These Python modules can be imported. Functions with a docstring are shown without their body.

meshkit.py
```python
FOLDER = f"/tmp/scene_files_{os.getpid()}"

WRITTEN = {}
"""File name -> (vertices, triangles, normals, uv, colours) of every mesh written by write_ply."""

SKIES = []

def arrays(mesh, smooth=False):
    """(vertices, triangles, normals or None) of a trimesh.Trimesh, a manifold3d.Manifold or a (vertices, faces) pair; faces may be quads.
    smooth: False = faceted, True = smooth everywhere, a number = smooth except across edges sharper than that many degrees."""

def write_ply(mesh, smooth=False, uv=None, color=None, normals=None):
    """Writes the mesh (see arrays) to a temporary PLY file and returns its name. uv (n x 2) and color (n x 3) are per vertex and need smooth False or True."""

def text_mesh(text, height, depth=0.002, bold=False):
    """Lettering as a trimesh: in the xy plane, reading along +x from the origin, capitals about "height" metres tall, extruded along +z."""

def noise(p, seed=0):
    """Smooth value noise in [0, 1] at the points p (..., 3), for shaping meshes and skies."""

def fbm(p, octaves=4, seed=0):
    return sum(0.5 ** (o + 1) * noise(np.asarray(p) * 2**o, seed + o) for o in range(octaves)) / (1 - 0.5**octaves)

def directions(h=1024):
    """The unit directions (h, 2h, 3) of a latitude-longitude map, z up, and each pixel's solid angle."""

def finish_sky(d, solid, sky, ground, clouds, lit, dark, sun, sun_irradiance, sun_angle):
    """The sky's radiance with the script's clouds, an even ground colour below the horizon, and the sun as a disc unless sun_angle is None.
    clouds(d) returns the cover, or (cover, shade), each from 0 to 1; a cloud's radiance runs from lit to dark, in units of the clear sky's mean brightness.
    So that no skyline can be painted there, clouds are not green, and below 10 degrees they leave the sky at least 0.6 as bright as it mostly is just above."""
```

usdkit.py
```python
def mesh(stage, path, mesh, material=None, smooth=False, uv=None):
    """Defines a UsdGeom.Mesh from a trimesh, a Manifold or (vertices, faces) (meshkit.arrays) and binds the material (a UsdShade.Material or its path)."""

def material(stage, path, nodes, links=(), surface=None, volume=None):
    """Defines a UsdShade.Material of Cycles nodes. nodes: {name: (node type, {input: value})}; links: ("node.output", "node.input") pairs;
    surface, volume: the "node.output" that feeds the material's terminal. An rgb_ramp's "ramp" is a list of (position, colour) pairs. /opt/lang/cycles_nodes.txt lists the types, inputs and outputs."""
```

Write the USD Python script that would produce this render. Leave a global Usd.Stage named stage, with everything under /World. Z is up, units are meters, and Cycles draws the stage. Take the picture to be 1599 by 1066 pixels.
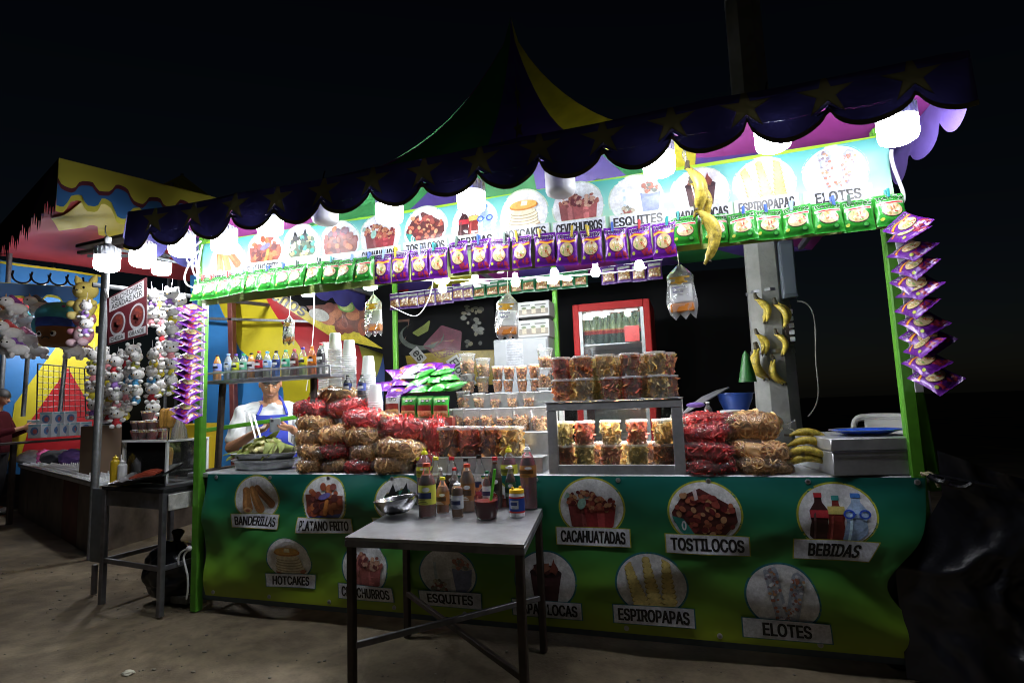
import math, random
import numpy as np, trimesh, manifold3d as m3, shapely
from shapely import affinity
from shapely.geometry import Polygon, Point, LineString, box as sbox, MultiPolygon
from shapely.ops import unary_union
import usdkit, meshkit
from pxr import Usd, UsdGeom, UsdLux, UsdShade, Sdf, Gf, Vt

stage = Usd.Stage.CreateInMemory()
UsdGeom.SetStageUpAxis(stage, UsdGeom.Tokens.z)
UsdGeom.SetStageMetersPerUnit(stage, 1.0)
stage.SetDefaultPrim(UsdGeom.Xform.Define(stage, '/World').GetPrim())

# ------------------------------------------------------------------ camera, sky, exposure
CAM = np.array([2.9949, -2.8128, 1.2])
YAW, PITCH, ROLL, FPX, PW, PH = -0.31057, 0.10793, -0.03791, 860.0, 1599.0, 1066.0
fw = np.array([math.sin(YAW)*math.cos(PITCH), math.cos(YAW)*math.cos(PITCH), math.sin(PITCH)])
r0 = np.array([math.cos(YAW), -math.sin(YAW), 0.0]); u0 = np.cross(r0, fw)
rt = math.cos(ROLL)*r0 + math.sin(ROLL)*u0; up = -math.sin(ROLL)*r0 + math.cos(ROLL)*u0
cam = UsdGeom.Camera.Define(stage, '/World/camera')
cam.AddTransformOp().Set(Gf.Matrix4d(*[float(x) for row in (list(rt)+[0], list(up)+[0], list(-fw)+[0], list(CAM)+[1]) for x in row]))
cam.CreateHorizontalApertureAttr(36.0); cam.CreateVerticalApertureAttr(24.0)
cam.CreateFocalLengthAttr(36.0*FPX/PW); cam.CreateExposureAttr(0.45); cam.CreateClippingRangeAttr(Gf.Vec2f(0.05, 2000))
cam.CreateFStopAttr(0.0)
sky = UsdLux.DomeLight.Define(stage, '/World/sky')
skym = usdkit.material(stage, '/World/Looks/night_sky', {
    's': ('sky_texture', {'sky_type': 'single_scattering', 'sun_disc': False, 'sun_elevation': 0.5, 'sun_rotation': 2.6}),
    'b': ('background_shader', {'strength': 0.0006})}, [('s.color', 'b.color')], surface='b.background')
UsdShade.MaterialBindingAPI.Apply(sky.GetPrim()).Bind(skym)
sky.GetPrim().SetCustomDataByKey('kind', 'structure')
LAMP = 40.0          # radiance of the big LED lamps
def at(px, py, Y):   # the point at depth Y that stands at this place of the photograph
    d = fw + rt*(px-PW/2)/FPX - up*(py-PH/2)/FPX
    return CAM + d*(Y-CAM[1])/d[1]
def atz(px, py, Z=0.0):
    d = fw + rt*(px-PW/2)/FPX - up*(py-PH/2)/FPX
    return CAM + d*(Z-CAM[2])/d[2]

# ------------------------------------------------------------------ prim helpers
used = {}
def numbered(parent, name):
    k = parent + '/' + name; n = used.get(k, 0); used[k] = n + 1
    return k if n == 0 else '%s_%03d' % (k, n)
def tag(p, label=None, cat=None, group=None, kind=None):
    for k, v in (('label', label), ('category', cat), ('group', group), ('kind', kind)):
        if v: p.SetCustomDataByKey(k, v)
def mtx(loc=(0, 0, 0), rz=0, rx=0, ry=0, s=1.0):
    R = trimesh.transformations.euler_matrix(rx, ry, rz, 'sxyz')[:3, :3] * np.asarray(s, float)
    M = np.eye(4); M[:3, :3] = R; M[:3, 3] = loc
    return M
def setm(x, M):
    M = np.asarray(M, float).T
    x.MakeMatrixXform().Set(Gf.Matrix4d(*[float(v) for v in M.ravel()]))
def thing(name, label, cat, M=None, group=None, kind=None):
    x = UsdGeom.Xform.Define(stage, numbered('/World', name))
    setm(x, np.eye(4) if M is None else M)
    tag(x.GetPrim(), label, cat, group, kind)
    return x.GetPrim()
def tidy(mesh, col=None):      # drops vertices that no face uses
    v, f = np.asarray(mesh.vertices), np.asarray(mesh.faces); u = np.unique(f)
    if len(u) == len(v): return mesh, col
    k = np.zeros(len(v), int); k[u] = np.arange(len(u))
    return trimesh.Trimesh(v[u], k[f], process=False), (None if col is None else np.asarray(col)[u])
def part(parent, name, mesh, mat, smooth=40, label=None, col=None, kind=None):
    p = parent if isinstance(parent, str) else str(parent.GetPath())
    if col is not None: smooth = False
    mesh, col = tidy(mesh, col)
    m = usdkit.mesh(stage, numbered(p, name), mesh, mat, smooth)
    if col is not None:
        UsdGeom.PrimvarsAPI(m).CreatePrimvar('tint', Sdf.ValueTypeNames.Color3fArray, 'vertex').Set(Vt.Vec3fArray.FromNumpy(np.asarray(col, np.float32)))
    tag(m.GetPrim(), label, kind=kind)
    return m.GetPrim()
def solo(name, mesh, mat, label, cat, group=None, kind=None, smooth=40, M=None):
    m = usdkit.mesh(stage, numbered('/World', name), tidy(mesh)[0], mat, smooth)
    if M is not None: setm(m, M)
    tag(m.GetPrim(), label, cat, group, kind)
    return m.GetPrim()
def dup(first, M, label=None, group=None):
    x = UsdGeom.Xform.Define(stage, numbered('/World', first.GetName().rstrip('0123456789').rstrip('_')))
    x.GetPrim().GetReferences().AddInternalReference(first.GetPath())
    setm(x, M); d = first.GetCustomData()
    tag(x.GetPrim(), label or d.get('label'), d.get('category'), group or d.get('group'))
    x.GetPrim().SetInstanceable(True)
    return x.GetPrim()
class Kind:           # one kind of thing: built once, then copied by reference
    def __init__(s, make): s.make, s.first = make, None
    def put(s, M, label, group=None):
        if s.first is None: s.first = s.make(M, label, group); return s.first
        return dup(s.first, M, label, group)
ORD = 'first second third fourth fifth sixth seventh eighth ninth tenth eleventh twelfth thirteenth fourteenth fifteenth sixteenth seventeenth eighteenth nineteenth twentieth'.split()
ORD += ['twenty-'+w for w in ORD[:9]]

# ------------------------------------------------------------------ materials
def M(name, col, rough=.5, metal=0, var=0, vs=9, bump=0, bs=60, rand=0, trans=0, coat=0, ramp=None, emit=0, spec=.5):
    n = {'p': ('principled_bsdf', {'base_color': col, 'roughness': rough, 'metallic': metal, 'coat_weight': coat, 'specular_ior_level': spec})}; l = []; src = None
    if ramp:           # colour that runs up a printed sheet: (z, colour) pairs
        z0, z1 = ramp[0][0], ramp[-1][0]
        n['g'] = ('geometry', {}); n['x'] = ('separate_xyz', {}); n['m'] = ('map_range', {'from_min': z0, 'from_max': z1, 'clamp': True})
        n['r'] = ('rgb_ramp', {'ramp': [((z-z0)/(z1-z0), c) for z, c in ramp]})
        l += [('g.position', 'x.vector'), ('x.z', 'm.value'), ('m.result', 'r.fac')]; src = 'r.color'
    if var:
        n['tc'] = ('texture_coordinate', {}); n['n'] = ('noise_texture', {'scale': vs, 'detail': 5, 'roughness': .65})
        n['vr'] = ('map_range', {'from_min': .3, 'from_max': .7, 'to_min': 1-var, 'to_max': 1+var*.5, 'clamp': True})
        n['h'] = ('hsv', {'color': col})
        l += [('tc.object', 'n.vector'), ('n.fac', 'vr.value'), ('vr.result', 'h.value')]
        if src: l.append((src, 'h.color'))
        src = 'h.color'
    if rand:
        n['oi'] = ('object_info', {}); n['rr'] = ('map_range', {'to_min': 1-rand, 'to_max': 1+rand*.6}); n['h2'] = ('hsv', {'color': col})
        l += [('oi.random', 'rr.value'), ('rr.result', 'h2.value')]
        if src: l.append((src, 'h2.color'))
        src = 'h2.color'
    if src: l.append((src, 'p.base_color'))
    if bump:
        n['tb'] = ('texture_coordinate', {}); n['nb'] = ('noise_texture', {'scale': bs, 'detail': 4}); n['b'] = ('bump', {'strength': bump, 'distance': .01})
        l += [('tb.object', 'nb.vector'), ('nb.fac', 'b.height'), ('b.normal', 'p.normal')]
    if emit: n['p'][1].update({'emission_color': col, 'emission_strength': emit})
    out = 'p.BSDF'
    if trans:
        n['t'] = ('translucent_bsdf', {'color': col}); n['mx'] = ('mix_closure', {'fac': trans})
        if src: l.append((src, 't.color'))
        l += [('p.BSDF', 'mx.closure1'), ('t.BSDF', 'mx.closure2')]; out = 'mx.closure'
    return usdkit.material(stage, '/World/Looks/' + name, n, l, surface=out)
def MV(name, rough=.5, coat=0, trans=0, grain=.3):     # colour printed on the mesh, with the grain of a photographic print
    n = {'a': ('attribute', {'attribute': 'tint'}), 'p': ('principled_bsdf', {'roughness': rough, 'coat_weight': coat}), 'tc': ('texture_coordinate', {}),
         'n': ('noise_texture', {'scale': 75, 'detail': 4, 'roughness': .7}), 'n2': ('noise_texture', {'scale': 16, 'detail': 3}), 'ad': ('math', {'math_type': 'multiply'}), 'r': ('map_range', {'from_min': .14, 'from_max': .38, 'to_min': 1-grain, 'to_max': 1+grain*.7, 'clamp': True}), 'h': ('hsv', {})}
    l = [('tc.object', 'n.vector'), ('tc.object', 'n2.vector'), ('n.fac', 'ad.value1'), ('n2.fac', 'ad.value2'), ('ad.value', 'r.value'), ('r.result', 'h.value'), ('a.color', 'h.color'), ('h.color', 'p.base_color')]; out = 'p.BSDF'
    if trans:
        n['t'] = ('translucent_bsdf', {}); n['mx'] = ('mix_closure', {'fac': trans})
        l += [('h.color', 't.color'), ('p.BSDF', 'mx.closure1'), ('t.BSDF', 'mx.closure2')]; out = 'mx.closure'
    return usdkit.material(stage, '/World/Looks/' + name, n, l, surface=out)
def MF(name, tint=(1, 1, 1), haze=.08, white=(.8, .8, .8), rough=.08, bump=0, bs=30, gl=1.5):    # thin clear plastic or glass sheet
    n = {'t': ('transparent_bsdf', {'color': tint}), 'd': ('principled_bsdf', {'base_color': white, 'roughness': .4}), 'g': ('glossy_bsdf', {'color': (1, 1, 1), 'roughness': rough}),
         'f': ('fresnel', {'IOR': gl}), 'a': ('mix_closure', {'fac': haze}), 'm': ('mix_closure', {})}
    l = [('t.BSDF', 'a.closure1'), ('d.BSDF', 'a.closure2'), ('a.closure', 'm.closure1'), ('g.BSDF', 'm.closure2'), ('f.fac', 'm.fac')]
    if bump:
        n['tb'] = ('texture_coordinate', {}); n['nb'] = ('noise_texture', {'scale': bs, 'detail': 3}); n['b'] = ('bump', {'strength': bump, 'distance': .01})
        l += [('tb.object', 'nb.vector'), ('nb.fac', 'b.height'), ('b.normal', 'g.normal'), ('b.normal', 'f.normal')]
    return usdkit.material(stage, '/World/Looks/' + name, n, l, surface='m.closure')
PRINT = MV('printed_vinyl', .42)
FOIL = MV('printed_foil', .28)
FABPRINT = MV('printed_cloth', .6, 0, .5)
STEEL = M('brushed_steel', (.46, .47, .49), .36, .55, .25, 14, .05, 90)
STEELD = M('worn_steel', (.2, .2, .22), .45, .7, .45, 9, .12, 60)
TUBE = M('galvanised_tube', (.22, .23, .24), .45, .6, .3, 20)
RUST = M('dark_brown_iron', (.045, .03, .024), .55, .2, .5, 20, .2, 80)
GREEN = M('lime_green_paint', (.095, .33, .024), .35, 0, .25, 12, .05, 40)
WHITEP = M('white_plastic', (.78, .79, .8), .35)
FOAM = M('white_foam', (.82, .83, .84), .6, 0, 0, 9, .06, 200, trans=.15)
BLACKP = M('black_plastic', (.012, .012, .013), .3)
CLEAR = MF('clear_plastic', (.98, .98, .98), .08, (.85, .86, .87), .1, gl=1.4)
FILM = MF('crinkled_film', (.97, .97, .97), .05, (.85, .85, .85), .12, 1.0, 38, 1.4)
GLASS = MF('window_glass', (.95, .97, .97), .015, rough=.02)
CORD = M('white_cord', (.6, .6, .6), .5)
def plain(name, col, rough=.45, **k): return M(name, col, rough, **k)

# ------------------------------------------------------------------ mesh helpers
cat = trimesh.util.concatenate
def box(x0, x1, y0, y1, z0, z1, bev=0):
    if bev <= 0:
        b = trimesh.creation.box([x1-x0, y1-y0, z1-z0])
    else:
        k = [m3.Manifold.cube((x1-x0-2*bev*(i != 0), y1-y0-2*bev*(i != 1), z1-z0-2*bev*(i != 2)), True) for i in range(3)]
        o = m3.Manifold.batch_hull(k).to_mesh(); b = trimesh.Trimesh(o.vert_properties[:, :3], o.tri_verts, process=False)
    b.apply_translation([(x0+x1)/2, (y0+y1)/2, (z0+z1)/2]); return b
def tube(pts, r, n=8, cap=True):
    pts = np.asarray(pts, float); r = np.broadcast_to(r, len(pts)); V = []; F = []
    t = np.gradient(pts, axis=0); t /= np.maximum(np.linalg.norm(t, axis=1, keepdims=True), 1e-9)
    a = np.array([0, 0, 1.0]) if abs(t[0][2]) < .9 else np.array([1.0, 0, 0]); u = np.cross(t[0], a); u /= np.linalg.norm(u)
    for i in range(len(pts)):
        u = u - t[i]*(u@t[i]); u /= max(np.linalg.norm(u), 1e-9); w = np.cross(t[i], u)
        for k in range(n):
            th = 2*math.pi*k/n; V.append(pts[i] + r[i]*(math.cos(th)*u + math.sin(th)*w))
    for i in range(len(pts)-1):
        for k in range(n):
            a, b = i*n+k, i*n+(k+1) % n; F += [[a, b, b+n], [a, b+n, a+n]]
    if cap:
        V += [pts[0], pts[-1]]; c0, c1 = len(V)-2, len(V)-1; e = (len(pts)-1)*n
        for k in range(n): F += [[c0, (k+1) % n, k], [c1, e+k, e+(k+1) % n]]
    return trimesh.Trimesh(V, F, process=False)
def bar(p, q, w, h=None):      # square bar from p to q
    p, q = np.array(p, float), np.array(q, float); h = h or w; L = np.linalg.norm(q-p)
    z = (q-p)/L; a = np.array([0, 0, 1.0]) if abs(z[2]) < .95 else np.array([0, 1.0, 0]); x = np.cross(a, z); x /= np.linalg.norm(x); y = np.cross(z, x)
    b = box(-w/2, w/2, -h/2, h/2, 0, L, min(w, h)*.12); T = np.eye(4); T[:3, 0], T[:3, 1], T[:3, 2], T[:3, 3] = x, y, z, p
    b.apply_transform(T); return b
def lathe(prof, n=20, sx=1, sy=1):
    prof = np.asarray(prof, float); th = np.arange(n)*2*math.pi/n
    V = np.stack([np.outer(prof[:, 0], np.cos(th))*sx, np.outer(prof[:, 0], np.sin(th))*sy, np.repeat(prof[:, 1:2], n, 1)], -1).reshape(-1, 3); F = []
    for i in range(len(prof)-1):
        for k in range(n):
            a, b = i*n+k, i*n+(k+1) % n; F += [[a, b, b+n], [a, b+n, a+n]]
    t = trimesh.Trimesh(V, F, process=False); t.update_faces(t.area_faces > 1e-12)
    return t
def moved(m, loc=(0, 0, 0), rz=0, rx=0, ry=0, s=1.0):
    m = m.copy(); m.apply_transform(mtx(loc, rz, rx, ry, s)); return m
def ball(c, r, n=2, s=(1, 1, 1)):
    b = trimesh.creation.icosphere(n, 1.0); b.apply_scale(np.asarray(s, float)*r); b.apply_translation(c); return b
def sheet(fn, us, vs):         # grid surface fn(u, v) -> xyz, arrays in, arrays out
    U, V = np.meshgrid(us, vs, indexing='ij'); P = fn(U.ravel(), V.ravel()); nu, nv = U.shape; I = np.arange(nu*nv).reshape(nu, nv)
    a, b, c, d = I[:-1, :-1].ravel(), I[1:, :-1].ravel(), I[1:, 1:].ravel(), I[:-1, 1:].ravel()
    return trimesh.Trimesh(P, np.vstack([np.stack([a, b, c], 1), np.stack([a, c, d], 1)]), process=False)
def thick(m, t):               # gives an open sheet thickness t along its normals
    n = meshkit.arrays(m, True)[2]; v = np.array(m.vertices); f = np.array(m.faces); k = len(v)
    e = np.sort(np.vstack([f[:, [0, 1]], f[:, [1, 2]], f[:, [2, 0]]]), 1); raw = np.vstack([f[:, [0, 1]], f[:, [1, 2]], f[:, [2, 0]]])
    _, inv, cnt = np.unique(e, axis=0, return_inverse=True, return_counts=True); bd = raw[cnt[inv.ravel()] == 1]
    side = np.vstack([np.stack([bd[:, 1], bd[:, 0], bd[:, 0]+k], 1), np.stack([bd[:, 1], bd[:, 0]+k, bd[:, 1]+k], 1)])
    return trimesh.Trimesh(np.vstack([v, v-n*t]), np.vstack([f, f[:, ::-1]+k, side]), process=False)
def wire(pts, n=24, sag=0):
    pts = np.asarray(pts, float); s = np.linspace(0, 1, len(pts)); t = np.linspace(0, 1, n)
    from scipy.interpolate import CubicSpline
    o = CubicSpline(s, pts)(t) if len(pts) > 2 else pts[0] + np.outer(t, pts[1]-pts[0])
    o[:, 2] -= sag*4*t*(1-t); return o

# ------------------------------------------------------------------ flat print: coloured shapes laid on a surface
_txt = {}
def text_tris(s):
    if s not in _txt:
        m = meshkit.text_mesh(s, 1.0, .01, bold=True); v, f = np.array(m.vertices), np.array(m.faces)
        f = f[m.face_normals[:, 2] > .5]; f = f[np.ptp(v[f][:, :, 2], axis=1) < 1e-4]
        v2 = v[:, :2]; q = v2[np.unique(f)]; _txt[s] = (v2 - q.min(0)) / np.ptp(q, axis=0), f, np.ptp(q, axis=0)
    return _txt[s]
class Print:
    def __init__(s): s.V, s.C, s.F, s.n, s.L = [], [], [], 0, []
    def tri(s, v, f, col, lev):
        s.V.append(v); s.F.append(f+s.n); s.n += len(v); s.C.append(np.tile(col, (len(v), 1))); s.L.append(np.full(len(v), lev, float))
    def poly(s, p, col, lev, edge=None):
        for g in getattr(p, 'geoms', [p]):
            if g.is_empty or g.area < 1e-9 or g.geom_type != 'Polygon': continue
            v, f = trimesh.creation.triangulate_polygon(g, engine='earcut')
            if edge: v3, f = trimesh.remesh.subdivide_to_size(np.column_stack([v, np.zeros(len(v))]), f, edge, max_iter=12); v = v3[:, :2]
            s.tri(np.asarray(v), np.asarray(f), col, lev)
    def text(s, t, x0, x1, y0, y1, col, lev, rot=0, edge=None, fit=True):
        v, f, sz = text_tris(t); w, h = x1-x0, y1-y0
        v = v*[w, h] - [w/2, h/2]; c, q = math.cos(rot), math.sin(rot)
        v = v@np.array([[c, q], [-q, c]]) + [(x0+x1)/2, (y0+y1)/2]
        s.tri(v, f, col, lev)
    def add(s, art, cx, cy, sx, sy, lev0, edge=None, rot=0):
        for p, c, l in art: s.poly(affinity.translate(affinity.scale(affinity.rotate(p, rot, origin=(0, 0)), sx, sy, origin=(0, 0)), cx, cy), c, lev0+l, edge)
    def mesh(s, fn):          # fn(x, y, level) -> xyz
        V = np.vstack(s.V); return trimesh.Trimesh(fn(V[:, 0], V[:, 1], np.concatenate(s.L)), np.vstack(s.F), process=False), np.vstack(s.C)
def ell(cx, cy, rx, ry=None, rot=0, n=8): return affinity.translate(affinity.rotate(affinity.scale(Point(0, 0).buffer(1, n), rx, ry or rx), rot, origin=(0, 0)), cx, cy)
def caps(p, q, r0, r1=None):
    r1 = r1 or r0
    return unary_union([Point(p).buffer(r0, 6), Point(q).buffer(r1, 6)]).convex_hull
def star(cx, cy, r, r2=None, rot=math.pi/2):
    r2 = r2 or r*.4
    return Polygon([(cx+(r if k % 2 == 0 else r2)*math.cos(rot+k*math.pi/5), cy+(r if k % 2 == 0 else r2)*math.sin(rot+k*math.pi/5)) for k in range(10)])

# ------------------------------------------------------------------ the ground
ZG = 0.0
def ground_fn(u, v):
    near = np.exp(-((u-2)**2+(v)**2)/60)
    z = (meshkit.fbm(np.stack([u*.9, v*.9, 0*u], -1), 4, 3)-.5)*.05*near
    z += (meshkit.fbm(np.stack([u*6, v*6, 0*u], -1), 3, 8)-.5)*.012*near
    return np.stack([u, v, z-.02], -1)
def spread(a, b, n, far):
    s = np.linspace(a, b, n); o = np.geomspace(1, far, 10)-1
    return np.concatenate([a-o[:0:-1], s, b+o[1:]])
groundm = usdkit.material(stage, '/World/Looks/trodden_concrete', {
    'g': ('geometry', {}), 'n1': ('noise_texture', {'scale': 1.1, 'detail': 6, 'roughness': .6}), 'n2': ('noise_texture', {'scale': 9, 'detail': 8, 'roughness': .75}),
    'n3': ('noise_texture', {'scale': 70, 'detail': 4}), 'r': ('rgb_ramp', {'ramp': [(.3, (.062, .045, .026)), (.48, (.13, .099, .060)), (.62, (.215, .168, .106)), (.75, (.095, .072, .044))]}),
    'm': ('mix', {'mix_type': 'multiply', 'fac': .75}), 'r2': ('rgb_ramp', {'ramp': [(.3, (.45, .43, .4)), (.6, (1, 1, 1))]}),
    'b': ('bump', {'strength': .5, 'distance': .02}), 'b2': ('bump', {'strength': .35, 'distance': .004}), 'p': ('principled_bsdf', {'roughness': .85})},
    [('g.position', 'n1.vector'), ('g.position', 'n2.vector'), ('g.position', 'n3.vector'), ('n1.fac', 'r.fac'), ('n2.fac', 'r2.fac'), ('r.color', 'm.color1'), ('r2.color', 'm.color2'),
     ('m.color', 'p.base_color'), ('n2.fac', 'b.height'), ('n3.fac', 'b2.height'), ('b.normal', 'b2.normal'), ('b2.normal', 'p.normal')], surface='p.BSDF')
gm = solo('ground', sheet(ground_fn, spread(-8, 6, 200, 90), spread(-3, 5, 120, 90)), groundm, None, None, kind='structure', smooth=True)

# ------------------------------------------------------------------ art of the printed menu
WHT, BLK, GRY = (.66, .67, .69), (.012, .012, .012), (.5, .52, .56)
def beads(rng, inside, n, r, cols, lev):
    out = []; x0, y0, x1, y1 = inside.bounds
    while len(out) < n:
        p = (rng.uniform(x0, x1), rng.uniform(y0, y1))
        if inside.contains(Point(p)): out.append((ell(*p, r*rng.uniform(.7, 1.2), r*rng.uniform(.6, 1.1), rng.uniform(0, 180), 4), cols[rng.randrange(len(cols))], lev+.12*len(out)/n))
    return out
def clip(art): 
    d = Point(0, 0).buffer(.93, 16); return [(p.buffer(0).intersection(d), c, l) for p, c, l in art]
NUTS = [(.30, .06, .045), (.42, .13, .07), (.20, .03, .03), (.5, .27, .14), (.13, .015, .018)]
def cup_art(cx, w, top, bot, body, fill, rng, n=40, rim=.06):
    o = [(Polygon([(cx-w, top), (cx+w, top), (cx+w*.72, bot), (cx-w*.72, bot)]), body, 0), (Polygon([(cx-w*.2, top), (cx+w*.3, top), (cx+w*.25, bot), (cx-w*.1, bot)]), tuple(min(1, c*1.6+.02) for c in body), .3)]
    return o + beads(rng, unary_union([ell(cx, top+.05, w, .26), ell(cx, top-.02, w, .16)]), n, .085, fill, 1)
def art(kind):
    rng = random.Random(kind); o = []
    if kind == 'BANDERILLAS':
        for a, b, c in (((-.5, .35), (-.42, -.45), (.36, .17, .06)), ((-.2, .4), (.08, -.5), (.42, .2, .07)), ((.05, .45), (.62, -.25), (.28, .12, .05))):
            o += [(LineString([(a[0]-.1, a[1]+.55), a]).buffer(.02), GRY, 0), (caps(a, b, .16, .2), c, 1), (caps((a[0]-.04, a[1]), (b[0]-.06, b[1]+.05), .05), tuple(x*1.5 for x in c), 2)]
        o += [(ell(-.42, -.55, .17, .14), (.75, .5, .25), 3), (ell(-.42, -.56, .09, .07), (.5, .17, .1), 4)]
    elif kind in ('PLATANO FRITO', 'SALCHIPULPOS'):
        o += [(Polygon([(-.9, -.55), (.95, -.4), (.9, -.75), (-.8, -.9)]), (.06, .08, .35), 0), (Polygon([(-.9, .25), (.9, .25), (.85, -.5), (-.8, -.68)]), (.2, .05, .035), 1)]
        o += beads(rng, Polygon([(-.85, .3), (-.3, .65), (.5, .6), (.85, .1), (.8, -.45), (-.75, -.6)]), 46, .15, [(.33, .08, .04), (.2, .04, .025), (.45, .15, .06), (.11, .03, .03), (.25, .07, .06)], 2)
        if kind[0] == 'P': o += [(caps((.1, -.5), (.2, 0), .09), (.55, .2, .05), 3), (ell(.05, .2, .3, .12, 20), (.15, .13, .4), 3)]
        else: o += beads(rng, Polygon([(-.6, .5), (.5, .55), (.4, .4), (-.5, .35)]), 10, .14, [(.12, .05, .08), (.3, .03, .05)], 3.3)
    elif kind == 'NACHOS':
        o += [(ell(0, -.25, .75, .45), (.1, .12, .08), 0)] + beads(rng, ell(0, 0, .72, .5), 60, .12, [(.02, .03, .02), (.06, .1, .05), (.35, .3, .15), (.05, .28, .22), (.6, .55, .4)], 1)
        o += [(Polygon([(-.5, .2), (-.3, .75), (-.1, .25)]), BLK, 2), (Polygon([(0, .2), (.28, .8), (.4, .2)]), (.02, .03, .03), 2)]
    elif kind == 'CACAHUATADAS':
        o += cup_art(-.25, .52, .25, -.9, (.17, .03, .03), NUTS, rng, 50) + [(p, c, l+3) for p, c, l in cup_art(.25, .52, .05, -.9, (.26, .025, .03), NUTS, rng, 55)] + [(ell(-.3, .12, .13, .2, -20), (.28, .48, .4), 5), (ell(-.82, .42, .14, .12), (.25, .42, .36), 5)]
    elif kind == 'TOSTILOCOS':
        tray = Polygon([(-.93, 0), (-.6, .55), (-.1, .8), (.85, .2), (.9, -.25), (.5, -.75), (-.5, -.7), (-.9, -.3)])
        o += [(tray, (.09, .02, .02), 0)] + beads(rng, tray, 80, .1, NUTS, 1) + [(Polygon([(-.95, -.1), (-.6, -.2), (-.3, -.72), (-.6, -.85)]), (.02, .2, .17), 3), (Polygon([(-.3, .7), (-.2, .8), (-.15, .45), (-.25, .4)]), (.6, .5, .52), 3)]
        o += [(ell(-.6, -.42, .07, .16).difference(ell(-.6, -.42, .03, .1)), WHT, 4)]
    elif kind == 'BEBIDAS':
        def bt(cx, w, top, c, lab, lc, cap):
            b = Polygon([(cx-w*.35, top), (cx+w*.35, top), (cx+w*.4, top-.15), (cx+w, top-.4), (cx+w*.85, -.15), (cx+w, -.35), (cx+w, -.93), (cx-w, -.93), (cx-w, -.35), (cx-w*.85, -.15), (cx-w, top-.4), (cx-w*.4, top-.15)])
            return [(b, c, 0), (sbox(cx-w*.95, lab-.13, cx+w*.95, lab+.1), lc, 1), (sbox(cx-w*.42, top, cx+w*.42, top+.14), cap, 1), (Polygon([(cx-w*.6, top-.5), (cx-w*.35, top-.45), (cx-w*.35, -.85), (cx-w*.6, -.85)]), tuple(min(1, x*1.9+.03) for x in c), 2)]
        o += bt(-.46, .25, .58, (.045, .012, .012), .1, (.4, .03, .04), (.5, .03, .04)) + bt(-.02, .23, .5, (.2, .025, .02), .22, (.5, .42, .12), (.05, .3, .28)) + bt(.5, .3, .58, (.3, .42, .62), .12, (.35, .5, .75), (.06, .2, .6))
        for k in (-1, 1): o.append((ell(.5+k*.2, .1, .15, .14).difference(ell(.5+k*.2, .1, .1, .09)), (.03, .08, .5), 3))
        o.append((Polygon([(.38, .16), (.62, .05), (.62, .15), (.38, .04)]), (.03, .08, .5), 3))
    elif kind == 'HOTCAKES':
        for k in range(7): o += [(ell(.02*(k % 3)-.02, -.72+k*.13, .72-.03*k, .17), (.36, .3, .19), k), (ell(.02*(k % 3)-.02, -.69+k*.13, .7-.03*k, .15), (.68, .62, .46), k+.4)]
        o += [(ell(0, .34, .6, .2), (.5, .2, .04), 8), (ell(0, .4, .56, .18), (.72, .4, .1), 9), (Polygon([(-.12, .36), (.14, .34), (.18, .52), (-.06, .56)]), (.9, .85, .6), 10), (ell(-.62, -.7, .2, .08), (.3, .1, .04), 9), (ell(.6, -.6, .16, .1), (.35, .12, .05), 9)]
    elif kind == 'CEVICHURROS':
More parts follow.
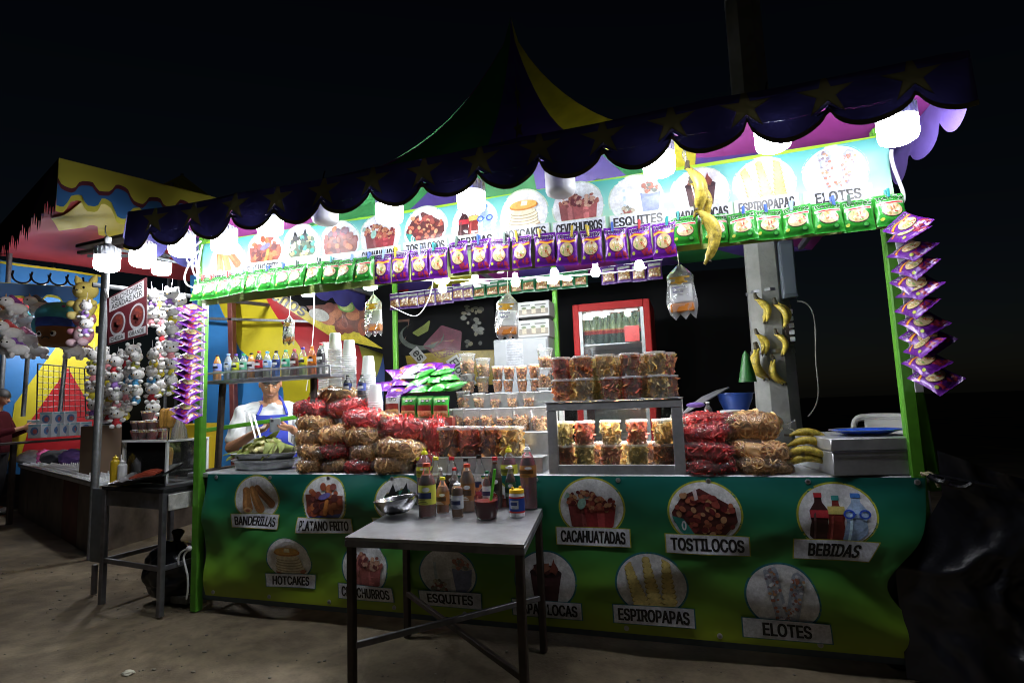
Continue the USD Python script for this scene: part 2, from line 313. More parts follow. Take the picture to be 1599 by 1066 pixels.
        o += cup_art(-.35, .42, .25, -.85, (.24, .07, .07), [(.28, .1, .07), (.15, .04, .04), (.42, .22, .14)], rng, 30) + [(p, c, l+3) for p, c, l in cup_art(.28, .5, .15, -.93, (.33, .09, .09), [(.3, .1, .08), (.13, .03, .035), (.5, .3, .22)], rng, 46)]
    elif kind == 'ESQUITES':
        o += [(Polygon([(-.85, -.3), (.1, -.2), (0, -.9), (-.7, -.9)]), (.55, .58, .58), 0), (sbox(-.5, -.3, -.4, .45), (.45, .55, .62), 1), (Polygon([(.15, .2), (.9, .2), (.75, -.9), (.25, -.9)]), (.22, .26, .42), 1), (ell(.52, .25, .38, .12), (.5, .52, .48), 2)]
        o += beads(rng, ell(-.35, -.55, .3, .3), 26, .08, [(.28, .1, .08), (.45, .4, .3), (.2, .2, .16)], 2) + beads(rng, ell(.52, .4, .34, .2), 26, .08, [(.5, .5, .45), (.2, .22, .2), (.45, .2, .15)], 3)
    elif kind == 'PAPAS LOCAS':
        o += [(Polygon([(-.5, .25), (.55, .25), (.36, -.93), (-.34, -.93)]), (.07, .025, .03), 0), (Polygon([(-.3, .2), (-.1, .2), (-.1, -.9), (-.24, -.9)]), (.14, .06, .06), 1), (ell(.02, .27, .54, .17), (.03, .012, .014), 2)]
        for k in range(12): o.append((affinity.rotate(Polygon([(-.2, .2), (0, .5), (.22, .24), (.02, .12)]), rng.uniform(0, 360)).buffer(0), [(.17, .05, .04), (.09, .03, .03), (.3, .13, .08)][k % 3], 3+.1*k))
        o = [(affinity.translate(p, rng.uniform(-.3, .3) if l >= 3 else 0, .1 if l >= 3 else 0), c, l) for p, c, l in o] + [(Polygon([(.15, .3), (.3, .78), (.38, .3)]), (.22, .06, .04), 5)]
    elif kind == 'ESPIROPAPAS':
        for a, b in (((-.66, .62), (-.28, -.8)), ((-.12, .78), (.12, -.9)), ((.45, .82), (.5, -.9))):
            for k in range(11):
                t = k/10; x, y = a[0]+(b[0]-a[0])*t, a[1]+(b[1]-a[1])*t; w = .12+.14*t
                o += [(ell(x, y, w, .12, 8), (.33, .24, .05), k), (ell(x, y+.03, w*.95, .095, 8), (.62, .5, .17), k+.4)]
    elif kind == 'ELOTES':
        for a, b in (((-.3, .75), (-.05, -.85)), ((.48, .6), (.12, -.9))):
            o += [(caps(a, b, .2, .17), (.36, .40, .48), 0), (caps(a, b, .11, .09), (.5, .53, .6), .5)] + beads(rng, caps(a, b, .19, .15), 70, .05, [(.42, .16, .1), (.35, .4, .5), (.7, .7, .74), (.5, .28, .14), (.25, .2, .24)], 1)
    return clip(o)
def lvl(o):            # whole printing passes
    ks = sorted({l for _, _, l in o}); return [(p, c, ks.index(l)) for p, c, l in o]
ARTS = {}
def medallion(P, Q, kind, cx, cy, rx, ry, ring, edge, text=True, lw=1.15, dy=0):
    """the round picture into P, its name plate into Q"""
    if kind not in ARTS: ARTS[kind] = [(p, c, l) for p, c, l in lvl(art(kind))]
    P.add([(ell(0, 0, 1.06, 1.06, 0, 16), ring, 0), (ell(0, 0, 1, 1, 0, 16), WHT, 1)], cx, cy, rx, ry, 1, edge)
    n = max([l for _, _, l in ARTS[kind]] + [1])
    P.add([(p, c, l*6.0/n) for p, c, l in ARTS[kind]], cx, cy, rx, ry, 3, edge)
    yb = cy-ry*1.02+dy; h = ry*.30
    Q.poly(sbox(cx-rx*lw*1.03, yb-h*1.08, cx+rx*lw*1.03, yb+h*1.08), ring, 9.4, edge); Q.poly(sbox(cx-rx*lw, yb-h, cx+rx*lw, yb+h), (.6, .62, .68), 10.2, edge)
    if text:
        w = min(rx*lw*.88, len(kind)*h*.40)
        for k in (-1, 0, 1): Q.text(kind, cx-w+k*h*.045, cx+w+k*h*.045, yb-h*.7, yb+h*.68, BLK, 11.2+.15*k)

# ------------------------------------------------------------------ the food stall: counter, posts, tent roof
L, ZC = 3.91, 0.818
TENT = (-.13, 4.05, -.48, 2.35, 2.385)     # eaves x0 x1 y0 y1 z
PK = (1.86, 1.0, 4.16)
stall = thing('food_stall', 'long green fairground snack stall with purple starred tent roof and banner front', 'food stall')
panelm = M('blue_grey_board', (.075, .11, .14), .6, 0, .4, 6, .1, 40)
part(stall, 'counter_top', box(-.16, L+.02, .0, .74, ZC-.03, ZC, .006), STEEL)
part(stall, 'counter_panel', box(-.05, L-.02, .03, .06, .03, ZC-.035), panelm)
part(stall, 'base_rail', box(-.03, L-.03, .018, .03, .045, .1), panelm)
for x, y in ((-.055, 0.0), (L-.02, .02), (at(617, 500, 1.6)[0], 1.6), (at(868, 500, 1.6)[0], 1.6)):
    w = .054 if y < .1 else .04
    part(stall, 'post', box(x-w/2, x+w/2, y-w/2 + (.0 if y < .1 else 0), y+w/2, -.03, 2.38, .006), GREEN)
part(stall, 'brace', bar((L+.05, .06, .75), (L-.01, .04, 1.62), .05), GREEN)
part(stall, 'rail', bar(at(318, 672, .33), at(470, 650, .62), .045, .03), GREEN)
part(stall, 'rail', bar(at(473, 652, .62), at(473, 690, .62), .045), GREEN)
part(stall, 'beam', box(-.09, L+.02, -.012, .03, 2.318, 2.336), plain('lime_beam', (.3, .55, .03), .4))
part(stall, 'beam', bar((-.055, 0, 2.345), (-.055, 2.05, 2.345), .04), TUBE)
part(stall, 'beam', bar((L, 0, 2.345), (L, 2.05, 2.345), .04), TUBE)
part(stall, 'beam', bar((1.3, 0, 2.335), (1.3, 2.05, 2.335), .03), TUBE)
part(stall, 'beam', bar((2.6, 0, 2.335), (2.6, 2.05, 2.335), .03), TUBE)
part(stall, 'bracket', box(-1.0, -.1, -.18, -.15, 2.33, 2.35), RUST)
part(stall, 'bracket', bar((-.95, -.14, 2.32), (-.05, .25, 2.31), .02), TUBE)
part(stall, 'bracket', bar((-.6, -.2, 2.31), (-.08, 0, 2.17), .018), TUBE)
# roof panels: a concave tent, twelve gores of coloured cloth
x0, x1, y0, y1, ZE = TENT
def roof_pt(t, s):     # t 0 at the eaves .. 1 at the peak, s along the eaves of one side (0..4)
    s = np.asarray(s) % 4; k = np.floor(s).astype(int); q = s-k
    cx = np.array([x0, x1, x1, x0, x0]); cy = np.array([y0, y0, y1, y1, y0])
    ex = cx[k]+(cx[k+1]-cx[k])*q; ey = cy[k]+(cy[k+1]-cy[k])*q
    t = np.asarray(t, float); h = np.clip(t*1.02, 0, 1)
    x = ex+(PK[0]-ex)*h; y = ey+(PK[1]-ey)*h
    z = ZE+(PK[2]-ZE)*(.2*t+.22*t**2+.58*t**4.2) - .05*np.sin(np.pi*q*3)**2*np.sin(np.pi*t) + .014*np.sin(9*s+14*t)*np.sin(np.pi*t)
    return np.stack([x, y, z], -1)
rc = {'purple': (.085, .05, .27), 'green': (.03, .2, .06), 'yellow': (.5, .46, .04), 'magenta': (.25, .03, .2)}
rm = {k: M(k+'_tent_cloth', v, .55, 0, .25, 3, .12, 18, trans=.007) for k, v in rc.items()}
rm['ochre'] = M('ochre_tent_cloth', (.5, .44, .03), .5, 0, .3, 4, .45, 9, trans=.042)
lowc = 'yellow purple green purple green magenta yellow purple green magenta magenta green magenta purple green yellow magenta green purple yellow green magenta purple green yellow'.split()
def gore(a, b, t0, t1, c): part(stall, 'roof_panel', sheet(lambda u, v: roof_pt(v, np.minimum(u, b-1e-6)), np.linspace(a, b, 8), np.linspace(t0, t1, 14)), rm[c], True)
for k in range(12): gore(k/12, (k+1)/12, 0, .42, lowc[k])
for k in range(5): gore(1+k/5, 1+(k+1)/5, 0, .42, lowc[12+k]); gore(3+k/5, 3+(k+1)/5, 0, .42, lowc[17+k])
for k in range(8): gore(2+k/8, 2+(k+1)/8, 0, .42, lowc[(k*3+1) % 24])
for q_, r_, c in ((0, .02, 'magenta'), (.02, .45, 'green'), (.45, .82, 'purple'), (.82, 1, 'ochre'), (1, 1.5, 'ochre'), (1.5, 2, 'green'), (2, 2.5, 'purple'), (2.5, 3, 'green'), (3, 3.5, 'purple'), (3.5, 4, 'green')): gore(q_, r_, .42, 1, c)
P = Print()
for s, t in ((.6, .5), (.6, .66), (.52, .58), (.62, .8)):
    c = star(0, 0, 1); P.poly(affinity.translate(affinity.scale(c, .035*(1-t*.4), .07, origin=(0, 0)), s, t), (.32, .3, .04), 1)
def rf(x, y, l):
    p = roof_pt(y, x); return p + np.array([0, -.012, .012])
m_, c_ = P.mesh(rf); part(stall, 'star_print', m_, FABPRINT, col=c_)
# scalloped valance all round
SCW = .2892
def valance_side(n, length, off, ncusp):
    u = np.linspace(0, length, ncusp*12+1); v = np.linspace(0, 1, 7)
    return u, v
def lower(u):          # lower edge of the scallops below the eaves
    q = ((u+.06) / SCW) % 1.0
    return -.10 - (.105+.012*np.sin(u*2.3+1)+.006*np.sin(u*11))*np.sqrt(np.maximum(0, 1-(2*q-1)**2))**.9
valm = M('purple_valance_cloth', (.05, .045, .2), .6, 0, .2, 5, .08, 30, trans=.009)
def val_front(u, v, off=0.0):
    return np.stack([x0+u, y0-.004*np.sin(u*7)-.02*v - off + .012*np.sin(u*2*np.pi/SCW)*v, ZE+.025 - .012*np.sin(u*1.3) + v*(lower(u)-.025) - .012*np.abs(np.sin(u*np.pi/.82))], -1)
def val_uz(u, dz, off):   # point on the front valance at height dz under the eaves
    v = np.clip((.025-dz)/(-lower(u)+.025), 0, 1); return val_front(u, v, off)
us = np.linspace(0, x1-x0, 300); lo_ = lower(us)
outline = Polygon(np.vstack([np.column_stack([us, np.full(300, .025)]), np.column_stack([us, lo_])[::-1]])).buffer(0)
band = Polygon(np.vstack([np.column_stack([us, lo_+.02]), np.column_stack([us, lo_])[::-1]])).buffer(0).intersection(outline)
stars = [star((k+1)*SCW-.06, -.045, .105, .036).intersection(outline) for k in range(15) if .05 < (k+1)*SCW-.06 < x1-x0-.05]
starm = M('olive_star_cloth', (.2, .18, .07), .6, 0, .2, 5, .08, 30, trans=.010)
def cloth(poly, off=0.0):
    P = Print(); P.poly(poly, (0, 0, 0), 0, .05); m_, _ = P.mesh(lambda x, y, l: val_uz(x, y, off)); return m_
part(stall, 'valance', cloth(outline.difference(unary_union([s_.buffer(-.004) for s_ in stars]))), valm, True)
part(stall, 'valance_border', cloth(band, .003), starm, True)
for s_ in stars: part(stall, 'star', cloth(s_, .0015), starm, True)
part(stall, 'valance', sheet(lambda u, v: np.stack([x1-.004+.008*np.sin(u*9)*v-.03*v, y0+u, ZE+.025+v*(lower(u)-.025)], -1), np.linspace(0, 1.25, 60), np.linspace(0, 1, 5)), M('lilac_valance_cloth', (.10, .06, .27), .6, 0, .15, 5, .08, 30, trans=.1), True)
part(stall, 'valance', sheet(lambda u, v: np.stack([x0-.01*np.sin(u*9)-.03*v, y1-u, ZE+.025+v*(lower(u)-.025)], -1), np.linspace(0, y1-y0, 90), np.linspace(0, 1, 5)), valm, True)

# ------------------------------------------------------------------ the two printed banners
def cb(u, z, lev=0.0):     # the counter banner hangs in slack folds
    e = np.clip((u-3.15)/.75, 0, 1); zz = np.clip((z-.08)/.74, 0, 1)
    pull = .16*np.exp(-((zz-.40)/.22)**2) + .05*(1-zz)
    x = u - pull*e**2
    g = zz*(1-zz)*4
    fold = lambda q: np.abs(np.sin(q))**1.6*np.sign(np.sin(q))
    d = .022*np.sin(3.1*u+5.2*z+.6)+.040*fold(6.5*u-10*z+1+.6*np.sin(1.7*u))*(.55+.45*np.sin(1.3*u+.5))+.020*fold(3.2*u+14*z)*(.6+.4*np.sin(2.1*u))+.006*np.sin(12*u+9*z)+.010*np.exp(-((z-.5-.22*np.sin(2*u))/.05)**2)
    d += .02*e*np.sin(10*u+14*z)
    l = np.clip((.55-u)/.5, 0, 1); d += .014*l*np.sin(24*u+10*z)
    y = -.012 - (d+.036)*np.clip(g, 0, 1)*.75
    zo = z - .01*np.sin(u*2*np.pi/.42)**2*(z > .7)*0
    return np.stack([x, y-lev*.0009, zo], -1)
bm = M('counter_banner_vinyl', (.1, .3, .1), .42, 0, .2, 2, .05, 25, ramp=[(.07, (.33, .43, .02)), (.22, (.18, .36, .025)), (.42, (.055, .25, .045)), (.62, (.011, .145, .066)), (.82, (.004, .125, .11))])
cban = thing('counter_banner', 'green gradient vinyl banner of food pictures tied across the counter front', 'banner')
part(cban, 'vinyl_sheet', thick(sheet(cb, np.linspace(.03, L, 220), np.linspace(.075, .812, 44)), -.0008), bm, True)
YEL, BLU = (.42, .42, .04), (.02, .16, .2)
top = [('BANDERILLAS', 398, 778, 31), ('PLATANO FRITO', 508.5, 781, 35), ('NACHOS', 625, 782, 36), ('SALCHIPULPOS', 757, 788, 42), ('CACAHUATADAS', 923, 792, 49), ('TOSTILOCOS', 1100, 800, 55.5), ('BEBIDAS', 1300, 805, 62)]
bot = [('HOTCAKES', 452, 872, 31), ('CEVICHURROS', 570, 885, 37), ('ESQUITES', 702, 893, 41), ('PAPAS LOCAS', 852, 905, 46), ('ESPIROPAPAS', 1017, 912, 54), ('ELOTES', 1207, 930, 61)]
for row, ring in ((top, YEL), (bot, BLU)):
    for k, px, py, r in row:
        c = at(px, py, -.03); rx = (at(px+r, py, -.03)[0]-at(px-r, py, -.03)[0])/2
        P, Q = Print(), Print()
        cu = c[0] + (.05 if k == 'ELOTES' else .02 if k == 'BEBIDAS' else 0)
        medallion(P, Q, k, cu, c[2], rx, rx*.88, ring, .035, k not in ('NACHOS', 'SALCHIPULPOS'))
        m_, c_ = P.mesh(cb); o = part(cban, 'round_picture', m_, PRINT, col=c_)
        m_, c_ = Q.mesh(cb); part(o, 'name_plate', m_, PRINT, col=c_)
ey = cat([moved(lathe([(.0, .0), (.012, .0), (.012, .003), (.006, .004)], 10), cb(np.array([u]), np.array([z]), 3)[0], rx=math.pi/2) for u in np.arange(.1, L, .42) for z in (.795, .1)])
part(cban, 'eyelet', ey, STEEL, kind='stuff')

HZ0, HZ1 = 1.90, 2.318
def hb(u, z, lev=0.0):
    w = (z-HZ0)/(HZ1-HZ0)
    y = -.03 - .007*np.sin(2.6*u+1)*np.sin(np.pi*w) - .004*np.sin(4*u+21*z) - .004*np.sin(1.7*u-30*z)
    return np.stack([u, y-lev*.0008, z+.006*np.sin(u*3.3)*w], -1)
hm = M('header_banner_vinyl', (.3, .6, .4), .38, 0, .08, 2, ramp=[(HZ0, (.62, .70, .2)), (HZ0+.1, (.48, .65, .27)), (HZ0+.2, (.34, .58, .41)), (HZ0+.3, (.21, .49, .43)), (HZ1, (.08, .36, .34))])
hban = thing('header_banner', 'turquoise to lime vinyl banner of food pictures under the stall eaves', 'banner')
part(hban, 'vinyl_sheet', thick(sheet(hb, np.linspace(-.03, L+.0, 180), np.linspace(HZ0, HZ1, 24)), -.0008), hm, True)
hd = [('BANDERILLAS', 357, 408), ('PLATANO FRITO', 414, 393), ('NACHOS', 471, 384), ('SALCHIPULPOS', 531, 378), ('CACAHUATADAS', 593, 368), ('TOSTILOCOS', 664, 356), ('BEBIDAS', 740, 347), ('HOTCAKES', 818, 335), ('CEVICHURROS', 903, 324), ('ESQUITES', 994, 312), ('PAPAS LOCAS', 1093, 300), ('ESPIROPAPAS', 1193, 285), ('ELOTES', 1304, 270)]
for k, px, py in hd:
    c = at(px, py, -.03); P, Q = Print(), Print()
    medallion(P, Q, k, c[0], c[2]-.0, .134, .128, (.5, .6, .45), .05, k not in ('NACHOS', 'SALCHIPULPOS'), 1.02, .02)
    m_, c_ = P.mesh(hb); o = part(hban, 'round_picture', m_, PRINT, col=c_)
    m_, c_ = Q.mesh(hb); part(o, 'name_plate', m_, PRINT, col=c_)

# ------------------------------------------------------------------ lamps
lit = M('lamp_light', (.92, .955, 1.0), .4, emit=LAMP)
lit2 = M('inner_lamp_light', (.94, .96, 1.0), .4, emit=LAMP*5.5)
unlit = M('lamp_diffuser_off', (.8, .8, .82), .35, trans=.2)
alum = M('lamp_heat_sink', (.62, .63, .66), .4, .3)
def lamp_kind(on):
    def make(Mx, label, group):
        t = thing('led_lamp', label, 'lamp', Mx, group)
        part(t, 'diffuser', lathe([(.0, -.185), (.05, -.183), (.068, -.172), (.074, -.155), (.075, -.09), (.0, -.09)], 28), lit if on else unlit, 50)
        hs = [lathe([(.072, -.09), (.074, -.08), (.07, -.05), (.052, -.02), (.03, -.005), (.0, -.003)], 28)]
        for k in range(18):
            a = k*math.pi/9; hs.append(moved(box(.03, .0755, -.0022, .0022, -.088, -.03), rz=a))
        part(t, 'heat_sink', cat(hs), alum if on else WHITEP, 50)
        part(t, 'socket', lathe([(.02, -.004), (.022, .04), (.016, .05), (.0, .05)], 14), WHITEP)
        part(t, 'cord', tube(wire([(0, 0, .045), (.01, .02, .075), (.0, .05, .11)], 8), .004, 6), BLACKP)
        return t
    return Kind(make)
on_, off_ = lamp_kind(True), lamp_kind(False)
big = [(167, 412, 1), (223, 405, 1), (284, 388, 1), (350, 382, 1), (422, 354, 1), (508, 336, 0), (608, 335, 1), (736, 316, 1), (875, 290, 0), (1029, 258, 1), (1207, 218, 1), (1402, 205, 1)]
wh = ['nearest the dangling plush toys', 'between the bracket board and the red price sign', 'at the left corner post of the stall', 'over the left end of the header banner', 'in front of the second header picture', '', 'over the nut cup picture of the header banner', 'over the bottles picture of the header banner', '', 'left of the hanging bananas', 'over the yellow potato picture of the header banner', 'at the far right corner under the eaves']
for (px, py, o), w in zip(big, wh):
    p = at(px, py, -.36); yaw = px*.7
    if o: on_.put(mtx((p[0], p[1], p[2]+.128), yaw, 0, 0, .95), 'glowing white LED lamp hanging '+w, 'LED lamps along the eaves')
    else: off_.put(mtx((p[0], p[1], p[2]+.124), yaw, 0, 0, .95), 'unlit white LED lamp hanging over the '+('dark red dish picture' if px < 600 else 'gap right of the pancake picture')+' on the header', 'unlit lamps along the eaves')
def small_make(Mx, label, group):
    t = thing('small_lamp', label, 'lamp', Mx, group)
    part(t, 'globe', lathe([(.0, -.1), (.02, -.096), (.033, -.08), (.035, -.06), (.024, -.035), (.0, -.035)], 18), lit2, True)
    part(t, 'socket', lathe([(.022, -.035), (.022, .0), (.012, .012), (.0, .012)], 12), WHITEP); return t
def mid_make(Mx, label, group):
    t = thing('inner_lamp', label, 'lamp', Mx, group)
    part(t, 'diffuser', lathe([(.0, -.1), (.04, -.098), (.05, -.088), (.052, -.03), (.0, -.03)], 22), lit2, 50)
    part(t, 'heat_sink', lathe([(.052, -.03), (.05, -.01), (.03, .02), (.016, .04), (.0, .04)], 22), alum, 50); return t
sm, md = Kind(small_make), Kind(mid_make)
for (px, py, Y), w in zip([(481, 455, .5), (578, 444, .5), (690, 434, .5)], ['leftmost of three behind the green snack bags', 'over the clear hanging bag near the sausage banner', 'behind the fourth purple snack bag']):
    p = at(px, py, Y); md.put(mtx((p[0], p[1], p[2]+.057), 0, 0, 0, .95), 'small glowing barrel lamp inside the stall, '+w, 'barrel lamps inside the stall')
for (px, py, Y), w in zip([(691, 451, .55), (781, 419, .5), (805, 441, .55), (930, 425, .55), (998, 415, .55), (853, 407, .35), (868, 389, .3)], ['below the barrel lamp at the dark back snack row', 'peeking below the purple front row', 'over the steel cabinet', 'at the right end of the dark green row', 'nearest the bananas', 'behind the purple bags by the pancakes picture', 'between two purple bags of the front row'][:5]):
    p = at(px, py, Y); sm.put(mtx((p[0], p[1], p[2]+.055), 0, 0, 0, .85), 'tiny round glowing bulb '+w, 'round bulbs inside the stall')
def fan_make(Mx, label, group):
    t = thing('folding_lamp', label, 'lamp', Mx, group)
    for k in range(4):
        part(t, 'light_panel', moved(box(.02, .11, -.03, .03, -.008, .004, .003), rz=k*math.pi/2+.4, ry=.12), lit2)
    part(t, 'socket', lathe([(.0, -.012), (.028, -.01), (.028, .04), (.014, .06), (0, .06)], 14), WHITEP); return t
fl = Kind(fan_make); p = at(866, 433, .6); fl.put(mtx(p), 'glowing folding lamp with four flat panels in front of the dark green snack bags')
p = at(742, 440, .7)
t = thing('folding_lamp_off', 'unlit folding lamp with grey panels left of the dark green snack bags', 'lamp', mtx(p))
for k in range(4): part(t, 'light_panel', moved(box(.02, .1, -.025, .025, -.008, .004, .003), rz=k*math.pi/2+.2, ry=.12), WHITEP)
part(t, 'socket', lathe([(.0, -.012), (.026, -.01), (.026, .04), (.014, .06), (0, .06)], 14), WHITEP)
for pts, w in (([at(676, 438, .9), at(668, 470, .9), at(655, 490, .95), at(640, 492, 1.0), at(610, 478, 1.0)], 'looping white lamp wire above the pile of snack bags'), ([at(486, 300, -.15), at(478, 320, -.15), at(487, 320, -.13)], 'loose white wire end under the eaves by the unlit lamp'), ([at(620, 438, .55), at(760, 436, .6), at(900, 430, .6), at(1010, 418, .6)], 'white wire strung between the bulbs inside the stall')):
    solo('lamp_wire', tube(wire(pts, 30), .0035, 6), CORD, w, 'wire')
solo('power_cable', tube(wire([at(1392, 235, -.05), at(1398, 268, -.06), at(1410, 300, -.05), at(1409, 316, -.04), at(1398, 322, -.03)], 24), .008, 8), CORD, 'thick white cable bending down beside the right end of the header banner', 'cable')
solo('cable_bundle', cat([tube(wire([at(309+random.Random(i).uniform(-8, 8), 376+i*3, -.06), at(300+random.Random(i+50).uniform(-14, 10), 398+i*7, -.09), at(314+random.Random(i+9).uniform(-8, 4), 410+i*8, -.05)], 10), .006, 6) for i in range(7)]), CORD, 'tangled bundle of white cables tied to the left front post', 'cable')

# ------------------------------------------------------------------ snack bags
def pillow_pt(w, h, t, seed):
    rng = np.random.default_rng(seed); ph = rng.uniform(0, 6, 6)
    def fn(u, v, side=-1.0, lev=0.0):        # u, v in -1..1; v = 1 the top seal
        u, v = np.asarray(u, float), np.asarray(v, float)
        b = np.clip(np.abs(v)/.86, 0, 1); prof = np.maximum(0, 1-np.abs(u)**2.2)**.55*np.maximum(0, 1-b**2.4)**.6
        wr = .16*np.sin(9*u+ph[0])*np.abs(v)**3+.12*np.sin(6*u+4*v+ph[1])*np.abs(v)**2+.1*np.sin(7*v+3*u+ph[2])*np.abs(u)**2
        wr = wr + .09*np.sin(17*u-8*v+ph[4])*np.abs(v)**2.5
        x = u*w/2*(1-.07*(1-b**2)) ; y = side*t*prof*(1+wr) + .02*w*np.sin(3*v+ph[3])
        y = y + .012*w*np.sin(15*u+ph[5])*np.abs(v)**6
        return np.stack([x, y+side*(.0004+lev*.0007), -h/2+v*h/2], -1)
    return fn
purple, green = (.13, .012, .27), (.028, .30, .028)
foil = {k: M(k+'_foil', c, .27, .1, 0, 9, .3, 55, rand=.15, coat=.15) for k, c in {'purple': purple, 'green': green, 'dark_green': (.01, .07, .03), 'dark_purple': (.045, .012, .1), 'silver': (.5, .5, .53)}.items()}
def bag_kind(name, colour, w, h, t, seed, style='front'):
    fn = pillow_pt(w, h, t, seed)
    def make(Mx, label, group):
        g = thing(name, label, 'snack bag', Mx, group)
        s = np.linspace(-1, 1, 15); v = np.linspace(-1, 1, 19)
        f, b = sheet(lambda a, c: fn(a, c, -1), s, v), sheet(lambda a, c: fn(a, c, 1), s, v); b.invert()
        part(g, 'pouch', cat([f, b]), foil[colour], True)
        rng = random.Random(seed); P = Print()
        e = .09
        if style == 'front':
            low = {'purple': (.3, .03, .12), 'green': (.02, .25, .03)}.get(colour, (.1, .1, .1))
            if colour == 'purple':
                P.poly(Polygon([(-.9, .42), (-.4, .52), (.3, .42), (.9, .54), (.9, .36), (.3, .25), (-.4, .35), (-.9, .24)]), (.62, .12, .02), 1, e)
                P.poly(Polygon([(-.85, .36), (-.4, .45), (.3, .35), (.88, .46), (.88, .38), (.3, .28), (-.4, .38), (-.85, .29)]), (.85, .5, .05), 2, e)
                for k in range(7): P.poly(affinity.translate(affinity.rotate(Polygon([(-.16, -.1), (.2, -.07), (0, .16)]), rng.uniform(0, 360)), rng.uniform(-.4, .8), rng.uniform(-.85, -.5)), (.38, .03, .07), 1, e)
            else:
                P.poly(Polygon([(-.85, .42), (.85, .48), (.85, .30), (-.85, .24)]), (.75, .66, .6), 1, e); P.poly(Polygon([(-.7, .38), (.8, .42), (.8, .33), (-.7, .29)]), (.55, .03, .03), 2, e)
                P.poly(ell(.45, -.68, .22, .14), (.02, .16, .03), 1, e); P.poly(ell(.45, -.66, .15, .09), (.1, .5, .1), 2, e)
            P.poly(ell(.02, -.12, .68, .42, 0, 8), (.05, .015, .02), 2, e)
            P.poly(ell(.02, -.10, .64, .40, 0, 8), (.62, .47, .26), 3, e)
            for k in range(26):
                a, r_ = rng.uniform(0, 6.3), math.sqrt(rng.random())*.85
                P.poly(ell(.02+.6*r_*math.cos(a), -.10+.37*r_*math.sin(a), rng.uniform(.07, .14), rng.uniform(.04, .08), rng.uniform(0, 180), 3), [(.8, .72, .5), (.5, .3, .1), (.72, .55, .2), (.45, .06, .03), (.25, .4, .1), (.85, .8, .7)][k % 6], 4)
            P.poly(ell(-.66, -.62, .13, .1), (.5, .55, .08), 2, e)
            P.text('TOSTITOS', -.86, .86, .55, .83, (.82, .82, .82), 3, 0); P.text('TOSTITOS', -.84, .84, .575, .805, BLK, 4)
        elif style == 'small':
            P.poly(Polygon([(-.8, .1), (.8, .25), (.8, -.7), (-.8, -.7)]), (.14, .06, .02), 1, e)
            for k in range(18): P.poly(ell(rng.uniform(-.65, .65), rng.uniform(-.6, .1), .14, .09, rng.uniform(0, 90), 3), [(.26, .17, .06), (.16, .06, .02), (.3, .25, .14)][k % 3], 2)
            P.poly(Polygon([(-.8, .35), (.8, .45), (.8, .7), (-.8, .65)]), (.2, .21, .2), 1, e)
        elif style == 'plain':
            P.poly(Polygon([(-.7, .2), (.1, .35), (.8, .1), (.7, -.1), (0, .1), (-.7, .0)]), tuple(q*.35 for q in {'purple': purple, 'green': green}.get(colour, (.4, .4, .4))), 1, e); P.poly(ell(.2, -.4, .35, .2), (.45, .12, .05) if colour == 'purple' else (.3, .6, .2), 1, e); P.poly(ell(-.45, .55, .3, .12), (.02, .03, .02), 1, e)
        else:   # standing bag with dark window
            P.poly(sbox(-.9, -.55, .9, .1), (.2, .03, .025), 1, e); P.poly(sbox(-.85, -.95, .85, -.45), (.6, .48, .25), 2, e)
            for k in range(16): P.poly(ell(rng.uniform(-.75, .75), rng.uniform(-.9, -.5), .12, .07, 0, 3), (.45, .3, .12), 3)
            P.text('TAKIS', -.7, .7, -.2, .05, (.7, .7, .7), 3) if False else None
            for k in (-1, 1): P.poly(ell(.1+k*.28, .5, .24, .14), BLK, 2, e); P.poly(ell(.1+k*.28, .5, .15, .07), (.6, .62, .6), 3, e)
            P.poly(sbox(-.8, .62, .85, .8), {'silver': (.65, .65, .66)}.get(colour, (.4, .6, .2)), 1, e)
        m_, c_ = P.mesh(lambda x, y, l: fn(x, y, -1, l)); part(g, 'print', m_, FOIL, col=c_)
        return g
    return Kind(make)
PB = [bag_kind('snack_bag', 'purple', .116, .175, .02, s) for s in (1, 2, 3)]
GB = [bag_kind('green_snack_bag', 'green', .128, .148, .025, s) for s in (11, 12, 13)]
pegm = [M('peg_'+n, c, .35) for n, c in (('blue', (.05, .12, .45)), ('yellow', (.55, .4, .03)), ('teal', (.03, .3, .3)), ('red', (.45, .05, .05)), ('pale_blue', (.3, .45, .65)), ('grey_green', (.1, .16, .12)))]
pegn = ['blue', 'yellow', 'teal', 'red', 'pale blue', 'grey green']
pegk = [Kind(lambda Mx, label, group, i=i: (lambda t: (part(t, 'jaw', moved(box(-.006, .006, -.012, -.003, -.028, .034, .002), rx=.09), pegm[i]), part(t, 'jaw', moved(box(-.006, .006, .003, .012, -.028, .034, .002), rx=-.09), pegm[i]), part(t, 'spring', tube([(-.009, 0, .004), (.009, 0, .004)], .005, 8), STEEL), t)[-1])(thing('clothes_peg', label, 'clothes peg', Mx, group))) for i in range(6)]
def row(seq, kinds, pegs, words, Y, where, group, tilt=.0, py=lambda p: p):
    rng = random.Random(len(seq)+int(seq[0][0]))
    for i, (px, pt) in enumerate(seq):
        p = at(px, pt, Y + rng.uniform(-.012, .012)); k = kinds[rng.randrange(len(kinds))]
        k.put(mtx(p, rng.uniform(-.16, .16), tilt+rng.uniform(-.05, .05), rng.uniform(-.05, .05)), '%s, %s from the left in %s' % (words, ORD[i], where), group)
        if pegs:
            c = pegs[i % len(pegs)]; pegk[c].put(mtx((p[0]+rng.uniform(-.03, .03), p[1]-.002, p[2]-.006), rng.uniform(-.3, .3), 0, rng.uniform(-.15, .15)), '%s clothes peg holding the %s bag of %s' % (pegn[c], ORD[i], where), 'clothes pegs on the hanging bags')
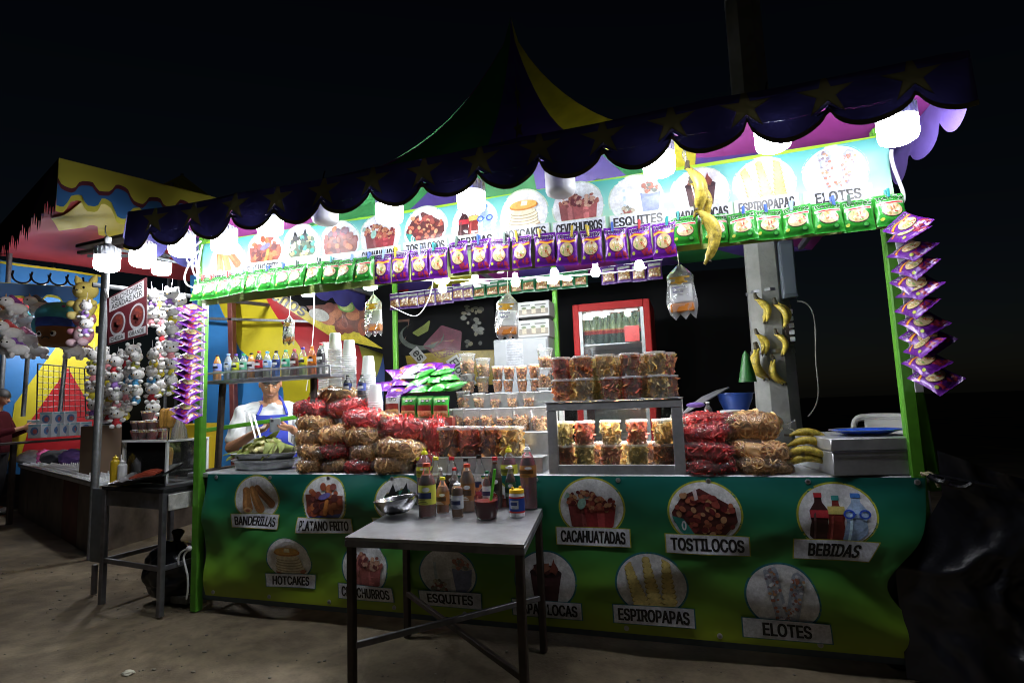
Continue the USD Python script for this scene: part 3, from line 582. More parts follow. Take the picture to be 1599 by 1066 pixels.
gl = [(316, 436), (334, 434), (355, 431), (377, 426), (399, 423), (422, 420), (445, 416), (467, 413), (494, 410), (519, 407), (543, 405), (570, 402)]
pl = [(598, 396), (625, 392), (654, 389), (684, 386), (715, 377), (749, 374), (780, 372), (814, 368), (850, 364), (885, 362), (922, 359), (960, 355), (997, 352), (1036, 348)]
gr = [(1068, 338), (1115, 335), (1157, 332), (1198, 328), (1241, 322), (1289, 317), (1337, 313), (1384, 305)]
row(gl, GB, [3, 3, 3, 4, 4, 0, 0, 5, 5, 2, 4, 0], 'green chip bag', -.06, 'the left green row', 'green snack bags of the left row', -.22)
row(pl, PB, [4, 1, 4, 2, 5, 0, 5, 1, 1, 1, 1, 0, 3, 2], 'purple chip bag', -.06, 'the front purple row', 'purple snack bags of the front row', .02)
row(gr, GB, [2, 2, 0, 0, 4, 0, 5, 2], 'green chip bag', -.06, 'the right green row by the bananas', 'green snack bags of the right row', -.16)
solo('bag_line', tube(wire([at(312, 434, -.055), at(590, 398, -.055), at(1045, 346, -.055), at(1400, 304, -.055)], 40), .003, 6), CORD, 'thin cord stretched under the header banner that the snack bags are pegged to', 'cord')
DG = [bag_kind('dark_green_snack_bag', 'dark_green', .115, .135, .018, 21, 'small')]; DP = [bag_kind('dark_purple_snack_bag', 'dark_purple', .12, .15, .02, 31, 'small')]
row([(617, 458), (631, 456), (645, 455), (659, 453), (672, 451), (686, 449), (699, 447), (716, 443), (730, 442)], DP, [], 'small dark purple bag', 1.5, 'the rear row over the heap', 'dark purple bags of the rear row')
row([(748, 442), (768, 439), (787, 437), (806, 434), (825, 431), (845, 430), (866, 427), (886, 425), (907, 423)], DG, [], 'small dark green bag', 1.5, 'the rear row above the cabinet', 'dark green bags of the rear row')
row([(949, 415), (973, 412), (997, 410), (1021, 407)], DP, [], 'dark purple snack bag', 1.5, 'the rear row above the red fridge', 'dark purple bags above the fridge')
solo('bag_line', tube(wire([at(610, 459, 1.49), at(760, 441, 1.49), at(1035, 405, 1.49)], 30), .003, 6), CORD, 'thin cord inside the stall carrying the rear row of snack bags', 'cord')
# the two hanging strips of bags
for i in range(14):
    p = at(313-.7*i + (i % 3), 478+12.6*i, -.12)
    PB[i % 3].put(mtx(p, .35+.06*(i % 2), -1.12-.08*(i % 3), .5, .9), 'purple chip bag, %s from the top of the strip on the left post' % ORD[i], 'purple bags of the left strip')
solo('bag_strip', box(*(lambda a, b: (a[0]-.012, a[0]+.012, a[1]+.004, a[1]+.007, b[2], a[2]))(at(317, 474, -.09), at(312, 650, -.09))), WHITEP, 'narrow white plastic display strip on the left post carrying purple bags', 'display strip')
for i in range(12):
    p = at(1395+3.2*i + 4*(i % 2), 346+21.0*i, -.1)
    PB[(i+1) % 3].put(mtx(p, -.15+.1*(i % 3), -.85-.14*((i*7) % 4), -.7+.1*((i*5) % 3), .98), 'purple chip bag, %s from the top of the strip on the right post' % ORD[i], 'purple bags of the right strip')
a, b = at(1400, 345, -.07), at(1436, 612, -.07)
solo('bag_strip', bar(b, a, .03, .004), WHITEP, 'narrow white plastic display strip on the right post carrying purple bags', 'display strip')

# ------------------------------------------------------------------ pile of snack bags on a red tray
rng = random.Random(5)
tr = at(658, 660, .26)
t = thing('red_tray', 'shallow red wooden tray under the heap of green and purple snack bags', 'tray', mtx(tr))
redw = M('red_painted_wood', (.25, .05, .04), .5, 0, .3, 12)
for q in (box(-.21, .21, -.01, .01, -.03, .03), box(-.21, .21, .3, .32, -.03, .03), box(-.21, -.19, .01, .3, -.03, .03), box(.19, .21, .01, .3, -.03, .03)): part(t, 'side_board', q, redw)
part(t, 'bottom', box(-.19, .19, .01, .3, -.028, -.018), redw)
solo('tray_stand', cat([box(tr[0]-.2, tr[0]+.2, tr[1]+.0, tr[1]+.012, ZC, tr[2]-.032), box(tr[0]-.2, tr[0]+.2, tr[1]+.3, tr[1]+.312, ZC, tr[2]-.032)]), redw, 'red boards carrying the snack bag tray behind the bags of wheel snacks', 'stand')
SB = {'green': bag_kind('standing_snack_bag', 'green', .105, .13, .022, 41, 'stand'), 'silver': bag_kind('silver_snack_bag', 'silver', .105, .13, .022, 43, 'stand')}
for i, (px, c, w) in enumerate([(614, 'silver', 'silver'), (639, 'green', 'first green'), (664, 'green', 'second green'), (689, 'green', 'third green')]):
    p = at(px, 618-(i == 0)*2, .285); SB[c].put(mtx(p, rng.uniform(-.2, .2), -.12), '%s bag standing upright in the front of the snack bag heap' % w, 'snack bags standing in the red tray' if i else None)
LB = {'green': bag_kind('lying_snack_bag', 'green', .13, .17, .026, 51, 'plain'), 'purple': bag_kind('lying_purple_bag', 'purple', .13, .17, .026, 53, 'plain'), 'silver': bag_kind('lying_silver_bag', 'silver', .13, .17, .026, 55, 'plain')}
heap = [(620, 611, 'purple', .34), (645, 608, 'purple', .36), (607, 603, 'purple', .38), (625, 598, 'purple', .42), (660, 608, 'green', .36), (688, 604, 'green', .36), (708, 603, 'green', .38), (655, 596, 'green', .42), (683, 594, 'green', .42), (700, 590, 'green', .46), (640, 588, 'silver', .48), (662, 585, 'green', .48), (690, 582, 'green', .5), (622, 584, 'purple', .5), (648, 577, 'silver', .52), (672, 573, 'purple', .54), (635, 577, 'purple', .56), (695, 576, 'purple', .56)]
hw = {'green': 0, 'purple': 0, 'silver': 0}
for px, py, c, Y in heap:
    p = at(px, py, Y); a = rng.uniform(-.9, .9); hw[c] += 1
    R = mtx((0, 0, 0), a, 0, 0)@mtx((0, 0, 0), 0, -1.25+rng.uniform(-.15, .15), 0)@mtx((0, 0, .085))
    R[:3, 3] += p
    LB[c].put(R, '%s foil bag lying in the snack bag heap, %s of its colour upward' % (c, ORD[hw[c]-1]), 'bags lying in the snack bag heap')

# ------------------------------------------------------------------ clear bags of wheel and strip snacks
def clear_bag(name, kind, seed):
    def make(Mx, label, group):
        r = np.random.default_rng(seed); g = thing(name, label, 'bag of snacks', Mx, group); w, d, h = .115, .08, .05
        def pil(k, nz=0):
            b = trimesh.creation.icosphere(3, 1.0); v = np.array(b.vertices); s = np.sign(v)*np.abs(v)**.72
            s *= 1+.09*(meshkit.noise(v*3.1+seed)-.5)[:, None]*2 + (.07*(meshkit.noise(v*7+seed)-.5)[:, None] if nz else 0)
            b.vertices = s*np.array([w, d, h])*k + [0, 0, h]; return b
        core = []; N = 56 if kind == 'wheel' else 110
        for i in range(N):
            q = r.normal(size=3); q /= np.linalg.norm(q); q = np.sign(q)*np.abs(q)**.8*(.84+.08*r.random()); c = q*[w*.92, d*.88, h*.84] + [0, 0, h]
            if kind == 'wheel':
                o = trimesh.creation.torus(.025, .0042, 14, 5)
                o = cat([o, box(-.024, .024, -.0025, .0025, -.002, .002), box(-.0025, .0025, -.024, .024, -.0018, .0018)])
                al = trimesh.geometry.align_vectors([0, 0, 1], q+r.normal(size=3)*.28)
            else:
                o = tube([(-.024, 0, 0), (-.01, .004, .003), (.01, .004, -.002), (.024, -.003, .003)], .0055, 5); al = trimesh.transformations.random_rotation_matrix(r.random(3))
            o.apply_transform(al); o.apply_translation(c); core.append(o)
        part(g, 'wheel_snacks' if kind == 'wheel' else 'strip_snacks', cat(core + [pil(.70)]), wheelm if kind == 'wheel' else redm, 50)
        part(g, 'film', pil(1.0, 1), FILM, True)
        part(g, 'knot', cat([moved(lathe([(.0, 0), (.012, .004), (.008, .02), (.022, .045), (.0, .047)], 9, 1, .5), (w*.98, 0, h), ry=1.5)]), FILM, True)
        return g
    return Kind(make)
wheelm = M('fried_wheel_snack', (.9, .56, .24), .45, 0, .25, 40, rand=.12)
redm = M('red_chili_snack', (.8, .05, .05), .4, 0, .25, 30, rand=.1)
WB = [clear_bag('wheel_snack_bag', 'wheel', s) for s in (1, 2)]; RB = [clear_bag('red_snack_bag', 'red', s) for s in (3, 4)]
def stack(rows, where):
    rng = random.Random(9); n = {}
    for px, py, wpx, hpx, c, Y in rows:
        p = at(px, py+hpx/2, Y); sc = FPX/((p-CAM)@fw); w, h = wpx/sc*1.1, hpx/sc*1.12
        k = (WB if c == 't' else RB)[rng.randrange(2)]; n[c] = n.get(c, 0)+1
        k.put(mtx((p[0], p[1], p[2]), rng.uniform(-.25, .25)+(math.pi if rng.random() < .4 else 0), 0, rng.uniform(-.12, .12), (w/.23, min(1.25, w/.2), h/.1)), 'clear bag of %s, %s downward in the heap %s' % ('tan wheel snacks' if c == 't' else 'red chili strips', ORD[n[c]-1], where), 'bags of snacks heaped '+where)
stack([(533, 623, 76, 30, 't', .3), (488, 640, 52, 28, 'r', .2), (548, 638, 64, 28, 'r', .24), (570, 657, 70, 32, 'r', .14), (492, 663, 54, 25, 't', .16), (600, 662, 60, 30, 't', .2), (634, 673, 80, 36, 'r', .16), (676, 690, 44, 60, 'r', .2), (525, 681, 52, 30, 't', .1), (487, 687, 44, 30, 't', .12), (570, 683, 60, 28, 't', .1), (530, 704, 56, 24, 'r', .1), (495, 707, 54, 24, 't', .09), (573, 708, 50, 30, 't', .08), (624, 703, 78, 31, 't', .08), (672, 722, 50, 30, 'r', .14), (492, 727, 48, 24, 't', .08), (528, 728, 44, 23, 't', .08), (568, 728, 52, 26, 'r', .07), (617, 726, 62, 28, 't', .07)], 'left of the bottles')
stack([(1112, 658, 84, 24, 'r', .2), (1170, 668, 88, 42, 't', .18), (1104, 678, 78, 32, 'r', .12), (1184, 705, 84, 32, 't', .12), (1103, 704, 80, 30, 'r', .09), (1113, 728, 78, 27, 'r', .08), (1192, 728, 78, 28, 't', .09)], 'right of the glass case')

# ------------------------------------------------------------------ stepped rack and the cups on it
wallm = lambda n, c, **k: M(n, c, .5, **k)
st = []
zs = [at(770, 711, .14)[2], at(830, 673, .30)[2], at(790, 637, .45)[2], at(790, 613.5, .60)[2]]
t = thing('stepped_rack', 'stainless steel stepped display rack with clear cups on every step', 'display rack')
xa, xb = at(690, 711, .14)[0], at(853, 711, .14)[0]
for i, z in enumerate(zs):
    y = .05+.155*i
    part(t, 'step', box(xa-.02, xb, y, y+.15, z-.004, z, .0015), STEEL); part(t, 'riser', box(xa-.02, xb, y+.002, y+.004, (ZC if i == 0 else zs[i-1])+.001, z-.005), STEEL)
part(t, 'end_panel', box(xb-.006, xb-.003, .06, .66, ZC, zs[0]-.006), STEEL)
CH = {'wheat': [(.3, .15, .06), (.42, .24, .1), (.2, .08, .04)], 'peanut': [(.42, .17, .06), (.33, .12, .04), (.5, .24, .09)], 'red': [(.48, .11, .045), (.55, .2, .07), (.36, .06, .035)],
      'yellow': [(.78, .52, .16), (.8, .62, .3), (.7, .4, .1)], 'rust': [(.52, .19, .05), (.56, .28, .09), (.4, .12, .045)], 'green': [(.6, .46, .12), (.7, .58, .24), (.4, .3, .08)], 'bean': [(.12, .04, .03), (.3, .09, .04), (.5, .2, .05)], 'mixed': [(.36, .1, .06), (.66, .46, .17), (.45, .18, .08)]}
CONTENT = MV('fried_snacks', .5)
def cup_kind(name, r0, r1, h, fill, content, seed, lid, what):
    def make(Mx, label, group):
        r = np.random.default_rng(seed); g = thing(name, label, what, Mx, group); A, C = [], []
        n = {'peanut': 70, 'wheat': 60}.get(content, 64)
        for i in range(n):
            z = h*fill*(i+.5)/n*.9; R = (r0+(r1-r0)*z/h)*(.84 if content in ('peanut', 'wheat') else .66); a = r.uniform(0, 6.3); q = R*math.sqrt(r.uniform(.25, 1))
            col = np.array(CH[content][r.integers(3)]); col = col*min(r.uniform(1.5, 2.2), .84/col.max())
            if content == 'peanut': o = trimesh.creation.icosphere(1, 1.0); o.apply_scale([.0085, .006, .006])
            elif content == 'wheat': o = tube([(-.012, 0, 0), (0, .005, .004), (.013, -.002, 0)], .0042, 5)
            else:           # curled chips
                k = r.uniform(.6, 1.1); o = sheet(lambda u, v: np.stack([u*.021*k, v*.017*k, .012*k*(u**2)-.006*v*u], -1), np.linspace(-1, 1, 5), np.linspace(-1, 1, 4)); o = thick(o, .0015)
            if content in ('peanut', 'wheat'): o.apply_transform(trimesh.transformations.random_rotation_matrix(r.random(3)))
            else: q = R*r.uniform(.85, 1.3); o.apply_transform(mtx((0, 0, 0), r.uniform(0, 6.3))); o.apply_transform(trimesh.geometry.align_vectors([0, 0, 1], np.array([math.cos(a), math.sin(a), 0])+r.normal(size=3)*.38))
            o.apply_translation([q*math.cos(a), q*math.sin(a), z+.008]); A.append(o); C.append(np.tile(col, (len(o.vertices), 1)))
        k_ = .72 if content in ('peanut', 'wheat') else .5; cr = lathe([(0, .004), (r0*k_, .004), ((r0+(r1-r0)*fill)*k_, h*fill*.88), (0, h*fill*.9)], 10); A.append(cr); C.append(np.tile(np.array(CH[content][1]), (len(cr.vertices), 1)))
        part(g, 'snacks', cat(A), CONTENT, col=np.vstack(C))
        part(g, 'cup', lathe([(0, 0), (r0*.97, 0), (r0, .003), (r1, h-.006), (r1+.003, h-.004), (r1+.003, h)], 22), CLEAR, 40)
        if lid: part(g, 'lid', lathe([(r1+.0045, h-.009), (r1+.0055, h), (r1+.003, h+.004), (r1-.006, h+.004), (r1-.009, h+.0015), (0, h+.0015)], 22), LIDM, 40)
        else: part(g, 'rim', moved(trimesh.creation.torus(r1+.002, .0018, 22, 5), (0, 0, h)), LIDM)
        return g
    return Kind(make)
LIDM = MF('milky_lid', (.95, .96, .96), .42, (.82, .83, .84), .15)
def place(kind, px, pt, pb, Y, base_h, label, group, rng, z=None):
    p = at(px, pb, Y); q = at(px, pt, Y); s = (q[2]-p[2])/base_h; zz = p[2] if z is None else z
    kind.put(mtx((p[0], p[1], zz), rng.uniform(0, 6), 0, 0, s), label, group)
rng = random.Random(3)
W1, W2 = cup_kind('snack_cup', .034, .045, .11, .62, 'wheat', 1, False, 'cup'), cup_kind('snack_cup', .034, .045, .11, .55, 'wheat', 2, False, 'cup')
PN = cup_kind('peanut_cup', .026, .037, .085, .9, 'peanut', 3, False, 'cup')
def cups(lst, kinds, Y, bh, words, group, z=None):
    for i, (px, a, b) in enumerate(lst): place(kinds[i % len(kinds)], px, a, b, Y, bh, '%s, %s from the left %s' % (words[0], ORD[i], words[1]), group, rng, z)
cups([(730, 553, 584), (755, 560, 588)], [W1], .66, .11, ('tall cup of tan snacks', 'on the topmost tier near the cabinet'), None)
cups([(731, 585, 613), (754.5, 589, 613)], [W2, W1], .66, .11, ('tall cup of brown snacks', 'in the tier below the topmost cups'), None)
cups([(777.5, 593, 612), (794, 593, 612), (816, 593, 612), (836, 592, 611)], [PN], .66, .085, ('small clear cup of peanuts', 'in the lower peanut tier'), 'lower peanut cups')
cups([(777.5, 572, 593), (795.5, 572, 593), (815, 571, 593), (835, 569, 591)], [PN], .66, .085, ('small clear cup of peanuts', 'in the upper peanut tier'), 'upper peanut cups')
cups([(851, 575, 606), (850, 606, 633)], [W1, W2], .62, .11, ('clear cup of snacks stacked beside the lidded tubs', 'counted downward'), None)
cups([(852, 545, 575)], [W2], .62, .11, ('highest cup of snacks', 'beside the lidded tubs on the glass case'), None)
cups([(723.7, 611, 637), (748.5, 614, 637), (773.7, 614, 637), (800, 615, 636), (826, 612, 636)], [W2, W1], .50, .11, ('cup half full of strips', 'on the third step of the rack'), 'cups on the third step')
cups([(713, 638, 672), (736.5, 638, 671), (762.5, 638, 671), (788, 637, 671), (815.4, 636, 672), (843.5, 635, 673)], [W1, W2], .34, .11, ('clear cup of fried strips', 'on the second step of the rack'), 'cups on the second step')
DK = {c: cup_kind('snack_tub', .047, .055, .125, .93, c, 10+i, True, 'tub') for i, c in enumerate(('red', 'yellow', 'rust', 'green', 'bean', 'mixed'))}
for (px, c, w) in [(704, 'bean', 'dark orange and brown snacks'), (734, 'red', 'reddish brown chips'), (768, 'bean', 'dark beans and orange strips'), (799.6, 'yellow', 'pale yellow chips')]:
    place(DK[c], px, 667, 711, .13, .125, 'lidded tub of %s, %s' % (w, {704: 'leftmost on the lowest rack step', 734: 'second on the lowest rack step', 768: 'third on the lowest rack step', 799.6: 'rightmost on the lowest rack step'}[px]), 'tubs on the lowest step', rng)

# ------------------------------------------------------------------ glass case with a lamp, tubs in and on it
X0, X1, Y0, Y1, Z0, Z1 = 2.262, 2.944, .015, .36, ZC, 1.186
gc = thing('glass_display_case', 'steel framed glass display case lit from inside on the counter', 'display case')
F = .052
for nm, q in (('frame', box(X0, X0+F, Y0, Y0+.03, Z0, Z1-.045, .002)), ('frame', box(X1-F, X1, Y0, Y0+.03, Z0, Z1-.045, .002)), ('frame', box(X0, X1, Y0-.002, Y0+.03, Z1-.044, Z1-.003, .002)), ('frame', box(X0+F, X1-F, Y0, Y0+.03, Z0, Z0+.045, .002)),
              ('top_panel', box(X0-.004, X1+.004, Y0-.006, Y1, Z1-.002, Z1+.004, .001)), ('floor_panel', box(X0+.01, X1-.01, Y0+.031, Y1-.01, Z0+.002, Z0+.02)), ('frame', box(X0, X0+.02, Y1-.02, Y1, Z0, Z1-.004)), ('frame', box(X1-.02, X1, Y1-.02, Y1, Z0, Z1-.004))):
    part(gc, nm, q, STEEL)
for q in (box(X0+F, X1-F, Y0+.012, Y0+.015, Z0+.046, Z1-.045), box(X0+.002, X0+.005, Y0+.031, Y1-.021, Z0+.02, Z1-.003), box(X1-.005, X1-.002, Y0+.031, Y1-.021, Z0+.02, Z1-.003)): part(gc, 'pane', q, GLASS)
part(gc, 'lamp_panel', box(X0+.07, X1-.09, Y0+.04, Y0+.24, Z1-.02, Z1-.012, .002), M('case_lamp_light', (1, .97, .9), .4, emit=26.0))
cs = [(878, 'rust'), (912.6, 'yellow'), (954, 'mixed'), (988, 'red'), (1029, 'yellow')]; cs2 = [(876, 'red'), (910, 'rust'), (945.5, 'yellow'), (984, 'mixed'), (1024, 'yellow')]
wd = {'rust': 'orange brown chips', 'yellow': 'yellow chips', 'mixed': 'dark red chips', 'red': 'red chips', 'green': 'green yellow chips', 'bean': 'dark brown snacks'}
for i in range(5):
    for lv, (lst, pt, pb) in enumerate(((cs, 580-i*1.2, 621-i*1.0), (cs2, 541-i*1.8, 580-i*1.4))):
        px, c = lst[i]; p = at(px, pb, .09); s = .9
        DK[c].put(mtx((p[0], .09, Z1+.004+lv*.118), rng.uniform(0, 6), 0, 0, s), 'tub of %s on top of the glass case, %s column, %s one' % (wd[c], ORD[i], 'lower' if lv == 0 else 'upper'), 'tubs on the glass case')
        c2 = ['yellow', 'green', 'yellow', 'yellow', 'mixed'][i]
        DK[c2].put(mtx((p[0]+.045, .21, Z1+.004+lv*.118), rng.uniform(0, 6), 0, 0, s), 'tub of %s behind those on the glass case, %s column, %s' % (wd[c2], ORD[i], 'lower' if lv == 0 else 'upper'), 'back tubs on the glass case')
for i, (px, c, d) in enumerate([(880, 'green', 'rust'), (913, 'red', 'green'), (953, 'yellow', 'mixed'), (995, 'red', 'green'), (1036, 'yellow', 'rust')]):
    x = at(px, 690, .1)[0]
    DK[d].put(mtx((x, .1, Z0+.021), rng.uniform(0, 6), 0, 0, .94), 'tub of %s inside the glass case, bottom row, %s' % (wd[d], ORD[i]), 'tubs inside the glass case')
    DK[c].put(mtx((x+.004, .1, Z0+.021+.1225), rng.uniform(0, 6), 0, 0, .94), 'tub of %s inside the glass case, upper row, %s' % (wd[c], ORD[i]), 'tubs inside the glass case')
    DK['bean' if i % 2 else 'yellow'].put(mtx((x+.055, .24, Z0+.021), rng.uniform(0, 6), 0, 0, .94), 'lidded tub half hidden at the back inside the glass case, %s column' % ORD[i], 'back tubs inside the glass case')

# ------------------------------------------------------------------ bottles
_bm = {}
def col(name, c, rough=.4, **k):
    key = (tuple(c), rough)
    if key not in _bm: _bm[key] = M(name, c, rough, **k)
    return _bm[key]
def bottle(name, label, catg, p, r, h, liq, fill, labc, cap, style='soda', band=(.35, .62), group=None, extra=None, n=18):
    t = thing(name, label, catg, mtx(p), group); nm = name+'_%d' % used['/World/'+name]
    if style == 'soda': prof = [(0, 0), (.8, 0), (1, .04), (1, .3), (.94, .42), (1, .55), (.98, .66), (.7, .8), (.38, .9), (.36, .94)]
    elif style == 'sauce': prof = [(0, 0), (.93, 0), (1, .03), (1, .6), (.93, .68), (.55, .8), (.4, .88), (.38, .93)]
    elif style == 'big': prof = [(0, 0), (.9, 0), (1, .03), (1, .16), (.96, .18), (1, .2), (1, .5), (.96, .52), (1, .54), (1, .66), (.9, .74), (.6, .83), (.34, .88), (.32, .9)]
    else: prof = [(0, 0), (.95, 0), (1, .04), (1, .74), (.9, .8), (.5, .84), (.45, .86)]
    sh = np.array([(a*r, b*h) for a, b in prof])
    zz = np.linspace(.006, h*fill, 9); rr = np.interp(zz, sh[:, 1][1:], sh[:, 0][1:])*.95
    part(t, 'body', lathe(sh, n), CLEAR if liq is not None else col(nm+'_body', labc), 45)
    if liq is not None: part(t, 'sauce' if style != 'soda' else 'drink', lathe([(0, .006)] + list(zip(rr, zz)) + [(0, h*fill)], n), col(nm+'_liquid', liq, .2), 45)
    if labc is not None and liq is not None:
        b0, b1 = band; z2 = np.linspace(b0*h, b1*h, 5); r2 = np.interp(z2, sh[:, 1][1:], sh[:, 0][1:])+.0012
        part(t, 'label', lathe(list(zip(r2, z2)), n), col(nm+'_label', labc, .4), 45)
        P = Print(); W = r*math.pi*.55; c2 = extra or tuple(max(0, x*.25) for x in labc)
        P.poly(sbox(-W*.6, .3, W*.7, .62), c2, 1, r*.2); P.poly(ell(W*.35, .78, W*.25, .12), (.7, .7, .7) if sum(c2) < .9 else BLK, 2, r*.2)
        for k in range(3): P.poly(sbox(-W*.6, .06+k*.08, W*(.5-.1*k), .09+k*.08), BLK if sum(labc) > .6 else (.6, .6, .6), 1, r*.2)
        def wrap(x, y, l):
            a = -math.pi/2 - .3 + x/r; rad = np.interp(b0*h+y*(b1-b0)*h, z2, r2)+.0006*l
            return np.stack([rad*np.cos(a), rad*np.sin(a), b0*h+y*(b1-b0)*h], -1)
        m_, c_ = P.mesh(wrap); part(t, 'label_print', m_, PRINT, col=c_)
    cm = col(nm+'_cap', cap, .35)
    if style == 'big': c = [lathe([(0, h*.89), (r*.42, h*.89), (r*.42, h*.925), (r*.36, h*.93), (r*.3, h*.955), (r*.14, h*.965), (r*.14, h*.985), (r*.2, h), (0, h)], 14)]
    elif style == 'squeeze': c = [lathe([(0, h*.85), (r*.62, h*.85), (r*.62, h*.91), (r*.3, h*.93), (r*.12, h*.99), (0, h)], 14)]
    else: c = [lathe([(0, h*.93), (r*.44, h*.93), (r*.45, h*.95), (r*.44, h*.995), (r*.38, h), (0, h)], 14)]
    part(t, 'cap', cat(c), cm, 40)
    return t
# soft drinks on the rack over the counter
sx0, sx1 = at(323, 590, .12), at(519, 578, .12); zr = sx0[2]-.02
rk = thing('bottle_rack', 'brown iron rack with steel rimmed shelf of soft drink bottles', 'rack')
part(rk, 'shelf', box(sx0[0], sx1[0], .10, .25, zr-.022, zr-.001, .002), STEELD)
for q in ((((sx0[0]), .10, zr+.048), (sx1[0], .10, zr+.048)), ((sx1[0]-.005, .10, zr+.048), (sx1[0]-.005, .25, zr+.048)), ((sx0[0]+.005, .10, zr+.048), (sx0[0]+.005, .25, zr+.048)), ((sx0[0]+.005, .101, zr), (sx0[0]+.005, .101, zr+.046)), ((sx1[0]-.005, .101, zr), (sx1[0]-.005, .101, zr+.046)), ((at(503, 586, .12)[0], .101, zr), (at(503, 586, .12)[0], .101, zr+.046))): part(rk, 'guard_rail', bar(*q, .012), STEEL)
for x, lean in ((at(347, 650, .17)[0], -.03), (at(490, 640, .17)[0], .0)): part(rk, 'leg', bar((x+lean, .17, ZC+.012), (x, .17, zr-.023), .035), RUST); part(rk, 'foot', box(x+lean-.03, x+lean+.03, .05, .3, ZC+.001, ZC+.012), RUST)
sodas = [(339, 'orange drink with blue label and black cap', (.75, .3, .01), .93, (.25, .3, .7), BLK), (356, 'clear water with pale blue label', (.35, .42, .5), .9, (.4, .5, .75), (.25, .4, .75)), (368, 'pale green drink with yellow label and violet cap', (.4, .5, .2), .6, (.6, .62, .03), (.12, .06, .4)), (380, 'clear drink with mint green label and green cap', (.4, .5, .45), .8, (.15, .5, .3), (.05, .35, .12)), (392, 'orange drink with white label and black cap', (.75, .3, .01), .93, (.6, .6, .62), BLK), (404, 'cola with red label and red cap', (.015, .006, .005), .85, (.55, .02, .03), (.5, .02, .03)), (417, 'clear water with blue label and sky blue cap', (.42, .45, .3), .9, (.3, .45, .75), (.1, .35, .75)), (431, 'bright blue drink with dark blue label', (.02, .2, .65), .5, (.02, .04, .2), (.01, .01, .02)), (446, 'clear drink with wide mint label', (.45, .47, .3), .5, (.1, .5, .3), (.08, .4, .2)), (459.5, 'dark red drink with grey label and red cap', (.15, .015, .015), .92, (.16, .03, .03), (.5, .04, .06)), (473, 'pale green drink with lime yellow label and violet cap', (.4, .55, .2), .6, (.6, .6, .02), (.1, .05, .35)), (487, 'bright orange drink with orange cap', (.8, .22, .005), .93, (.75, .2, .01), (.7, .2, .03)), (501, 'tall cola with black and pink label and red cap', (.012, .006, .006), .8, (.02, .015, .02), (.5, .02, .03))]
for i, (px, w, lq, fi, lb, cp) in enumerate(sodas):
    x = at(px, 588, .17)[0]; hh = [.178, .182, .176, .172, .174, .183, .176, .176, .176, .178, .184, .188, .204][i]
    bottle('soda_bottle', '%s, %s bottle on the rack' % (w, ORD[i]), 'bottle', (x, .17, zr), .0265, hh, lq, fi, lb, cp, 'soda', (.38, .66), 'soft drinks on the rack', (.03, .03, .05) if i in (0, 2, 4, 10) else (.7, .7, .7))
# cup stacks
def foam_make(Mx, label, group):
    t = thing('foam_cup', label, 'cup', Mx, group)
    part(t, 'wall', lathe([(.040, .0), (.0425, .001), (.043, .004), (.041, .006), (.0395, .006), (.031, .1), (.028, .104), (.0, .104)], 24), FOAM, 40); return t
FC = Kind(foam_make)
for (px, pt, pb, Y, w) in [(523, 520, 612, .36, 'tallest stack behind the wheel snacks'), (545, 531, 612, .34, 'second stack by the rack'), (508, 535, 606, .42, 'stack half hidden by the cola bottle'), (575, 556, 615, .34, 'short stack beside the bag heap'), (586, 600, 640, .22, 'lowest stack by the red bags')]:
    a, b = at(px, pt, Y), at(px, pb, Y); n = max(3, int((a[2]-b[2]-.10)/.0125)+1); s = 1.12
    for k in range(n): FC.put(mtx((a[0]+.001*math.sin(k*1.7), a[1]+.001*math.cos(k*2.1), a[2]-.104*s-k*.0125), k*.7, 0, 0, s), 'white foam cup, %s from the top of the %s' % (ORD[k], w), 'foam cups of the '+w)
    zb = a[2]-.104*s-(n-1)*.0125
    solo('cup_stand', lathe([(0, ZC), (.05, ZC), (.045, zb-.001), (0, zb-.001)], 12, 1, 1).apply_translation([a[0], a[1], 0]), WHITEP, 'white stand carrying the foam cups of the '+w, 'stand')
for px, w in ((543, 'left'), (565, 'right')):
    p = at(px, 618, .27); bottle('syrup_bottle', 'dark bottle with round blue and white label among the foam cups, the %s one' % w, 'bottle', p, .026, .135, (.012, .01, .015), .9, (.05, .07, .25), BLK, 'sauce', (.25, .6), 'dark syrup bottles', (.6, .62, .7))
    solo('cup_stand', lathe([(0, ZC), (.03, ZC), (.03, p[2]-.001), (0, p[2]-.001)], 10).apply_translation([p[0], p[1], 0]), RUST, 'dark block under the %s dark syrup bottle' % w, 'stand')

# ------------------------------------------------------------------ oval pots and corn on the cob
c = at(413, 712, .22); c[2] = ZC
pot = thing('oval_pot', 'wide oval aluminium pot with a rolled rim on the counter left of the snack bags', 'pot', mtx(c))
part(pot, 'body', thick(lathe([(0, .004), (.19, .004), (.2, .012), (.21, .05), (.225, .055)], 40, 1.05, .62), .002), STEEL, 50)
part(pot, 'rim', lathe([(.225, .055), (.232, .058), (.232, .064), (.222, .066), (.205, .06)], 40, 1.05, .62), STEEL, 50)
tray = thing('oval_tray', 'shallow oval aluminium tray with corn lying on the oval pot', 'tray', mtx((c[0], c[1], ZC+.068)))
part(tray, 'pan', thick(lathe([(0, .003), (.2, .003), (.222, .03), (.235, .038), (.242, .037)], 40, 1.05, .62), .002), STEEL, 50)
part(tray, 'grate', lathe([(0, .028), (.21, .028), (.215, .024)], 30, 1.05, .6), M('charred_rack', (.03, .03, .032), .5, .5, .3, 30))
huskm = M('corn_husk', (.36, .42, .1), .6, 0, .35, 12, .2, 60, trans=.2); huskp = M('pale_husk', (.52, .53, .24), .6, 0, .3, 14, .2, 60, trans=.2); kern = M('corn_kernels', (.62, .55, .25), .45, 0, .2, 60)
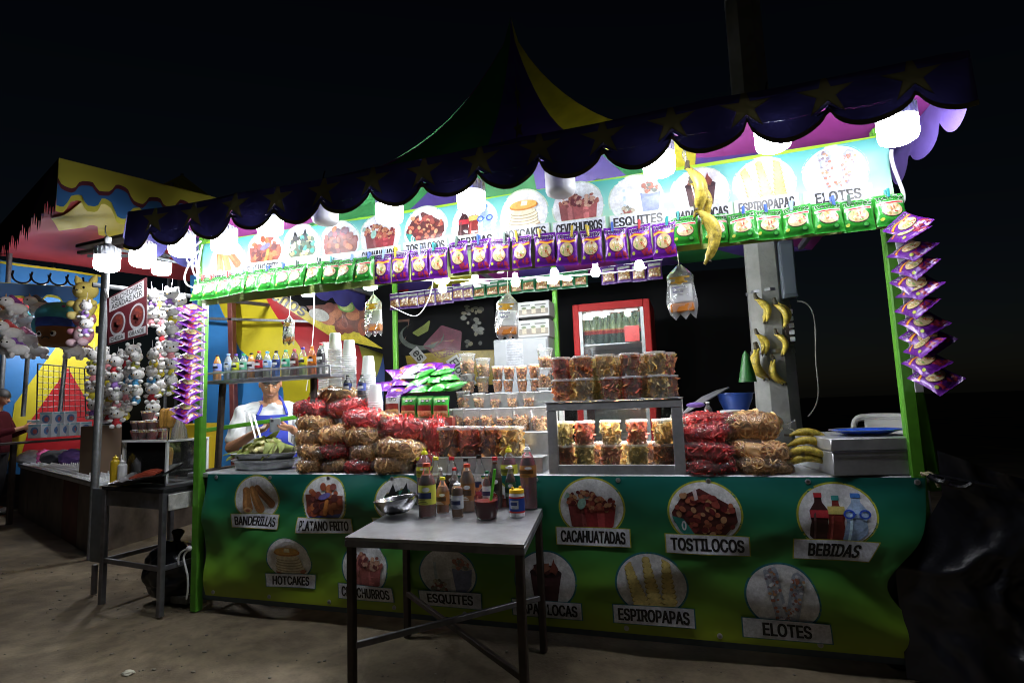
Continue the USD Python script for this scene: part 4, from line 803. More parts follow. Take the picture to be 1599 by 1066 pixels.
def corn_make(seed):
    def make(Mx, label, group):
        r = np.random.default_rng(seed); g = thing('corn_cob', label, 'corn cob', Mx, group)
        prof = [(0, -.085), (.012, -.084), (.02, -.06), (.022, 0), (.02, .05), (.012, .085), (0, .09)]
        cob = lathe(prof, 16); v = np.array(cob.vertices); v[:, :2] *= (1+.06*np.sin(v[:, 2]*520)[:, None]); cob.vertices = v
        part(g, 'kernels', cob, kern, True); hs = []
        for k in range(5):
            a = k*1.26+r.uniform(-.2, .2); curl = r.uniform(.0, .05); Lh = r.uniform(.11, .17)
            def lf(u, q, a=a, curl=curl, Lh=Lh):
                w = .026*np.sin(np.pi*np.clip(.12+q*.88, 0, 1))**.7*(1-.3*q); rad = .023+curl*q**2*2; th = a+u*w/.023*.9
                return np.stack([rad*np.cos(th), rad*np.sin(th), -.088+Lh*q], -1)
            part(g, 'husk', thick(sheet(lf, np.linspace(-1, 1, 5), np.linspace(0, 1, 9)), .0008), huskm if k % 2 else huskp, True)
        part(g, 'stalk', lathe([(0, -.1), (.011, -.099), (.013, -.085), (0, -.08)], 10), huskp, True)
        return g
    return Kind(make)
CC = [corn_make(1), corn_make(2)]
for i, (dx, dy, dz, rz, rx) in enumerate([(-.12, -.02, .05, 1.1, 1.5), (-.07, .0, .06, .9, 1.45), (-.02, -.03, .055, .5, 1.6), (.03, .0, .06, -.2, 1.5), (-.04, .03, .095, .7, 1.55), (.01, .02, .1, 1.9, 1.5), (.08, -.02, .055, -.6, 1.5), (.12, .02, .06, -.9, 1.45)]):
    CC[i % 2].put(mtx((c[0]+dx, c[1]+dy, ZC+.068+dz), rz, 0, 0)@mtx((0, 0, 0), 0, rx), 'corn cob in pale green husk on the oval tray, %s from the left' % ORD[i], 'corn cobs on the oval tray')
for i, (a, b, d) in enumerate((((.02, -.02, .1), (.10, -.08, .09), (.09, -.13, .0)), ((.06, 0, .1), (.13, -.06, .08), (.13, -.12, .02)), ((-.12, -.02, .06), (-.2, -.06, .05), (-.26, -.09, .03)), ((.1, 0, .1), (.17, -.04, .09), (.2, -.09, .04)), ((-.1, -.05, .05), (-.16, -.1, .03), (-.19, -.13, -.0)))):
    pts = wire([np.array(c)+[q[0], q[1], q[2]+.068] for q in (a, b, d)], 9)
    def leaf(u, v, pts=pts): 
        k = np.clip((v*8).astype(int), 0, 8); p = pts[k]; w = .02*np.sin(np.pi*(.15+.82*v)); return p+np.stack([u*w, u*w*.5, -.006*u**2], -1)
    solo('corn_leaf', thick(sheet(leaf, np.linspace(-1, 1, 5), np.linspace(0, 1, 9)), .0008), huskm, 'long green corn husk leaf drooping over the oval tray, %s one' % ['the longest front', 'the right front', 'the leftmost', 'the rightmost', 'the left front'][i], 'corn leaf', 'drooping corn leaves', smooth=True)
for i in range(2):
    a, b = at(389+7*i, 645+2*i, .3), at(401+8*i, 690, .22)
    solo('tong', bar(b, a, .012, .004), STEEL, 'shiny steel tong arm standing in the oval tray, the %s one' % ('left', 'right')[i], 'tong')

# ------------------------------------------------------------------ foreground table with sauces
ZT = .66; TQ = np.array([(1.568, -.764), (2.352, -.758), (2.24, -.064), (1.45, -.06)])
tb = thing('steel_table', 'low steel topped table with dark iron legs standing before the counter', 'table')
poly = Polygon(TQ); tt = trimesh.creation.extrude_polygon(poly, .012, engine='earcut'); tt.apply_translation([0, 0, ZT-.012])
part(tb, 'table_top', tt, M('table_steel', (.36, .36, .38), .33, .85, .3, 7, .08, 50))
ins = np.array(poly.buffer(-.03, join_style=2).exterior.coords)[:4]
for i in range(4):
    a, b = TQ[i], TQ[(i+1) % 4]; part(tb, 'apron', bar((*a, ZT-.026), (*b, ZT-.026), .004, .026), STEELD)
    q = TQ[i]+(TQ.mean(0)-TQ[i])*.055; part(tb, 'leg', bar((*q, -.02), (*q, ZT-.013), .032), RUST)
lg = [TQ[i]+(TQ.mean(0)-TQ[i])*.055 for i in range(4)]
part(tb, 'brace', bar((*lg[0], .22), (*lg[2], .235), .02, .025), STEELD); part(tb, 'brace', bar((*lg[3], .205), (*lg[1], .17), .02, .025), RUST)
AM, DR = (.28, .1, .02), (.1, .025, .015)
sc = [(633.5, 782, 713, 23, 'amber sauce with orange cap', (.25, .09, .025), .62, (.2, .1, .03), (.55, .08, .02), 'big0'), (654.5, 784, 714, 15, 'dark red sauce with yellow cap', DR, .8, (.1, .03, .02), (.6, .5, .03), 'sauce'),
      (664, 787, 700, 25, 'crimson sauce with tall yellow nozzle', (.2, .012, .04), .74, (.5, .45, .05), (.6, .55, .02), 'big'), (667.7, 806, 723, 27, 'red salsa with square yellow label and red cap', (.27, .04, .01), .78, (.5, .5, .06), (.55, .06, .03), 'sauce'),
      (682, 788, 713, 19, 'brown sauce with lemon yellow cap', (.2, .07, .03), .6, (.4, .4, .38), (.6, .52, .03), 'sauce'), (689, 790, 730, 13, 'dark sauce with white flip cap', (.05, .02, .015), .75, (.02, .02, .02), (.7, .7, .7), 'sauce'),
      (692, 800, 745, 20, 'orange sauce with small yellow cap and green neck', (.35, .1, .015), .75, (.3, .12, .03), (.6, .55, .02), 'sauce'), (707, 786, 713, 20, 'dark brown sauce with red cap', (.08, .025, .015), .62, (.1, .05, .03), (.5, .02, .03), 'big0'),
      (711, 793, 730, 16, 'nearly black sauce with red cap', (.03, .015, .012), .7, (.03, .02, .02), (.45, .02, .02), 'sauce'), (715, 807, 750, 18, 'brown sauce with tall white nozzle and grey label', (.3, .12, .03), .8, (.45, .46, .5), (.75, .75, .76), 'squeeze'),
      (729, 786, 715, 18, 'amber sauce with black cap', AM, .7, (.2, .1, .04), BLK, 'sauce'), (731, 798, 724, 24, 'thick orange brown sauce with red cap', (.32, .13, .03), .85, (.25, .1, .03), (.5, .05, .02), 'big0'),
      (750, 786, 710, 20, 'clear liquid with white label and black cap', (.3, .3, .3), .3, (.5, .5, .52), BLK, 'sauce'), (762, 793, 735, 15, 'red sauce with white label and dark green cap', (.25, .03, .02), .8, (.6, .58, .56), (.02, .14, .06), 'sauce'),
      (775, 792, 713, 20, 'dark sauce with black label and red cap', (.1, .04, .015), .9, (.05, .04, .03), (.5, .02, .03), 'sauce'), (797, 786, 696, 26, 'crimson sauce with yellow nozzle and lime label', (.18, .01, .04), .78, (.4, .42, .04), (.6, .55, .02), 'big'),
      (798.5, 790, 727, 17, 'brown sauce with round white cap and green label', (.08, .04, .02), .8, (.05, .16, .08), (.72, .72, .72), 'sauce'), (827, 794, 694, 26, 'pink red sauce with white nozzle, tallest of all', (.3, .02, .05), .8, (.4, .16, .04), (.72, .72, .75), 'big')]
for px, pb, pt, wp, w, lq, fi, lb, cp, sty in sc:
    p = atz(px, pb, ZT); k = FPX/((p-CAM)@fw); q = at(px, pt, p[1]); h = q[2]-ZT
    bottle('sauce_bottle', 'bottle of %s on the steel table' % w, 'bottle', (p[0], p[1], ZT+.001), wp/k/2, h, lq, fi, lb, cp, sty if sty != 'big0' else 'soda', (.5, .68) if sty == 'big' else (.24, .6), 'sauce bottles on the steel table', (.02, .03, .1) if sum(lb) > 1 else None)
p = atz(755.5, 812, ZT); jar = thing('chili_jar', 'squat glass jar of dark red chili sauce on the table', 'jar', mtx((p[0], p[1]+.04, ZT+.001)))
part(jar, 'glass', lathe([(0, 0), (.04, 0), (.048, .008), (.056, .05), (.058, .1), (.055, .105)], 26), GLASS, 40); part(jar, 'sauce', lathe([(0, .004), (.04, .004), (.046, .01), (.0535, .05), (.055, .083), (0, .085)], 26), plain('chili_paste', (.14, .012, .008), .25), 40)
solo('spoon', tube(wire([(p[0]+.01, p[1]+.03, ZT+.02), (p[0]+.03, p[1]+.04, ZT+.12), (p[0]+.045, p[1]+.045, ZT+.225)], 10), [.007]*10, 8), plain('bright_green_plastic', (.1, .55, .03), .35), 'bright green plastic spoon handle sticking out of the chili jar', 'spoon')
p = atz(805, 808, ZT); tub = thing('spice_tub', 'white plastic tub with blue label and yellow flip lid on the table', 'tub', mtx((p[0], p[1]+.03, ZT+.001)))
part(tub, 'body', lathe([(0, 0), (.034, 0), (.036, .004), (.036, .1), (.033, .108), (0, .108)], 24), WHITEP, 40); part(tub, 'label', lathe([(.0368, .028), (.0368, .086)], 24), plain('tub_label_blue', (.02, .06, .3), .35), 40)
part(tub, 'label_band', cat([lathe([(.0372, .02), (.0372, .028)], 24), lathe([(.0372, .086), (.0372, .094)], 24)]), plain('tub_band_red', (.5, .03, .03), .35))
part(tub, 'lid', cat([lathe([(0, .1085), (.035, .1085), (.036, .113), (.034, .124), (0, .126)], 24), box(-.02, -.008, -.02, -.012, .12, .138, .002), box(.008, .02, .01, .018, .12, .138, .002)]), plain('lid_yellow', (.75, .45, .02), .35), 40)
P = Print(); P.poly(sbox(-.03, .04, .012, .078), (.5, .5, .52), 1, .01); P.poly(sbox(-.026, .055, .005, .07), (.03, .05, .2), 2, .01)
m_, c_ = P.mesh(lambda x, y, l: np.stack([(.0374+.0004*l)*np.cos(-1.4+x/.037), (.0374+.0004*l)*np.sin(-1.4+x/.037), y], -1)); part(tub, 'label_print', m_, PRINT, col=c_)
p = atz(617, 806, ZT); bw = thing('steel_bowl', 'shallow stainless steel bowl tilted at the left of the sauce table', 'bowl', mtx((p[0], p[1]+.03, ZT+.012), 0, .0, -.12))
part(bw, 'shell', thick(lathe([(0, .0), (.05, .0), (.08, .02), (.105, .055), (.11, .07), (.115, .071)], 34), .0015), M('mirror_steel', (.5, .5, .52), .2, 1), 60)
part(bw, 'limes', cat([ball((-.02+.022*math.cos(k*1.3), .022*math.sin(k*1.3), .026+.01*(k % 3)), .02, 2, (1, 1, .7)) for k in range(7)]), M('lime_peel', (.3, .36, .14), .5, 0, .5, 40), True)

# ------------------------------------------------------------------ bananas, steel griddle, things at the right of the counter
banm = M('banana_skin', (.6, .45, .06), .45, 0, .75, 48, .12, 50, rand=.12); tipm = M('banana_tip', (.05, .04, .02), .7)
def banana_mesh(Lb=.2, r=.0185, curve=.05):
    s = np.linspace(0, 1, 15); pts = np.stack([curve*np.sin(np.pi*s)-0, 0*s, -Lb*s], -1); rad = r*np.interp(s, [0, .07, .14, .3, .6, .86, .95, 1], [.3, .34, .6, .95, 1, .72, .34, .26])
    return tube(pts, rad, 6)
def bunch_make(n, name, Lb=.2, fan=.3, curve=.05, rad=.0185):
    def make(Mx, label, group):
        g = thing(name, label, 'bananas', Mx, group); r = random.Random(n)
        for i in range(n):
            k = i-(n-1)/2; T = mtx((.012*k, .012*(i % 2), 0), k*fan+r.uniform(-.2, .2), r.uniform(-.12, .12), k*.12)
            b = banana_mesh(Lb*r.uniform(.9, 1.05), rad, curve); b.apply_transform(T); o = part(g, 'banana', b, banm, True)
            t = ball((curve*.04, 0, -Lb*.985), .0065, 1); t.apply_transform(T); part(o, 'tip', t, tipm, True)
        part(g, 'stem', tube([(0, 0, -.006), (0, .002, .018), (.003, .004, .034)], [.014, .011, .009], 8), tipm)
        return g
    return make
bun = [Kind(bunch_make(2, 'banana_bunch', .235, .5, .055, .026)), Kind(bunch_make(3, 'banana_bunch', .15, .45, .04))]
p = at(1073, 262, -.16); bun[0].put(mtx(p, -.7, 0, -.02), 'ripe yellow banana pair hanging highest from the eaves over the header banner', 'bananas hanging over the header banner')
p = at(1088, 326, -.155); bun[0].put(mtx(p, .2, 0, -.14, 1.1), 'ripe yellow banana pair hanging lower, tips below the green snack bags', 'bananas hanging over the header banner')
p1 = at(1094, 300, -.16); bun[0].put(mtx(at(1080, 285, -.16), .3, .05, -.28, .85), 'short ripe banana pair in the middle of the hanging banana string', 'bananas hanging over the header banner')
solo('banana_string', tube(wire([at(1071, 246, -.15), at(1073, 262, -.155), at(1090, 326, -.15)], 12), .003, 5), CORD, 'thin white string holding the bananas under the eaves', 'string')
solo('string_hook', cat([tube(wire([at(1071, 232, -.2), at(1068, 240, -.16), at(1071, 250, -.155)], 8), .009, 6)]), FILM, 'twisted clear plastic tie above the hanging bananas', 'tie')
# utility post with bananas, meter box and cables
POST = M('post_concrete', (.22, .22, .21), .8, 0, .35, 5, .25, 40)
pb = atz(1196, 760, 0) ; pc = at(1204, 520, 1.25)
up_ = thing('utility_post', 'tall octagonal grey concrete utility post behind the counter with bananas on it', 'post', mtx((pc[0], pc[1], 0)))
th = np.arange(9)*math.pi/4+.39
part(up_, 'shaft', trimesh.Trimesh(*(lambda v: (v, np.vstack([[[k, (k+1) % 8, (k+1) % 8+8], [k, (k+1) % 8+8, k+8]] for k in range(8)]+[[[8, 8+k, 8+k+1] for k in range(1, 7)]])))(np.array([[.145*math.cos(a), .145*math.sin(a), -.05] for a in th[:8]]+[[.09*math.cos(a), .09*math.sin(a), 9.0] for a in th[:8]])), process=False), POST, False)
part(up_, 'steel_band', lathe([(.136, 1.45), (.139, 1.45), (.139, 1.475), (.136, 1.475)], 8), STEELD, False); part(up_, 'steel_band', lathe([(.13, 1.86), (.137, 1.86), (.137, 1.88), (.13, 1.88)], 8), STEELD, False)
mb = at(1229, 422, 1.13); t = thing('meter_box', 'narrow grey blue electric meter box fixed to the concrete post', 'meter box', mtx(mb))
part(t, 'case', box(-.045, .045, -.05, .03, -.19, .19, .006), M('meter_grey', (.07, .085, .11), .6, .1, .2, 10)); part(t, 'cover', box(-.036, .036, -.056, -.051, -.165, .165, .002), M('meter_cover', (.09, .11, .14), .6, .1)); part(t, 'conduit', tube([(0, 0, .19), (0, .01, .6)], .014, 8), TUBE)
sw = at(1231, 505, 1.13); t = thing('switch_block', 'column of small pale switches below the meter box on the post', 'switch', mtx(sw))
part(t, 'back_plate', box(-.025, .025, -.006, .02, -.14, .12, .002), RUST)
for k in range(5): part(t, 'switch', box(.0, .03, -.02, -.0065, .06-k*.045, .09-k*.045, .003), WHITEP)
solo('power_cable', tube(wire([at(1245, 470, 1.1), at(1272, 500, 1.1), at(1274, 560, 1.1), at(1278, 610, 1.1), at(1262, 650, 1.1)], 30), .005, 6), plain('grey_cord', (.2, .19, .17)), 'thin grey cable hanging in loops right of the concrete post', 'cable')
for i, (px, py, w) in enumerate([(1181, 466, 'upper left'), (1211, 474, 'upper right'), (1182, 521, 'middle left'), (1212, 521, 'middle right'), (1182, 545, 'lower left'), (1208, 562, 'lowest right')]):
    p = at(px, py, pc[1]-.16); bun[1].put(mtx(p, [.4, -.2, .6, .1, -2.6, -2.8][i], 0, [-.3, -.25, -.3, -.2, .25, .35][i]*1.0, [1.15, 1.15, 1.0, 1.0, 1.4, 1.15][i]), 'small bunch of yellow bananas hung on the concrete post, %s one' % w, 'banana bunches on the concrete post')
for i, (px, py, rz, ry, w, Y) in enumerate([(1232, 680, .3, -1.35, 'top', .14), (1228, 697, .1, -1.5, 'second from the top', .12), (1222, 713, -.1, -1.55, 'third from the top', .1), (1224, 728, .05, -1.62, 'lowest', .09)]):
    p = at(px, py, Y); bb = banana_mesh(.2, .021, .035); R = mtx(p, rz, 0, ry, 1.0)
    t = thing('banana', 'ripe spotted banana on the counter by the wheel snacks, %s' % w, 'banana', R, 'bananas on the counter'); part(t, 'skin', bb, banm, True); part(t, 'stem', tube([(.004, 0, .0), (.0, 0, .02)], .006, 6), tipm); part(t, 'tip', ball((.0, 0, -.2), .007, 1), tipm)
    R2 = mtx((p[0]+.01, p[1]+.06, p[2]-.003), rz+.12, 0, ry, .95)
    t = thing('banana', 'ripe spotted banana tucked behind another on the counter, %s' % w, 'banana', R2, 'bananas on the counter'); part(t, 'skin', bb, banm, True); part(t, 'tip', ball((.0, 0, -.2), .007, 1), tipm)
# steel griddle box set askew, blue plate on it
Zg = ZC; g = thing('steel_griddle', 'low stainless steel griddle box standing askew at the right end of the counter', 'griddle', mtx((3.76, .02, Zg), .16))
part(g, 'body', box(-.2, .12, -.02, .42, .002, .105, .004), STEEL); part(g, 'lid', box(-.205, .125, -.025, .425, .108, .165, .005), STEEL); part(g, 'side_panel', box(.126, .19, .03, .4, .002, .16, .004), STEELD); part(g, 'edge_strip', box(-.206, .126, -.028, -.026, .101, .109), STEELD)
p = at(1355, 677, .16); pz = Zg+.17; t = thing('blue_plate', 'blue oval enamel plate with white scraps on the steel griddle', 'plate', mtx((p[0]-.01, p[1]-.01, pz-.003), .1))
part(t, 'dish', thick(lathe([(0, .004), (.09, .004), (.12, .014), (.148, .022)], 34, 1.0, .72), .002), M('blue_enamel', (.02, .08, .55), .3, 0, .5, 30), 50); part(t, 'rim', lathe([(.146, .022), (.154, .024), (.154, .026), (.146, .025)], 34, 1.0, .72), STEEL)
part(t, 'scraps', cat([moved(ball((0, 0, 0), .01, 1, (1.6, .8, .4)), (.04+.02*math.cos(k*2.2), .03*math.sin(k*1.7), .012), k) for k in range(8)]), WHITEP)
# white chair behind
ch = at(1372, 660, .9); t = thing('white_chair', 'white plastic chair whose rounded back shows dimly behind the griddle', 'chair', mtx((ch[0], .95, 0), -.5, 0, 0, (.8, .8, 1))); chm = M('chair_plastic', (.5, .5, .5), .4)
zt = at(1390, 650, .95)[2]
part(t, 'backrest', tube(wire([(-.22, .2, .4), (-.21, .22, zt-.1), (-.12, .23, zt-.01), (.12, .23, zt-.01), (.21, .22, zt-.1), (.22, .2, .4)], 26), .022, 8), chm); part(t, 'slat', box(-.13, .13, .215, .235, .5, zt-.02, .005), chm); part(t, 'seat', box(-.22, .22, -.22, .22, .4, .43, .01), chm)
for sx in (-1, 1):
    for sy in (-1, 1): part(t, 'leg', bar((sx*.21, sy*.2, 0), (sx*.18, sy*.18, .4), .035), chm)
# work table at the back and small things on it
wt = thing('back_table', 'dark work table behind the counter at the right', 'table'); a = at(1075, 690, .75)
part(wt, 'table_top', box(2.9, 4.2, .78, 1.02, .70, .73, .004), STEELD)
for x in (2.95, 4.15):
    for y in (.82, .98): part(wt, 'leg', box(x-.015, x+.015, y-.015, y+.015, -.02, .699), RUST)
def on_back(px, py, Y=.9): p = at(px, py, Y); p[2] = .731; return p
q = at(1100, 612, .88); pan = thing('lidded_pan', 'dark flat pan with a tilted grey lid in the dark behind the glass case', 'pan', mtx((q[0], .9, .731)))
part(pan, 'pan', thick(lathe([(0, .0), (.15, 0), (.17, .05), (.175, .3), (.18, .302)], 26, 1, .6), .003), M('black_pan', (.02, .02, .022), .4, .5)); part(pan, 'lid', moved(lathe([(0, .03), (.1, .02), (.17, 0), (.17, .006), (.1, .027), (0, .037)], 26, 1, .6), (.0, -.02, .42), ry=-.5), STEELD)
q = on_back(1150, 612); bl = thing('blue_basin', 'blue plastic basin behind the glass case beside the post', 'basin', mtx((q[0]-.01, .9, at(1150, 625, .9)[2]-.06))); part(bl, 'bowl', thick(lathe([(0, 0), (.07, 0), (.1, .07), (.105, .1), (.115, .104)], 24), .003), M('blue_plastic', (.02, .07, .35), .4), 50)
solo('basin_stand', box(q[0]-.07, q[0]+.05, .84, .96, .731, at(1150, 625, .9)[2]-.062), RUST, 'dark crate carrying the blue basin behind the glass case', 'crate')
q = at(1165, 560, .95); solo('green_cone', lathe([(0, 0), (.055, 0), (.02, .17), (.0, .2)], 16).apply_translation([q[0], .96, at(1165, 596, .96)[2]]), M('green_plastic', (.01, .09, .012), .5), 'tall green plastic cone standing against the concrete post', 'cone')
for px, py, w, h, r, lq in ((1106, 645, 'small brown bottle with white cap behind the red chili bags', .12, .022, (.05, .02, .01)), (1161, 652, 'dark jar with steel lid behind the wheel snack bags', .07, .035, (.05, .03, .025))):
    p = at(px, py, .3); bottle('back_bottle', w, 'bottle', (p[0], p[1], ZC+.001+max(0, p[2]-.06-ZC)), r, h, lq, .8, None, (.6, .6, .6), 'sauce')
    solo('block', box(p[0]-.03, p[0]+.03, p[1]-.03, p[1]+.03, ZC+.0005, max(ZC+.001, p[2]-.06)), RUST, 'dark wooden block under the '+w.split(' with')[0], 'block')
p = at(1140, 644, .34); solo('plastic_disc', lathe([(0, 0), (.05, 0), (.052, .012), (.0, .014)], 22).apply_translation(p), WHITEP, 'flat white plastic disc on top of the heap right of the glass case', 'disc')
p = at(1086, 632, .35); solo('violet_cloth', ball(p, .03, 2, (1.6, 1, .5)), M('violet_cloth', (.15, .08, .35), .7), 'small folded violet cloth right of the glass case', 'cloth')
# black plastic sheeting at the right end
blk = M('black_plastic_sheet', (.009, .009, .012), .3, 0, 0, 9, .5, 16)
def bs2(u, v):
    e0 = 3.76+.2*np.clip((v-.5)/.3, 0, 1)**.8; n = meshkit.fbm(np.stack([u*4, v*4, 0*u], -1), 4, 5)-.5; rd = 1-np.abs(2*meshkit.fbm(np.stack([u*7+v*2, v*3-u, 0*u+3], -1), 3, 9)-1)
    k = np.clip(u*5, 0, 1); w = (.5+.5*np.sin(11*u+2.5*v+n*4))
    return np.stack([e0+u*(5.0-e0)+.05*n*k, -.02-.20*u*(1.2-.6*v)-k*(.07*w*(1-.4*v)+.10*n+.06*rd**3), .0+(.93-.34*u**.8)*v+.05*n*k*v], -1)
t = thing('black_plastic_sheet', 'crumpled black plastic sheeting tied to the right end of the counter', 'plastic sheet')
part(t, 'sheet', sheet(bs2, np.linspace(0, 1, 110), np.linspace(0, 1, 80)), blk, True)
part(t, 'knot', cat([tube(wire([at(1450+5*k, 742, -.05), at(1470+22*k, 752+8*(k % 2), -.08), at(1480+38*k, 748+6*k, -.1)], 10), .012-.002*k, 6) for k in range(3)]), blk)
t = thing('rubbish_bag', 'knotted black rubbish bag lying at the foot of the black sheeting', 'bag')
g0 = atz(1470, 1062, 0); g0[1] += .12; b_ = trimesh.creation.icosphere(4, 1.0); v = np.array(b_.vertices); f = meshkit.fbm(v*2.4, 4, 7)
b_.vertices = v*(.8+.5*f)[:, None]*[.2, .15, .1]+g0+[0, .05, .06]; part(t, 'body', b_, blk, True); part(t, 'neck', tube(wire([g0+[-.14, 0, .08], g0+[-.2, -.02, .13], g0+[-.25, -.03, .12]], 8), [.02, .014, .02, .03, .03, .03, .03, .02], 8), blk)
solo('rope_end', cat([tube(wire([at(1440, 742, -.02), at(1452, 738, -.04), at(1462, 748, -.04)], 10), .006, 6), tube(wire([at(1438, 738, -.02), at(1455, 745, -.05), at(1466, 760, -.05)], 10), .006, 6)]), plain('straw_rope', (.4, .35, .22), .8), 'frayed straw coloured rope tied round the right post at counter height', 'rope')

# ------------------------------------------------------------------ clear bags of napkins hung under the eaves
def napkin_make(Mx, label, group):
    g = thing('napkin_bag', label, 'hanging bag', Mx, group)
    def sk(u, v, sd): 
        w = .068*np.interp(v, [0, .2, .35, .75, 1], [.15, .8, .78, .95, .75]); return np.stack([u*w, sd*.016*(1-u**2)*np.sin(np.pi*np.clip(v, .02, .98))**.5+.004*np.sin(9*v+5*u), -.22*v-.012*np.sin(8*u)*v], -1)
    a = [sheet(lambda u, v, s=s: sk(u, v, s), np.linspace(-1, 1, 11), np.linspace(0, 1, 15)) for s in (-1, 1)]
    part(g, 'film', cat(a), MILK, True); part(g, 'napkins', box(-.045, .045, -.008, .008, -.16, -.085, .004), WHITEP)
    part(g, 'sauce_sachets', box(-.048, .048, -.0095, .0095, -.2, -.163, .004), plain('orange_sachet', (.6, .2, .03), .35))
    P = Print()
    for k in range(4): P.poly(sbox(-.04+.003*k, -.06-.02*k, .04-.01*k, -.052-.02*k), (.6, .35, .06) if k < 2 else (.3, .3, .4), 1)
    P.poly(ell(0, -.07, .02, .015), (.65, .4, .05), 1)
    m_, c_ = P.mesh(lambda x, y, l: np.stack([x, -.0172+0*x, y], -1)); part(g, 'film_print', m_, PRINT, col=c_)
    part(g, 'string', tube([(0, 0, 0), (.002, .0, .3)], .002, 5), CORD); return g
MILK = MF('milky_film', (.95, .95, .95), .22, (.8, .8, .8), .15, 1.0, 45, 1.4)
nk = Kind(napkin_make)
for px, py, Y, s, w in ((452, 493, .5, .95, 'hanging leftmost over the soft drink rack'), (583, 460, .15, 1.15, 'hanging below the leftmost purple chip bags'), (792, 458, .12, 1.18, 'hanging before the steel cabinet'), (1060, 414, .05, 1.2, 'hanging below the lowest banana')):
    p = at(px, py, Y); nk.put(mtx(p, .1*math.sin(px), 0, .05*math.cos(px), s), 'clear printed bag of napkins '+w, 'hanging napkin bags')
p = at(490, 445, .6); solo('lamp_wire', tube(wire([p, at(489, 520, .6), at(478, 610, .62)], 12), .003, 5), CORD, 'thin white cord hanging straight down left of the foam cups', 'cord')

# ------------------------------------------------------------------ behind the stall: painted tarpaulins, fridge, steel cabinet
def quad_sheet(pts, Y, bulge=.05, lev=0):
    P = Print(); P.poly(Polygon(pts).buffer(0), (0, 0, 0), 0, 12); V = np.vstack(P.V); F = np.vstack(P.F)
    q = np.array([at(x, y, Y) for x, y in V]); q[:, 1] += bulge*np.sin(q[:, 0]*4+q[:, 2]*1.5)*.5+.02*np.sin(q[:, 2]*9+q[:, 0]*3)-lev
    return trimesh.Trimesh(q, F, process=False)
TARP = {k: M(k+'_tarpaulin', c, .45 if k != 'black' else .9, 0, .12, 3, .1, 14, trans=.1, spec=.5 if k != 'black' else .15) for k, c in {'blue': (.035, .2, .5), 'yellow': (.62, .52, .02), 'red': (.45, .015, .02), 'olive': (.3, .3, .03), 'navy': (.02, .06, .25), 'black': (.006, .006, .007)}.items()}
tp = thing('striped_tarpaulin', 'blue, yellow and red striped tarpaulin wall behind the seated man', 'tarpaulin')
for k, pts in (('blue', [(300, 430), (325, 430), (345, 490), (374, 545), (440, 605), (440, 760), (300, 760)]), ('yellow', [(325, 430), (398, 430), (435, 496), (468, 540), (505, 620), (560, 700), (560, 760), (440, 760), (440, 605), (374, 545), (345, 490)]), ('red', [(398, 430), (640, 430), (640, 500), (556, 528), (575, 620), (640, 760), (560, 760), (560, 700), (505, 620), (468, 540), (435, 496)]), ('olive', [(556, 528), (610, 510), (594, 560), (575, 620)]), ('navy', [(640, 500), (640, 760), (575, 620), (594, 560), (610, 510)])):
    part(tp, 'stripe', quad_sheet(pts, 2.3), TARP[k], True)
part(tp, 'post', bar(at(361, 455, 2.2), at(368, 760, 2.2), .07), M('brown_red_post', (.14, .035, .03), .5, 0, .3, 12)); part(tp, 'rail', bar(at(318, 497, 2.18), at(520, 503, 2.18), .03), TUBE)
nb = thing('nacho_banner', 'slanted dark food banner with yellow band and lime slices behind the cups', 'banner')
part(nb, 'sheet', quad_sheet([(405, 440), (620, 440), (620, 560), (520, 526)], 2.05, .03), TARP['black'], True)
def pp(P, Y, by=.03):
    def fn(x, y, l):
        q = np.array([at(a, b, Y) for a, b in zip(x, y)]); q[:, 1] += by*np.sin(q[:, 0]*4+q[:, 2]*1.5)*.5+.02*np.sin(q[:, 2]*9+q[:, 0]*3)-.002*l
        return q
    return P.mesh(fn)
P = Print(); P.poly(Polygon([(407, 452), (424, 444), (500, 500), (560, 519), (600, 545), (520, 528)]), (.6, .48, .04), 1, 10)
P.poly(Polygon([(480, 478), (560, 470), (606, 520), (560, 520), (500, 502)]), (.16, .05, .03), 2, 10)
r = random.Random(4)
for k in range(16): P.poly(ell(r.uniform(505, 595), r.uniform(478, 515), r.uniform(7, 14), r.uniform(5, 9), r.uniform(0, 90), 4), [(.3, .08, .04), (.2, .05, .03), (.42, .15, .06)][k % 3], 2.5+.05*k)
P.poly(ell(500, 492, 16, 9, 20), (.5, .5, .45), 3.5); P.poly(ell(540, 478, 14, 9, 15), (.12, .3, .04), 4); P.poly(ell(540, 478, 11, 7, 15), (.4, .5, .15), 5)
v_, f_, sz = text_tris('Nachos'); xy = v_*[92, -20]; ca, sa = math.cos(.52), math.sin(.52); xy = xy@np.array([[ca, sa], [-sa, ca]])+[396, 450]
P.tri(xy, f_, (.01, .01, .01), 3)
m_, c_ = pp(P, 2.05); part(nb, 'food_print', m_, PRINT, col=c_)
eb = thing('elote_banner', 'dark food banner with green leaf, magenta shape and yellow lower strip behind the snack heap', 'banner')
part(eb, 'sheet', quad_sheet([(596, 455), (770, 455), (778, 660), (600, 660)], 1.98, .03), TARP['black'], True)
P = Print(); P.poly(Polygon([(635, 556), (700, 548), (775, 546), (775, 600), (640, 605)]), (.17, .12, .012), 1, 10); P.poly(Polygon([(668, 540), (690, 512), (716, 520), (716, 546), (690, 556)]).buffer(4), (.07, .007, .022), 1, 10)
P.poly(Polygon([(648, 520), (664, 508), (670, 502), (668, 516), (655, 524)]).buffer(1.5), (.1, .12, .02), 2); P.poly(Polygon([(620, 500), (640, 498), (636, 530), (622, 540)]), (.08, .03, .015), 1); P.poly(Polygon([(675, 535), (710, 530), (695, 548), (678, 550)]), (.1, .03, .01), 2)
